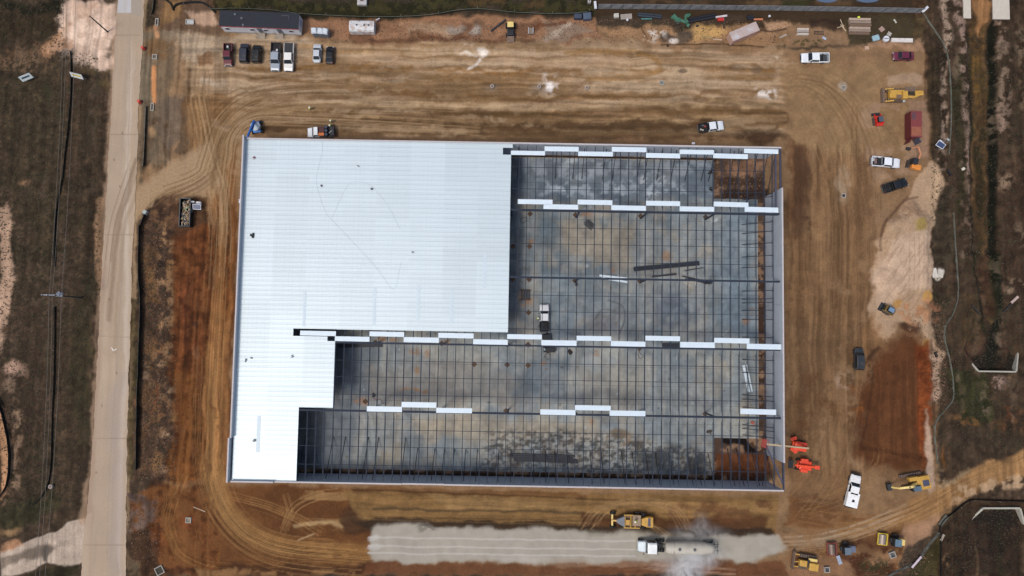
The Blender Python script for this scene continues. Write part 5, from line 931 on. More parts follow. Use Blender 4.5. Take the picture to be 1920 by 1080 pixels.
# rollers
def roller(lab, rear, front, frame, body, cabc, drumc, W=2.3, gap=0):
    loc, rz, L = between(rear, front, 1); t = thing('soil_compactor', lab, 'road roller', loc, rz, 'soil compactors in the south-east yard'); h = L/2
    MB().cyl((h-.95,-W*.42,.75),(h-.95,W*.42,.75),.74,n=24).build('drum', drumc, t)
    m = MB(); m.box((h-.95,W*.48,.9),(1.9,.18,.35)); m.box((h-.95,-W*.48,.9),(1.9,.18,.35)); m.box((h-.06,0,.9),(.14,W*.96,.3)); m.box((h-1.85,0,.9),(.22,W*.96,.4)); m.build('drum_frame', frame, t, bevel=.02)
    MB().box((-h+L*.42,-.1,1.2),(1.3,.9,.5)).build('hitch', DG, t, bevel=.05)
    MB().box((-h+L*.38,0,2.05),(1.25,1.35,1.5)).build('cab', DG, t, bevel=.1); MB().box((-h+L*.38,0,2.85),(1.3,1.4,.08)).build('cab_roof', cabc, t, bevel=.03); MB().box((-h+.8,0,1.35),(1.55,1.25,.75)).build('engine_house', body, t, bevel=.12)
    for s in (1,-1): wheel(-h+L*.3, s*(W*.4), .68, .45, t)
    return t
roller('yellow roller with smooth grey drum parked beside the dirt road in the south-east', (1694,1016),(1646,1010), mat('pale machine yellow',(206,180,60),.5), YP, mat('cab roof blue',(92,116,132),.4), mat('drum grey',(150,136,124),.45,.3,noise=.1), 2.25)
roller('grey roller with red drum frame parked south of the white service truck', (1602,1028),(1551,1030), mat('dull red',(128,58,52),.5), mat('body grey blue',(96,104,124),.5), mat('cab roof slate',(96,110,122),.4), mat('drum brown',(116,98,88),.5,.3,noise=.15), 2.4)
# skid steers
def skid(lab, rear, front, body, top, arms, name='skid_steer', W=1.75):
    loc, rz, L = between(rear, front, 1); t = thing(name, lab, 'skid steer', loc, rz); h = L/2
    MB().box((-.35,0,.85),(L*.62,W*.72,.9)).build('body', body, t, bevel=.08); MB().box((-.25,-.0,1.6),(1.15,W*.5,.95)).build('cab', DG, t, bevel=.08); MB().box((-.3,0,2.1),(1.15,W*.5,.07)).build('cab_roof', top, t, bevel=.03); MB().box((-h+.35,0,1.2),(.6,W*.8,.5)).build('engine_cover', arms, t, bevel=.08)
    for s in (1,-1): MB().bar((-h+.5,s*W*.36,1.6),(h-.5,s*W*.36,.8),.2,.28).build('lift_arm', arms, t, bevel=.02)
    MB().loft([[(h-.75,k,.75),(h-.65,k,.05),(h,k,.08),(h-.1,k,.2),(h-.5,k,.25),(h-.55,k,.8)] for k in (-W*.5,W*.5)]).build('bucket', DG, t)
    crawler(t, L*.55, W, .36, .6, TRK, -.3); return t
skid('bright red compact loader with black bucket beside the maroon container', (1649,237),(1645,209.5), RD, mat('slate roof',(72,80,92),.5), RD)
skid('small yellow and black loader with blue-grey roof on the cream soil stockpile', (1676,587),(1653,573), mat('loader ochre',(120,96,48),.5), mat('cab roof sky',(104,132,160),.4), mat('loader dark ochre',(92,78,48),.5), 'compact_loader')
# mini excavator
A = P(1711,309,0); B = P(1716,290,0); t = thing('mini_excavator', 'small orange excavator with curled arm beside the white pickup in the east yard', 'excavator', A, math.atan2(B.y-A.y,B.x-A.x))
crawler(t, 2.0, 1.7, .35, .5, TRK, 0, .2); MB().box((-.65,-.25,1.0),(1.1,2.0,.9)).build('engine_house', mat('digger orange',(214,134,58),.45), t, bevel=.2); MB().box((.15,.55,1.5),(1.2,1.0,1.3)).build('cab', DG, t, bevel=.08); MB().box((.1,.55,2.2),(1.25,1.05,.06)).build('cab_roof', DG, t); DO = mat('digger arm',(196,132,96),.5)
MB().bar((.5,-.3,1.0),(1.9,0,2.2),.3,.3).build('boom', DO, t); MB().bar((1.8,0,2.2),(3.2,.75,2.0),.24,.25).build('boom', DO, t); MB().bar((3.2,.75,2.0),(3.0,1.5,1.0),.2,.22).build('stick', DO, t); MB().box((2.75,2.0,.7),(.5,.8,.6)).build('bucket', DG, t, bevel=.05); MB().box((-.3,1.4,.35),(1.6,.15,.4)).build('blade', DG, t)
# backhoe with beam at the north spoil strip
loc, rz, L = between((957,36),(957.5,77), 1); t = thing('front_loader', 'small dark loader with yellow roof and muddy bucket on the north spoil strip', 'loader', loc, rz); h = L/2
MB().box((-.9,0,1.1),(1.7,1.4,.9)).build('engine_house', DG, t, bevel=.1); MB().box((-.65,0,2.4),(1.15,1.3,.12)).build('cab_roof', YP, t, bevel=.05); MB().box((-.6,0,1.85),(1.1,1.2,1.0)).build('cab', DG, t, bevel=.06); MB().box((.45,0,.95),(1.4,1.3,.6)).build('hood', DG, t, bevel=.08)
MB().loft([[(h-1.1,k,.9),(h-1.0,k,.1),(h,k,.12),(h-.1,k,.3)] for k in (-.75,.75)]).build('bucket', MUD, t)
for s in (1,-1): MB().bar((-.2,s*.62,1.2),(h-1.0,s*.6,.6),.14,.2).build('lift_arm', DG, t); wheel(-1.1,s*.85,.6,.35,t); wheel(.9,s*.8,.45,.3,t)
o = MB().box((0,0,.2),(3.9,.35,.35)).build('drain_pipe', DG); A = P(922,58,0); B = P(947,39,0); o.location = (A+B)/2; o.rotation_euler = (0,0,math.atan2(B.y-A.y,B.x-A.x)); tag(o,'black square beam leaning across the spoil strip left of the small loader','beam')
# soil stabiliser with operator
loc, rz, L = between((1224,978),(1145,976), 1.5); t = thing('soil_stabilizer', 'long yellow grader-like machine with grey hood driving along the south side of the building', 'grader', loc, rz); h = L/2; f = lambda px: h-(px-1145)/79*L
MB().loft([[(f(1156),-.3,1.9),(f(1156),.3,1.9),(f(1156),.3,1.3),(f(1156),-.3,1.3)],[(f(1170),-1.05,2.3),(f(1170),1.05,2.3),(f(1170),1.05,1.1),(f(1170),-1.05,1.1)]]).build('hood', mat('grey hood',(108,112,120),.7,noise=.15,ns=4), t)
MB().bar((f(1147),0,1.2),(f(1158),0,1.5),.3,.3).build('front_beam', YB, t); MB().box((f(1148.5),0,.95),(.35,2.2,.3)).build('front_axle', YP, t)
MB().box((f(1186),0,1.2),(3.3,2.3,.7)).build('chassis', mat('chassis tan',(120,98,70),.7,noise=.2), t); m = MB()
for y in (-1.25,1.25): m.box((f(1184),y,1.9),(3.2,.18,.2))
for px in (1171,1182,1190): m.box((f(px),0,2.0),(.16,2.4,.18))
m.build('rail_frame', YB, t); MB().box((f(1193),-.3,2.15),(1.6,2.0,.12)).build('platform', mat('deck tan',(150,128,106),.7), t); MB().box((f(1176),.1,2.1),(.8,1.0,.5)).build('engine_house', YB, t, bevel=.05)
MB().loft([[(f(1202),-.6,2.2),(f(1202),.6,2.2),(f(1202),.6,1.0),(f(1202),-.6,1.0)],[(f(1211),-.95,2.2),(f(1211),.95,2.2),(f(1211),.95,.9),(f(1211),-.95,.9)]]).build('rear_hood', YB, t); MB().box((f(1217),0,1.6),(1.4,1.95,1.4)).build('rear_body', YB, t, bevel=.08); MB().box((f(1216),0,2.32),(.5,1.6,.05)).build('rear_grille', mat('grille blue', (70,72,92), .5), t)
for s in (1,-1): wheel(f(1150), s*1.35, .62, .4, t); wheel(f(1196), s*1.3, .75, .5, t); wheel(f(1206), s*1.2, .75, .5, t)
# boom lifts
def boomlift(lab, c, tip, ztip, col, arm, bask, disc=None, base=1.9, tail=1.6, cat='boom lift'):
    A = P(*c, 1.5); B = P(*tip, ztip); rz = math.atan2(B.y-A.y, B.x-A.x); l = Vector((B.x-A.x, B.y-A.y)).length; t = thing('boom_lift', lab, cat, (A.x,A.y,0), rz)
    MB().box((0,0,.6),(base*1.2,base*.8,.4)).build('chassis', col, t, bevel=.06)
    for sx_ in (1,-1):
        for sy_ in (1,-1): wheel(sx_*base*.5, sy_*base*.5, .42, .32, t)
    if disc: MB().cyl((0,0,.9),(0,0,1.6),1.0,n=28).build('turntable', disc, t, bevel=.05)
    else: MB().box((-.3,0,1.2),(2.6,1.9,.8)).build('turntable', col, t, bevel=.35)
    MB().bar((-tail,0,2.0),(l,0,ztip),.32,.34).build('boom', arm, t, bevel=.02); MB().bar((-tail,0,1.7),(l*.45,0,(1.9+ztip)/2-.3),.42,.3).build('boom_base', col if arm is not col else arm, t, bevel=.02)
    b2 = MB(); 
    for dz in (0, 1.0):
        for s in (1,-1): b2.bar((l,s*.75,ztip-.9+dz),(l+.9,s*.75,ztip-.9+dz),.06,.06)
        b2.bar((l,-.75,ztip-.9+dz),(l,.75,ztip-.9+dz),.06,.06); b2.bar((l+.9,-.75,ztip-.9+dz),(l+.9,.75,ztip-.9+dz),.06,.06)
    b2.box((l+.45,0,ztip-.95),(.9,1.5,.06))
    for s in (1,-1):
        for x in (l,l+.9): b2.bar((x,s*.75,ztip-.9),(x,s*.75,ztip+.1),.06,.06)
    b2.build('basket', bask, t); return t
t = boomlift('orange boom lift reaching its long pale boom over the east wall', (1499,837),(1440,833), 10.4, OR, mat('pale boom',(214,190,150),.5), mat('basket red',(150,60,50),.5), tail=1.6)
MB().box((.9,.95,1.1),(1.5,.8,.6),rz=-.5).build('engine_cover', OR, t, bevel=.1); MB().box((1.2,-1.3,1.0),(1.2,.7,.5),rz=.5).build('engine_cover', OR, t, bevel=.1)
t = boomlift('orange boom lift with folded boom and black basket outside the south-east corner', (1508,873),(1490,872), 2.4, OR, mat('bright orange',(232,80,40),.45), DG, tail=2.6)
MB().box((0,1.0,1.4),(1.4,.7,.7)).build('engine_cover', OR, t, bevel=.08); MB().box((0,-1.0,1.4),(1.4,.7,.7)).build('engine_cover', OR, t, bevel=.08); MB().box((-2.4,0,2.0),(1.0,.75,.4)).build('counterweight', OR, t, bevel=.08)
BL = mat('lift blue',(30,112,200),.4)
t = boomlift('blue boom lift with round white turntable at the north-west corner of the building', (478.5,236),(464,257), 7.0, BL, BL, mat('basket grey',(110,122,134),.5), mat('turntable white',(176,188,192),.5), base=1.9, tail=.9)
# ================================================================ SITE OFFICE, CONTAINERS, YARD CLUTTER
WP = mat('white panel', (206,208,214), .6, noise=.05); 
def rootbox(name, lab, cat, c, rz=0, group=None, z=0): p = P(*c, 0); return thing(name, lab, cat, (p.x, p.y, z), rz, group)
# office trailer
A = P(411,48,3.5); B = P(559,54,3.5); C_ = P(411,21,3.5); Lx = (B-A).length; Wy = abs(C_.y-A.y)+.2
t = thing('office_trailer', 'long site office trailer with black flat roof and white front behind the parked row', 'trailer', ((A.x+B.x)/2,(A.y+B.y)/2+Wy/2,0), math.atan2(B.y-A.y,B.x-A.x))
MB().box((0,0,1.9),(Lx-.1,Wy-.1,2.9)).build('wall', WP, t); rf = MB().box((0,0,3.42),(Lx+.1,Wy+.1,.14)).build('roof', mat('black roof',(34,37,46),.8,noise=.15,ns=1.5), t)
MB().box((0,-Wy/2-.06,3.3),(Lx+.12,.06,.26)).build('fascia', mat('red fascia',(168,72,66),.6), t); MB().box((0,-Wy/2+.05,.3),(Lx-.4,.08,.5)).build('skirting', mat('skirting',(150,150,150),.7), t)
for x in (-7.0,-1.8,1.0,6.3): 
    w_ = MB().box((x,-Wy/2+.02,2.1),(.95,.08,.9)).build('window', WP, t); MB().box((x,-Wy/2-.03,2.1),(.8,.04,.75)).build('pane', GLS, w_)
for x in (-.2,3.9): MB().box((x,-Wy/2+.02,1.7),(.95,.09,2.1)).build('door', mat('door grey',(88,98,108),.5), t)
for x, y in ((-5,.9),(-3.6,.1),(-3.2,-1.3)): MB().box((x,y,3.56),(.4,.4,.14)).build('roof_vent', mat('vent',(96,100,108),.6), rf)
MB().box((5.5,1.0,3.6),(1.6,.1,.1)).box((6.2,.6,3.6),(.1,.9,.1)).build('roof_frame', CHR, rf); MB().box((-Lx/2-.15,-.2,2),(.5,1.2,1.2)).build('air_conditioner', mat('ac dark',(52,62,70),.6), t); MB().box((Lx/2+.02,.3,1.8),(.06,1.3,1.4)).build('end_panel', mat('pale blue grey',(160,166,180),.6), t)
TI = mat('weathered timber',(158,146,132),.85,noise=.2,ns=3)
for x, y, lab in ((491,63,'weathered timber steps at the left door of the office trailer'),(525,64,'weathered timber steps at the right door of the office trailer')):
    t = rootbox('entrance_steps', lab, 'steps', (x,y), 0, 'timber steps in front of the office trailer')
    MB().box((0,.25,.62),(1.9,1.1,.1)).build('landing', TI, t)
    for k in range(3): MB().box((0,-.45-k*.28,.45-k*.17),(1.7,.3,.06)).build('step', TI, t)
    for s in (1,-1):
        r_ = MB(); r_.bar((s*.92,.75,1.5),(s*.92,-.3,1.5),.07,.07); r_.bar((s*.92,-.3,1.5),(s*.92,-1.1,.9),.07,.07); 
        for yy, z in ((.75,1.5),(-.3,1.5),(-1.1,.9)): r_.bar((s*.92,yy,0),(s*.92,yy,z),.07,.07)
        r_.build('handrail', TI, t)
for k, (x, lab) in enumerate(((588.5,'leftmost of three grey portable toilets beside the office trailer'),(600,'middle one of three grey portable toilets beside the office trailer'),(609.5,'rightmost of three grey portable toilets beside the office trailer'))):
    p = P(x, 57+k*.6, 2.2); t = thing('portable_toilet', lab, 'portable toilet', (p.x,p.y,0), [.1,-.05,-.12][k], 'portable toilets beside the office trailer')
    MB().box((0,0,1.1),(1.1,1.2,2.1)).build('cabin', mat('toilet grey',(120,124,130),.6), t, bevel=.04); MB().fru(-.6,.6,.65,2.15,-.45,.45,.5,2.4).build('roof', mat('toilet roof',(196,204,210),.5), t); MB().box((0,-.62,1.05),(.8,.05,1.8)).build('door', mat('toilet door',(106,112,120),.6), t); MB().cyl((.4,.45,2.2),(.4,.45,2.7),.05).build('vent_pipe', BLK, t)
# white tank with rust
t = rootbox('storage_tank', 'long white rust-streaked tank with rounded roof behind the toilets', 'tank', (682,56)); WR = mat('rusty white',(204,204,204),.5,noise=.06,stain=(150,116,92),stain_amt=.6,stain_scale=1.0)
MB().loft([[(x,-1.2*k,.35),(x,1.2*k,.35),(x,1.2*k,1.9),(x,.9*k,2.25),(x,0,2.4),(x,-.9*k,2.25),(x,-1.2*k,1.9)] for x, k in ((-2.6,.92),(-2.5,1),(2.5,1),(2.6,.92))]).build('tank_shell', WR, t); MB().box((0,0,.2),(5.0,1.8,.3)).build('skid', RU, t)
for x in (-1,.6,1.5): MB().cyl((x,0,2.36),(x,0,2.52),.2).build('hatch', CHR, t)
o = MB().box((0,0,1.0),(.9,.12,2.0),rx=.3).build('sheet_panel', WP); o.location = P(710,41,0); o.rotation_euler=(0,0,.5); tag(o,'tilted white door panel leaning at the right end of the white tank','panel')
# containers
def container(lab, corners, h, m, mr, name='shipping_container', doors=True, rust=None):
    p = [P(*c, h) for c in corners]; c = sum(p, Vector())/4; d = p[1]-p[0]; L = d.length; W = (p[2]-p[1]).length; t = thing(name, lab, 'container', (c.x,c.y,0), math.atan2(d.y,d.x))
    wl = MB(); wl.box((0,0,h/2),(L-.1,W-.1,h-.1)); 
    for k in range(int(L/.3)):
        for s in (1,-1): wl.box((-L/2+.2+k*.3, s*(W/2-.04), h/2), (.13,.07,h-.3))
    wl.build('wall', m, t); r = MB(); r.box((0,0,h-.03),(L,W,.06))
    for k in range(int(L/.5)): r.box((-L/2+.3+k*.5,0,h+.01),(.2,W-.3,.03))
    r.build('roof', mr, t)
    if doors: MB().box((L/2+.02,-W/4,h/2),(.05,W/2-.06,h-.2)).build('door', m, t); MB().box((L/2+.02,W/4,h/2),(.05,W/2-.06,h-.2)).build('door', m, t)
    return t, L, W
container('pale pinkish container standing at an angle in the north rubbish strip', [(1374,78),(1424,57),(1418,40),(1368,60)], 2.4, mat('pink container',(184,152,138),.7,noise=.1), mat('pink roof',(176,160,154),.7,noise=.1,stain=(196,200,206),stain_amt=.6,stain_scale=.5))
MRN = mat('maroon container',(102,44,46),.6,noise=.12)
t, L, W = container('maroon steel container with rusty roof end and open doors in the east yard', [(1708,208),(1708,257),(1728.5,257),(1729,208)], 2.6, MRN, mat('maroon roof',(122,56,56),.6,noise=.1,stain=(120,70,50),stain_amt=.5,stain_scale=.6), doors=False)
MB().box((L/2-1.2,0,2.645),(1.9,W*.92,.04)).build('rust_patch', mat('rust roof',(142,84,62),.8,noise=.2,ns=2), t); MB().box((-L/2+1.1,-W*.25,2.65),(1.4,.8,.05)).build('roof_plate', mat('roof plate',(92,62,70),.7), t)
MB().box((L/2+.5,W/2-.3,1.3),(1.2,.06,2.4),rz=.5).build('door', mat('door slate',(74,76,92),.6), t); MB().box((L/2+.5,-W/2+.1,1.3),(1.2,.06,2.4),rz=-.4).build('door', MRN, t)
# dumpster
A = P(349,372,1.6); B = P(349,424,1.6); t = thing('dumpster', 'long black open skip heaped with wood scraps beside the site entrance', 'dumpster', (P(349,398,1.0).x,(A.y+B.y)/2,0), 0); L = abs(A.y-B.y); W = 2.15
m = MB(); m.box((W/2,0,.85),(.1,L,1.5)); m.box((-W/2,0,.85),(.1,L,1.5)); m.box((0,L/2,.85),(W,.1,1.5)); m.box((0,-L/2,.85),(W,.1,1.5)); m.box((0,0,.15),(W,L,.12)); m.build('skip_body', BLK, t)
m = MB(); 
for s in (1,-1): m.box((s*W/2,0,1.63),(.16,L+.1,.1)); m.box((0,s*L/2,1.63),(W,.16,.1))
m.build('rim', mat('skip rim',(70,76,80),.6), t); MB().box((W/2+.15,.6,1.0),(.2,1.0,.5)).build('bracket', CHR, t)
for cols, nn in (((146,122,92),70),((176,158,138),30),((120,140,110),8),((70,72,80),25)):
    m = MB(); r = random.Random(nn)
    for _ in range(nn): m.box((r.uniform(-.75,.8),r.uniform(-L/2+.4,L/2-.5),r.uniform(.6,1.35)),(r.uniform(.3,1.2),r.uniform(.08,.25),.06),rz=r.uniform(0,3.1),ry=r.uniform(-.4,.4))
    m.build('scrap_wood', mat('scrap'+str(cols), cols, .85, noise=.2), t, kind='stuff')
def solar(lab, px, py, rz, col=(40,60,96)):
    t = rootbox('solar_light_tower', lab, 'solar light', (px,py), rz); z0 = gz(t.location.x,t.location.y); t.location.z = z0
    MB().box((0,-.2,1.3),(1.7,1.15,.06),rx=.35).build('panel_frame', WP, t); MB().box((0,-.21,1.345),(1.5,.95,.05),rx=.35).build('solar_panel', mat('solar cells',col,.25), t); MB().box((0,.6,.5),(1.0,.8,.6)).build('battery_box', WP, t, bevel=.04); MB().cyl((0,.4,.3),(0,.4,3.2),.06).build('mast', CHR, t); MB().box((0,.5,3.2),(.6,.3,.2)).build('lamp', LMP, t)
    for s in (1,-1): wheel(0, s*.75, .3, .2, t)
solar('white framed solar light tower on the cream bank east of the container', 1756,274,-.55); solar('blue solar panel trailer right beside the black skip', 374,388,-.05,(58,74,120))
# ---- north fence and silt fences
FAB = mat('grey screen fabric',(128,130,132),.8,noise=.12,ns=2); BF = mat('black silt fabric',(20,22,20),.9,noise=.2); GF = mat('green black silt fabric',(44,52,44),.85,noise=.2,ns=1.5); LF = mat('grey silt fabric',(88,88,80),.85,noise=.2); PST = mat('fence post',(140,132,118),.8)
def fence(name, lab, cat, pts, h, m, post=6., cap=None, lean=0., wave=.05, ribs=False, group=None, skirt=0, pcol=PST):
    q_ = [P(x, y, 0) for x, y in catmull(pts, 6)]; o0 = q_[0]; t = thing(name, lab, cat, (o0.x,o0.y,0), 0, group); mb = MB(); r = random.Random(len(pts))
    # resample
    seg = []; acc = 0
    for a, b2 in zip(q_, q_[1:]):
        d = (b2-a).length; n_ = max(1, int(d/.45)); seg += [a+(b2-a)*k/n_ for k in range(n_)]
    seg.append(q_[-1]); v = []; f_ = []
    for i, p in enumerate(seg):
        a = seg[max(i-1,0)]; b2 = seg[min(i+1,len(seg)-1)]; d = (b2-a).normalized(); nn = Vector((-d.y,d.x,0)); z = gz(p.x,p.y); wv = math.sin(i*1.3)*wave+r.uniform(-wave,wave)
        hh = h*(1+r.uniform(-.06,.06) if not ribs else 1)
        for off, zz in ((0,-.1),(lean*.5+wv,h*.5),(lean,hh)): c = p-o0+nn*off; v.append((c.x,c.y,z+zz))
        for off, zz in ((.04,-.1),(lean*.5+wv+.04,h*.5),(lean+.04,hh)): c = p-o0+nn*off; v.append((c.x,c.y,z+zz))
    for i in range(len(seg)-1):
        k = i*6; 
        for j in (0,1): f_.append((k+j,k+j+6,k+j+7,k+j+1)); f_.append((k+3+j,k+4+j,k+10+j,k+9+j))
        f_.append((k+2,k+8,k+11,k+5))
    mb.add(v, f_); fo = mb.build('fabric', m, t)
    d = 0; nxt = 0; np_ = 0
    for i, (a, b2) in enumerate(zip(seg, seg[1:])):
        if d >= nxt and np_ < 90:
            c = a-o0; z = gz(a.x,a.y); MB().cyl((c.x,c.y,z-.1),(c.x,c.y,z+h+.15),.06,n=6).build('post', pcol, t); nxt += post; np_ += 1
        d += (b2-a).length
    if cap:
        mb = MB(); cp = [Vector((v[i*6+2][0],v[i*6+2][1],v[i*6+2][2]+.05)) for i in range(0,len(seg),4)]; mb.tube(cp, .025, 5); mb.build('top_wire', cap, t)
    return t
WIRE = mat('pale wire',(122,132,114),.6)
fence('screen_fence','long grey slatted screen fence along the north edge with white end board','fence',[(1120,16.5),(1300,18),(1500,20.5),(1726,24.5)],2.0,FAB,2.4,None,.1,.07,True,pcol=mat('fence rib',(100,104,108),.7))
for a, lab in (((1729,22),'white wooden board at the east end of the grey screen fence'),((1115,14),'white wooden board at the west end of the grey screen fence')):
    p = P(*a,0); o = MB().box((0,0,1.1),(.5,1.6,.3)).build('end_board', WP); o.location = p; o.rotation_euler = (0,0,-.8 if a[0]>1500 else .1); tag(o, lab, 'board')
fence('silt_fence','dark green silt fence with pale top wire behind the office trailer','silt fence',[(398,19),(440,17),(520,21),(565,27),(640,31),(720,33),(800,30),(850,22),(900,18),(960,24),(1020,27),(1080,26),(1112,21)],1.2,GF,8,WIRE,-.35)
fence('silt_fence','thin black silt fence crossing the brown field west of the road, upper length','silt fence',[(132,96),(134,150),(130,220),(122,290),(118,330),(108,380),(104,420),(102,500)],.5,BF,9,None,.15,.12)
fence('silt_fence','black silt fence in the brown field below the utility pole','silt fence',[(103,575),(103,640),(101,720),(98,790),(96,860),(92,900),(78,930),(62,945)],.5,BF,9,None,.15,.12)
fence('silt_fence','black curved silt fence at the far south-west edge','silt fence',[(-4,745),(8,780),(18,830),(20,870),(14,910),(-4,936)],1.1,BF,7,None,.2)
fence('silt_fence','tall black silt fence hugging the east side of the road with pale bent end','silt fence',[(272,402),(266,420),(262,432),(261,520),(264,560),(262,640),(258,760),(256,880)],1.25,BF,9,mat('green wire',(66,82,74),.7),.4)
o = MB().box((0,0,.5),(.7,.9,1.0)).build('wrapped_end', mat('pale wrap',(170,178,172),.7), None, bevel=.1); o.location = P(275,399,0); o.rotation_euler=(0,0,-.5); tag(o,'pale wrapped roll at the bent top end of the black roadside fence','roll')
fence('silt_fence','grey silt sock running along the road north of the site entrance','silt fence',[(272,200),(270,240),(268,290),(266,312)],.7,LF,9,None,.5)
fence('silt_fence','short grey silt fence beside the road at the north edge','silt fence',[(288,-2),(286,18),(283,28)],.7,LF,5,None,.3)
fence('silt_fence','sagging dark silt sock in the dirt north-west of the office trailer','silt fence',[(302,-4),(318,8),(326,22),(332,12),(350,8),(380,8),(404,26)],.5,BF,7,None,.3)
fence('silt_fence','grey silt fence with pale wire running down the east bank','silt fence',[(1731,28),(1752,60),(1768,84),(1776,110),(1780,140),(1782,220),(1778,290)],.3,LF,8,WIRE,.1,.1)
fence('silt_fence','pale wired silt fence beside the cream stockpile going down to the red-brown cut','silt fence',[(1786,400),(1790,470),(1794,520),(1794,560),(1784,590),(1770,612),(1770,640),(1778,670),(1785,710),(1786,745),(1776,762),(1756,785),(1750,808),(1754,850),(1757,870)],.3,LF,8,WIRE,.1,.1)
fence('silt_fence','black silt fence around the south-east basin','silt fence',[(1762,1084),(1763,1020),(1763,982),(1790,958),(1816,939),(1850,939),(1925,941)],.8,BF,8,None,.15)
fence('silt_fence','grey silt fence beside the dirt track west of the basin','silt fence',[(1758,998),(1740,1018),(1728,1036),(1716,1052),(1690,1064),(1660,1080)],.5,LF,8,None,.3,.12)
o = MB().box((0,0,.7),(2.9,.5,.1),rx=.4).build('fabric_sheet', mat('pinkish sheet',(214,196,204),.7)); o.location = P(1715,1052,0); o.rotation_euler=(0,0,.85); tag(o,'torn pale pink fabric hanging on the grey silt fence by the basin','fabric')
for x, y, rz, lab in ((1767,975,.9,'flattened grey fence section lying where the black basin fence turns'),(1765,1007,1.1,'small pale board lying against the black basin fence')):
    o = MB().box((0,0,.35),(2.4 if x==1767 else 1.4,.9 if x==1767 else .5,.1)).build('board', LF if x==1767 else TI); o.location = P(x,y,0); o.rotation_euler=(0,0,rz); tag(o,lab,'board')
# ---- culvert headwalls, pads, puddles
HW = mat('headwall concrete',(168,164,150),.8,noise=.1)
def headwall(lab, segs, h, z0, th=.3):
    c = P(*segs[0][0], 0); t = thing('culvert_headwall', lab, 'headwall', (c.x,c.y,0))
    for i, (a, b2) in enumerate(segs):
        A = P(*a,0)-c; B = P(*b2,0)-c; d = (B-A).normalized(); nn = Vector((-d.y,d.x,0))*th/2; A -= d*.0; za, zb = (h, h) if i == 1 else ((h*.45, h) if i == 0 else (h, h*.45))
        MB().hexa([A-nn+Vector((0,0,z0)),B-nn+Vector((0,0,z0)),B+nn+Vector((0,0,z0)),A+nn+Vector((0,0,z0))],[A-nn+Vector((0,0,z0+za)),B-nn+Vector((0,0,z0+zb)),B+nn+Vector((0,0,z0+zb)),A+nn+Vector((0,0,z0+za))]).build('wing_wall' if i != 1 else 'head_wall', HW, t)
    return t
headwall('pale concrete culvert headwall closing the lower end of the east drain', [((1805,658),(1832,695)),((1832.5,696),(1903,697)),((1903.5,696),(1914,660))], 2.0, -1.6)
headwall('pale concrete headwall at the top of the south-east basin', [((1813,986),(1840,953)),((1840.5,952),(1910,952)),((1910.5,953),(1926,985))], 2.2, -1.7, .35)
for x0,x1,y1,lab in ((1804,1819.5,35,'narrow pale concrete pad left of the drain at the north edge'),(1859,1892,37,'wide pale concrete pad right of the drain at the north edge')):
    A = P(x0,-30,0); B = P(x1,y1,0); o = MB().hexa([(0,0,-.5),(B.x-A.x,0,-.5),(B.x-A.x,A.y-B.y,-.5),(0,A.y-B.y,-.5)],[(0,0,.25),(B.x-A.x,0,.25),(B.x-A.x,A.y-B.y,.25),(0,A.y-B.y,.25)]).build('concrete_pad', mat('pad concrete',(192,184,170),.85,noise=.06)); o.location = (A.x,B.y,0); tag(o,lab,'concrete pad','concrete pads on both sides of the drain')
WT = mat('puddle',(88,104,128),.12,noise=.05)
for x, y, rx in ((1550,-6,22),(1626,-6,24)): 
    A = P(x,y,.12); o = MB().prism([(rx/9*math.cos(a)*1.1, 1.3*math.sin(a)) for a in np.linspace(0,2*math.pi,20,endpoint=False)],-.05,0.02).build('water', WT); o.location = A; tag(o, kind='structure')
# ---- inlets, manholes, boxes
IC = mat('inlet concrete',(158,152,142),.8,noise=.05)
def inlet(lab, x, y, s, rz=0, fill=(88,88,84), s2=None, z=.3):
    s2 = s2 or s; t = rootbox('drain_inlet', lab, 'drain inlet', (x,y), rz, None, gz(P(x,y,0).x,P(x,y,0).y)); m = MB(); w_ = .16
    m.box((0,s2/2,z/2),(s+w_,w_,z)); m.box((0,-s2/2,z/2),(s+w_,w_,z)); m.box((s/2,0,z/2),(w_,s2-w_,z)); m.box((-s/2,0,z/2),(w_,s2-w_,z)); m.build('concrete_rim', IC, t); MB().box((0,0,z*.3),(s-w_,s2-w_,.06)).build('grate', mat('grate'+str(fill),fill,.8,noise=.2,ns=5), t)
inlet('square inlet with pale rim beside the road north-west',291,107,.9,0,(104,96,82)); inlet('slim open white-rimmed inlet box at the top of the orange trench',295,42,.55,0,(70,56,46),1.4); inlet('slim white-rimmed inlet box at the lower end of the orange trench',286.5,201,.5,0,(74,58,46),1.5); inlet('white-rimmed square inlet south of the grey roller',1549,1067,.95,.05,(70,76,86),None,.6); inlet('tilted white-rimmed square inlet south of the yellow roller',1671.5,1039,1.05,.35,(84,88,94),None,.6); inlet('grey square inlet in the north yard',1240.5,156,.8,0,(110,118,112)); inlet('square inlet with pale ring in the south-west sweep of tracks',354,975,.95,0,(132,124,108)); inlet('dark square pit in the east yard',1581,367,.75,0,(30,28,28)); inlet('round-looking inlet in the north-east yard',1581,164.5,.8,0,(120,116,110)); inlet('dark wire-framed inlet at the south-west edge',300,1069,1.5,.5,(52,48,38)); inlet('pale square inlet frame by the upper left of the office trailer',357,42,1.6,0,(176,180,182),.95)
for x, y, lab in ((923,163,'left one of three white manhole risers in the north yard'),(1011,164,'middle one of three white manhole risers in the north yard'),(1100,166,'right one of three white manhole risers in the north yard'),(97.5,911.5,'round concrete manhole in the brown field left of the road')):
    t = rootbox('manhole_riser', lab, 'manhole', (x,y), 0, 'white manhole risers in the north yard' if x > 500 else None); MB().cyl((0,0,0),(0,0,.6),.42,n=20).build('riser', IC, t); MB().cyl((0,0,.6),(0,0,.66),.25,n=16).build('cover', mat('riser cover',(120,92,84),.7), t)
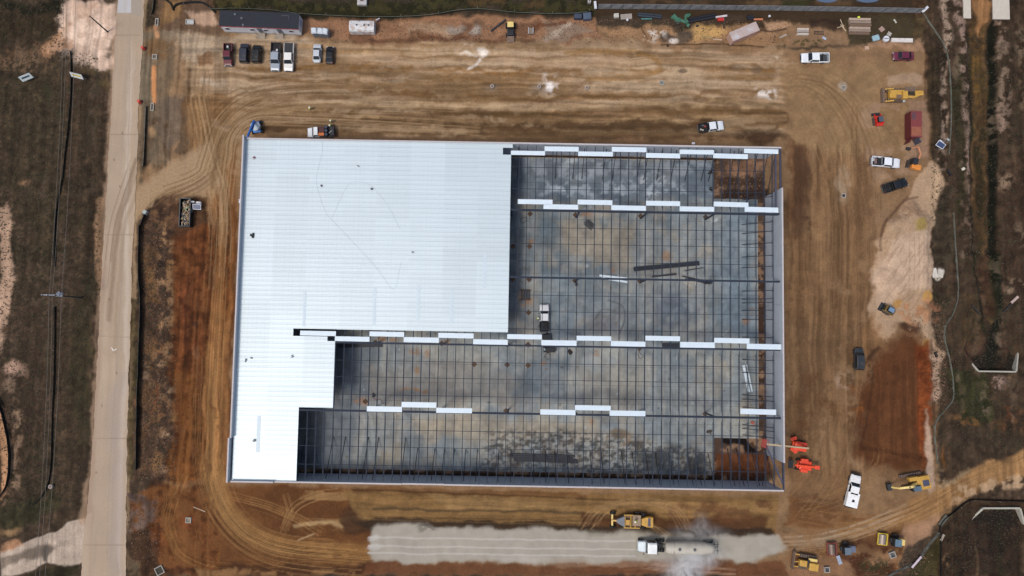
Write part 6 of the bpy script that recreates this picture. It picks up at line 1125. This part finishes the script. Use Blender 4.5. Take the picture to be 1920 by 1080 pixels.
for x, y, s, lab in ((685,1,3.6,'pale square concrete base with round cover at the north edge'),(1104.5,4,1.2,'small grey condenser box at the north edge')):
    t = rootbox('utility_box', lab, 'utility box', (x+ (-5 if x==685 else 0),y)); MB().box((0,0,.4),(s*.55,s*.7,.8)).build('cabinet', mat('cabinet grey',(176,172,170),.6), t, bevel=.03); MB().cyl((0,0,.8),(0,0,.86),s*.15,n=16).build('fan', mat('fan dark',(96,84,84),.6), t)
o = MB().box((0,0,.6),(1.6,1.0,1.2)).build('compressor_trailer', mat('dark slate',(56,66,84),.6), None, bevel=.1); o.location=P(1083,34,0); tag(o,'small dark slate machine at the left end of the equipment by the fence corner','machine')
o = MB().box((0,0,.6),(1.7,1.4,1.2)).box((0,0,1.23),(1.2,1.0,.06)).build('compressor_trailer', mat('slate blue',(74,86,104),.6), None, bevel=.08); o.location=P(1100,34,0); o.rotation_euler=(0,0,.1); tag(o,'slate blue ribbed machine right beside the fence corner','machine')
t = rootbox('pump_frame','small pale steel pump frame right of the dark loader','pump',(995,60)); MB().box((0,0,.4),(.95,1.3,.6)).build('pump_body', mat('pump grey',(124,112,100),.7,noise=.2,ns=4), t, bevel=.05); 
for s in (1,-1): MB().box((s*.5,0,.8),(.08,1.4,.08)).build('rail', WP, t)
# ---- rubbish strip things
def sbox(name, lab, cat, x, y, dims, col, rz=0, z=0, grp=None, bev=.02, rough=.7): 
    p = P(x,y,0); o = MB().box((0,0,dims[2]/2+z),dims).build(name, mat(name+str(col),col,rough,noise=.15,ns=2), None, bevel=bev); o.location=(p.x,p.y,gz(p.x,p.y)); o.rotation_euler=(0,0,rz); return tag(o,lab,cat,grp)
def stackt(name, lab, x, y, rows_, l, w_, th, rz=0, cols=((170,150,134),(140,122,108),(112,90,74)), grp=None):
    t = rootbox(name, lab, 'lumber', (x,y), rz, grp)
    for k, (dy, dx, n_) in enumerate(rows_):
        for j in range(n_): MB().box((dx, dy, .1+th*j+.02*j), (l*random.uniform(.93,1), w_, th)).build('plank_bundle', mat('plank'+str(cols[k%len(cols)]),cols[k%len(cols)],.85,noise=.2,ns=3), t, bevel=.01)
    return t
stackt('lumber_stack','big stack of brown planks with a hi-vis vest on top',1610,52,[(1.5,-.1,4),(.9,.0,4),(.35,.1,3),(-.2,.1,2),(-.75,.05,2),(-1.3,.0,1)],4.6,.5,.2)
stackt('lumber_stack','small stack of pale planks left of the big lumber pile',1504,61,[(.6,.05,2),(.15,.0,2),(-.55,-.05,3)],2.5,.42,.2,0,((188,176,164),(160,150,142)))
sbox('safety_vest','hi-vis yellow vest dropped on top of the big lumber stack','vest',1606,36,(.5,.4,.06),(206,222,60),.2,1.0)
sbox('concrete_beam','long white concrete beam lying at the north-east corner','beam',1690,76.5,(4.5,.85,.4),(208,202,196))
t = rootbox('cable_reel','white round cable reel left of the long white beam','reel',(1660,74)); MB().cyl((0,0,0),(0,0,.5),.62,n=22).build('flange', WP, t); MB().box((0,0,.52),(.9,.12,.05)).build('spindle', BLK, t)
sbox('tarp_bundle','crumpled pale blue tarp left of the cable reel','tarp',1641,72,(1.5,1.2,.5),(146,176,186),.3,bev=.2); sbox('pallet','pinkish square pallet lying in the grass above the cable reel','pallet',1653,55,(1.0,1.0,.15),(160,134,120),.7); sbox('pallet','grey square pallet right of the pinkish one','pallet',1667,64,(.85,.8,.15),(170,162,154),-.6); sbox('board','small pale board below the east end of the screen fence','board',1678,40,(.9,.35,.1),(196,192,182),-.9); sbox('block','small tan block at the edge of the north-east parking yard','block',1624,91,(.8,.7,.4),(186,156,132),0)
for k, (x, y, rz, l) in enumerate(((1579,45,-1.2,2.2),(1576,50,.4,1.6),(1581,52,-.9,1.8))): sbox('loose_board',('long pale board standing crooked left of the big lumber stack','short tan board crossing the crooked ones left of the lumber stack','lower pale board left of the lumber stack')[k],'board',x,y,(l,.16,.1),(178,160,134),rz,grp='loose boards by the lumber stack')
t = rootbox('ladder_frame','dark steel ladder frame lying between the two lumber stacks','frame',(1535,62),-.05)
for s in (1,-1): MB().box((0,s*.3,.1),(2.2,.08,.1)).build('rail', DK, t)
for k in range(7): MB().box((-.95+k*.31,0,.1),(.07,.55,.06)).build('rung', DK, t)
sbox('panel','pale blue and white tilted panel below the ladder frame','panel',1545,72,(.85,.4,.2),(170,184,204),-.5); sbox('board_pile','grey metal offcuts on the ground right of the pink container','scrap',1468,68,(1.6,.2,.15),(170,172,170),.45)
sbox('orange_board','orange timber beam just behind the pink container','beam',1421,37,(2.0,.3,.3),(204,128,92),.02)
t = rootbox('green_tarp','crumpled green tarp in the north rubbish strip','tarp',(1285,38)); GT = mat('tarp green',(58,104,84),.7,noise=.15,ns=2); tp = MB(); r = random.Random(4)
for (cx2, cy2, sx_, sy_, rz_) in ((-2.0,.1,2.2,.8,-.5),(-.6,-.3,1.3,.5,-.5),(.3,.9,1.2,.9,.4),(.2,-.3,.6,1.3,.5),(.4,-1.1,.8,.7,-.3)):
    for k in range(4): tp.box((cx2+r.uniform(-.2,.2),cy2+r.uniform(-.2,.2),.15+.08*k),(sx_*r.uniform(.5,1),sy_*r.uniform(.5,1),.12),rz=rz_+r.uniform(-.3,.3),rx=r.uniform(-.3,.3),ry=r.uniform(-.3,.3))
tp.build('tarp_sheet', GT, t, bevel=.04)
t = rootbox('fuel_drum','red drum lying on its side near the pink container','drum',(1350,38)); MB().cyl((-.6,0,.4),(.6,0,.4),.4,n=18).build('barrel_body', mat('drum red',(184,44,40),.5), t); MB().cyl((.6,0,.4),(.66,0,.4),.3,n=14).build('drum_lid', WP, t)
for x0,y0,x1,y1,r_,c,lab in ((1290,42,1340,33,.35,(26,28,36),'thick black pipe bundle right of the green tarp'),(1338,34,1363,30.5,.13,(206,200,204),'white pipe lying above the red drum'),(1195,30,1240,34,.3,(40,48,58),'dark slate pipes left of the green tarp'),(1202,36,1222,36,.08,(74,130,128),'thin teal pipe left of the green tarp'),(1400,36,1412,36,.3,(30,34,44),'short dark pipe behind the pink container')):
    A = P(x0,y0,0); B = P(x1,y1,0); o = MB().cyl((0,0,r_),((B-A).x,(B-A).y,r_),r_,n=12).cyl((0,r_*1.6,r_),((B-A).x,(B-A).y+r_*1.6,r_),r_*.8,n=12).build('pipe_bundle', mat('pipe'+str(c),c,.5)); o.location = A; tag(o,lab,'pipes')
sbox('pipe_rack','bundle of pale pipes on the ground at the west end of the rubbish strip','pipes',1174,32,(2.4,1.1,.3),(150,142,134),.1); sbox('crate','cream crate at the west end of the rubbish strip','crate',1155,31,(1.0,.85,.7),(190,186,176),.1); sbox('crate','small dark crate below the green tarp','crate',1270,45,(.6,.5,.5),(60,62,58)); sbox('crate','small black box right of the green tarp','crate',1307,49,(.5,.4,.4),(52,48,44)); sbox('post_rack','dark rusty posts left of the red drum','posts',1357,48,(.35,1.4,.3),(62,48,40),.1); sbox('block','black object at the north edge of the graded yard','block',1251.5,86,(.35,.5,.3),(30,26,24)); sbox('board_pile','tan boards lying in the yellow sand patch','boards',1325,70,(2.4,.4,.15),(150,128,84),-.05); sbox('board','pale board lying right of the tan boards','board',1345,74,(1.9,.15,.1),(196,180,160),-.08)
for x,y,lab in ((1442,31,'small white ball-like jug right of the pink container'),(1176,38,'small white jugs at the west end of the rubbish strip')): o = MB().dome((0,0,.25),.28,full=True).build('water_jug', WP); o.location=P(x,y,0); tag(o,lab,'jug')
o = MB().box((0,0,.5),(.7,.5,.3)).build('white_sack', WP, None, bevel=.12); o.location = P(1299,270,0); o.location.z=.0; tag(o,'small white sack against the north wall top','sack')
sbox('concrete_block','cracked pale concrete slab with hole beside the stockpile fence','slab',1750,512,(1.1,2.0,.3),(196,190,178),.2); sbox('concrete_block','second pale broken slab touching the first beside the stockpile fence','slab',1762,513,(1.1,1.7,.3),(186,180,166),-.1); sbox('culvert_piece','black pipe piece lying in the cream soil fan','pipe',1779,324,(.5,1.4,.4),(28,24,24),.6); sbox('culvert_piece','black pipe piece near the lower end of the pale soil','pipe',1754,665,(.4,1.1,.4),(30,26,24),.35); sbox('rock','pale rock at the east edge of the cream soil fan','rock',1805,317,(.7,.6,.4),(206,196,178),.5,bev=.15)
for x,y,rz in ((1828,580,-.85),(1888,577,.75)): sbox('timber_check','dark timber %s the drain where it widens' % ('left of' if x<1850 else 'right of'),'timber',x,y,(2.4,.4,.35),(36,32,28),rz)
sbox('board','pale pink board continuing the dark timber right of the drain','board',1902,562,(2.0,.5,.15),(180,158,150),.75)
sbox('drum_plate','grey metal sheet leaning beside the grey roller','sheet',1572,1049,(.75,1.8,.1),(150,160,176),.35,.3); sbox('board','thin pale plank lying in the south-west tracks','plank',374,955,(2.6,.18,.1),(170,146,120),-.35)
for x,y,lab in ((270.5,92,'orange traffic barrel by the road, upper one'),(263.5,192,'orange traffic barrel by the road, lower one')):
    t = rootbox('traffic_barrel',lab,'traffic barrel',(x,y),0,'orange barrels beside the road'); MB().cyl((0,0,.08),(0,0,1.0),.36,.28,n=14).build('barrel_body', mat('barrel orange',(206,74,58),.5), t); MB().cyl((0,0,0),(0,0,.09),.5,n=14).build('rubber_base', BLK, t)
# ---- signs and poles in the west field
def sign(lab, x, y, L, rz, col, col2, tilt=.5):
    t = rootbox('sign_board', lab, 'sign', (x,y), rz); MB().box((0,0,1.6),(L,.08,1.3),rx=-tilt).build('board', mat('sign'+str(col),col,.5,noise=.04), t)
    MB().box((0,.03,1.68),(L*.72,.08,.38),rx=-tilt).build('lettering_band', mat('sign band'+str(col2),col2,.5), t)
    for s in (1,-1): MB().box((s*L*.42,.1,.8),(.1,.1,1.7)).build('post', TI, t)
sign('white sign board with a dark band standing alone in the west field', 58,150,2.4,.42,(196,206,206),(60,74,84)); sign('white sign board with a yellow lower edge beside the black silt fence', 152,147,2.6,-.22,(196,200,200),(186,170,60))
def pole(lab, base, top, h, arms=()):
    A = P(*base,0); z0 = gz(A.x,A.y); t = thing('utility_pole', lab, 'utility pole', (A.x,A.y,0)); B = P(*top,h)-A; B = Vector((B.x,B.y,h)); MB().cyl((0,0,z0-.3),B,.17,.11,n=10).build('pole', mat('pole grey',(58,56,58),.8,noise=.2,ns=3), t)
    return t, A, B
t, PA, PB = pole('dark utility pole with pale crossarm and insulators in the west field',(153,558),(104,554),9.8)
ca = MB().box((-.3,0,9.5),(3.4,.16,.16)).box((-.3,.0,8.7),(2.0,.12,.12)).build('crossarm', mat('crossarm pale',(150,154,164),.7), t)
for x in (-1.9,-.9,.5,1.3): MB().cyl((x,0,9.6),(x,0,9.9),.09,n=8).build('insulator', mat('insulator',(176,184,196),.4), ca)
MB().cyl((.5,.45,7.4),(.5,.45,8.5),.3,n=14).build('transformer', mat('transformer',(120,130,142),.5), t); MB().box((.7,.1,8.6),(1.3,.7,.08)).build('bracket', mat('transformer',(120,130,142),.5), t)
pole('slim dark light pole standing on the pink clay by the road',(202,60),(168,30),7.2)
for k, (pts, z, lab) in enumerate(((((142,-10),(132,200),(117,480),(115,556)),9.8,'easternmost thin power line passing the utility pole'),(((126,-10),(118,200),(102,480),(98,556)),9.8,'middle thin power line over the west field'),(((120,-10),(112,200),(97,480),(92,556)),9.8,'westernmost thin power line over the west field'))):
    o0 = P(*pts[-1],z)
    a = P(*pts[0],z); dirn = (a-o0); far = o0+dirn*1.0; b2 = o0-dirn*1.0+Vector((0,0,0)); e = P([84,74,66][k],1082,z); q2 = []
    for A_, B_ in ((a,o0),(o0,e)):
        for i in range(13): u = i/12; p = A_+(B_-A_)*u; p.z = z-1.2*4*u*(1-u)*.6; q2.append(p-o0)
    o = MB().tube([q2[i] for i in range(len(q2)) if i != 13], .03, 5).build('power_line', mat('wire grey',(112,106,98),.6)); o.location = o0; tag(o,lab,'power line','power lines over the west field')
# ---- people
SK = mat('skin',(150,108,84),.6); HV = mat('hi-vis vest',(206,226,70),.6); HH = mat('hard hat white',(226,228,220),.4); JN = mat('work trousers',(52,54,66),.8)
def person(lab, x, y, rz, pose='stand', z=0):
    p = P(x,y,z); js = dict(pel=(0,0,.95),che=(0,0,1.3),neck=(0,0,1.5),head=(.03,0,1.62),top=(.03,0,1.76))
    fw = .28 if pose == 'bend' else 0
    v = [(0,0,.95),(fw*.6,0,1.2),(fw,0,1.42),(fw+.03,0,1.52),(fw+.06,0,1.66),
         (.02,.1,.9),(.04 if pose!='walk' else .2,.11,.5),(0 if pose!='walk' else .12,.11,.08),(.16 if pose!='walk' else .28,.12,.04),
         (.02,-.1,.9),(.0 if pose!='walk' else -.02,-.11,.5),(0 if pose!='walk' else -.25,-.11,.1),(.16 if pose!='walk' else -.1,-.12,.05),
         (fw,.2,1.4),(fw+.08,.27,1.12),(fw+.3,.2,1.05),(fw+.38,.19,1.04),(fw,-.2,1.4),(fw+.05,-.28,1.12),(fw+.28,-.24,1.0),(fw+.36,-.23,.98)]
    e = [(0,1),(1,2),(2,3),(3,4),(0,5),(5,6),(6,7),(7,8),(0,9),(9,10),(10,11),(11,12),(2,13),(13,14),(14,15),(15,16),(2,17),(17,18),(18,19),(19,20)]
    rr = [.15,.15,.16,.06,.105,.1,.07,.05,.05,.1,.07,.05,.05,.07,.05,.04,.045,.07,.05,.04,.045]
    me = bpy.data.meshes.new('person'); me.from_pydata(v, e, []); o = bpy.data.objects.new('tmp', me); COL.objects.link(o)
    sk = o.modifiers.new('s','SKIN'); 
    for i, sv_ in enumerate(me.skin_vertices[0].data): sv_.radius = (rr[i],rr[i]); sv_.use_root = i == 0
    su = o.modifiers.new('u','SUBSURF'); su.levels = 1; su.render_levels = 1
    dg = bpy.context.evaluated_depsgraph_get(); dg.update(); m2 = bpy.data.meshes.new_from_object(o.evaluated_get(dg)); bpy.data.objects.remove(o); m2.name = 'body'
    t = thing('person', lab, 'person', (p.x,p.y,z), rz); b3 = bpy.data.objects.new('body', m2); COL.objects.link(b3); b3.parent = t; m2.materials.clear(); m2.materials.append(SK); m2.materials.append(JN)
    for pl in m2.polygons: pl.material_index = 1 if pl.center.z < .98 or (abs(pl.center.y) > .17 and pl.center.z > 1.08) else 0
    MB().loft([[(fw*k+.19*math.cos(a),.24*math.sin(a),zz) for a in np.linspace(0,2*math.pi,14,endpoint=False)] for zz, k in ((.92,0),(1.15,.5),(1.38,.95),(1.48,1))]).build('vest', HV, t, smooth=True)
    hx = fw+.07; MB().dome((hx,0,1.68),.14,.13).cyl((hx+.02,0,1.67),(hx+.02,0,1.69),.175,n=16).build('hard_hat', HH, t, smooth=False)
person('worker in hi-vis vest and hard hat walking alone in the north yard',583.5,206,.3,'walk'); person('worker in hi-vis vest standing behind the work truck, farther from the building',623,229.5,-1.6); person('worker in hi-vis vest bending at the rear of the work truck',622,236,-1.7,'bend'); person('worker in hi-vis vest standing left of the white pickup inside the building',1008,597,0,'stand',.15)
person('operator in hi-vis vest standing on the platform of the grader-like machine',1192,975,3.1,'bend',2.1)
# ---- dust blown from the tanker
def dust(name, lab, blobs, dens):
    m = bpy.data.materials.new(name); m.use_nodes = True; n = m.node_tree; n.nodes.remove(n.nodes['Principled BSDF']); L = n.links; v = n.nodes.new('ShaderNodeVolumePrincipled'); v.inputs['Color'].default_value = (.985,.985,.98,1); v.inputs['Anisotropy'].default_value = 0
    tc = n.nodes.new('ShaderNodeTexCoord'); nz = n.nodes.new('ShaderNodeTexNoise'); nz.inputs['Scale'].default_value = .38; nz.inputs['Detail'].default_value = 7; nz.inputs['Distortion'].default_value = 1.6; L.new(tc.outputs['Object'], nz.inputs[0])
    tot = None
    def MM(op, a, b): 
        k = n.nodes.new('ShaderNodeMath'); k.operation = op
        for i, q in enumerate((a, b)):
            if isinstance(q, (int, float)): k.inputs[i].default_value = q
            elif q is not None: L.new(q, k.inputs[i])
        return k.outputs[0]
    c0 = P(*blobs[0][:2],0); pts = []
    for (x, y, z, rx, ry, rz_, w_) in blobs:
        c = P(x,y,z)-Vector((c0.x,c0.y,0)); vm = n.nodes.new('ShaderNodeVectorMath'); vm.operation = 'SUBTRACT'; L.new(tc.outputs['Object'], vm.inputs[0]); vm.inputs[1].default_value = c
        vs = n.nodes.new('ShaderNodeVectorMath'); vs.operation = 'DIVIDE'; L.new(vm.outputs[0], vs.inputs[0]); vs.inputs[1].default_value = (rx,ry,rz_); ln = n.nodes.new('ShaderNodeVectorMath'); ln.operation = 'LENGTH'; L.new(vs.outputs[0], ln.inputs[0])
        mp = n.nodes.new('ShaderNodeMapRange'); mp.interpolation_type = 'SMOOTHERSTEP'; mp.inputs[1].default_value = 1; mp.inputs[2].default_value = 0; mp.inputs[3].default_value = 0; mp.inputs[4].default_value = w_; L.new(ln.outputs[1], mp.inputs[0]); tot = mp.outputs[0] if tot is None else MM('ADD', tot, mp.outputs[0]); pts.append((c, rx, ry, rz_))
    th = n.nodes.new('ShaderNodeMapRange'); th.inputs[1].default_value = .35; th.inputs[2].default_value = .68; th.inputs[3].default_value = .0; th.inputs[4].default_value = 1.9; L.new(nz.outputs[0], th.inputs[0]); L.new(MM('MULTIPLY', MM('MULTIPLY', tot, th.outputs[0]), dens), v.inputs['Density']); L.new(v.outputs[0], n.nodes['Material Output'].inputs['Volume'])
    lo = [min(c[i]-(rx,ry,rz_)[i] for c,rx,ry,rz_ in pts) for i in range(3)]; hi = [max(c[i]+(rx,ry,rz_)[i] for c,rx,ry,rz_ in pts) for i in range(3)]; lo[2] = .05
    o = MB().box(((lo[0]+hi[0])/2,(lo[1]+hi[1])/2,(lo[2]+hi[2])/2),(hi[0]-lo[0],hi[1]-lo[1],hi[2]-lo[2])).build(name, m); o.location = (c0.x,c0.y,0); return tag(o, lab, 'dust', kind='stuff')
dust('dust_cloud','pale dust plume blowing south from the rear of the tanker truck',[(1285,1066,1.5,5.0,5.0,3,1.0),(1282,1090,1.5,5.5,5.5,3,1.2),(1305,1048,1.8,6,4.2,3,.8),(1330,1038,1.6,6,3.2,2.5,.6),(1310,1000,1.2,9,3,2.4,.35),(1314,986,1.2,3,4.5,2.4,.25),(1262,1056,1.2,7,3.5,2,.3)], .5)
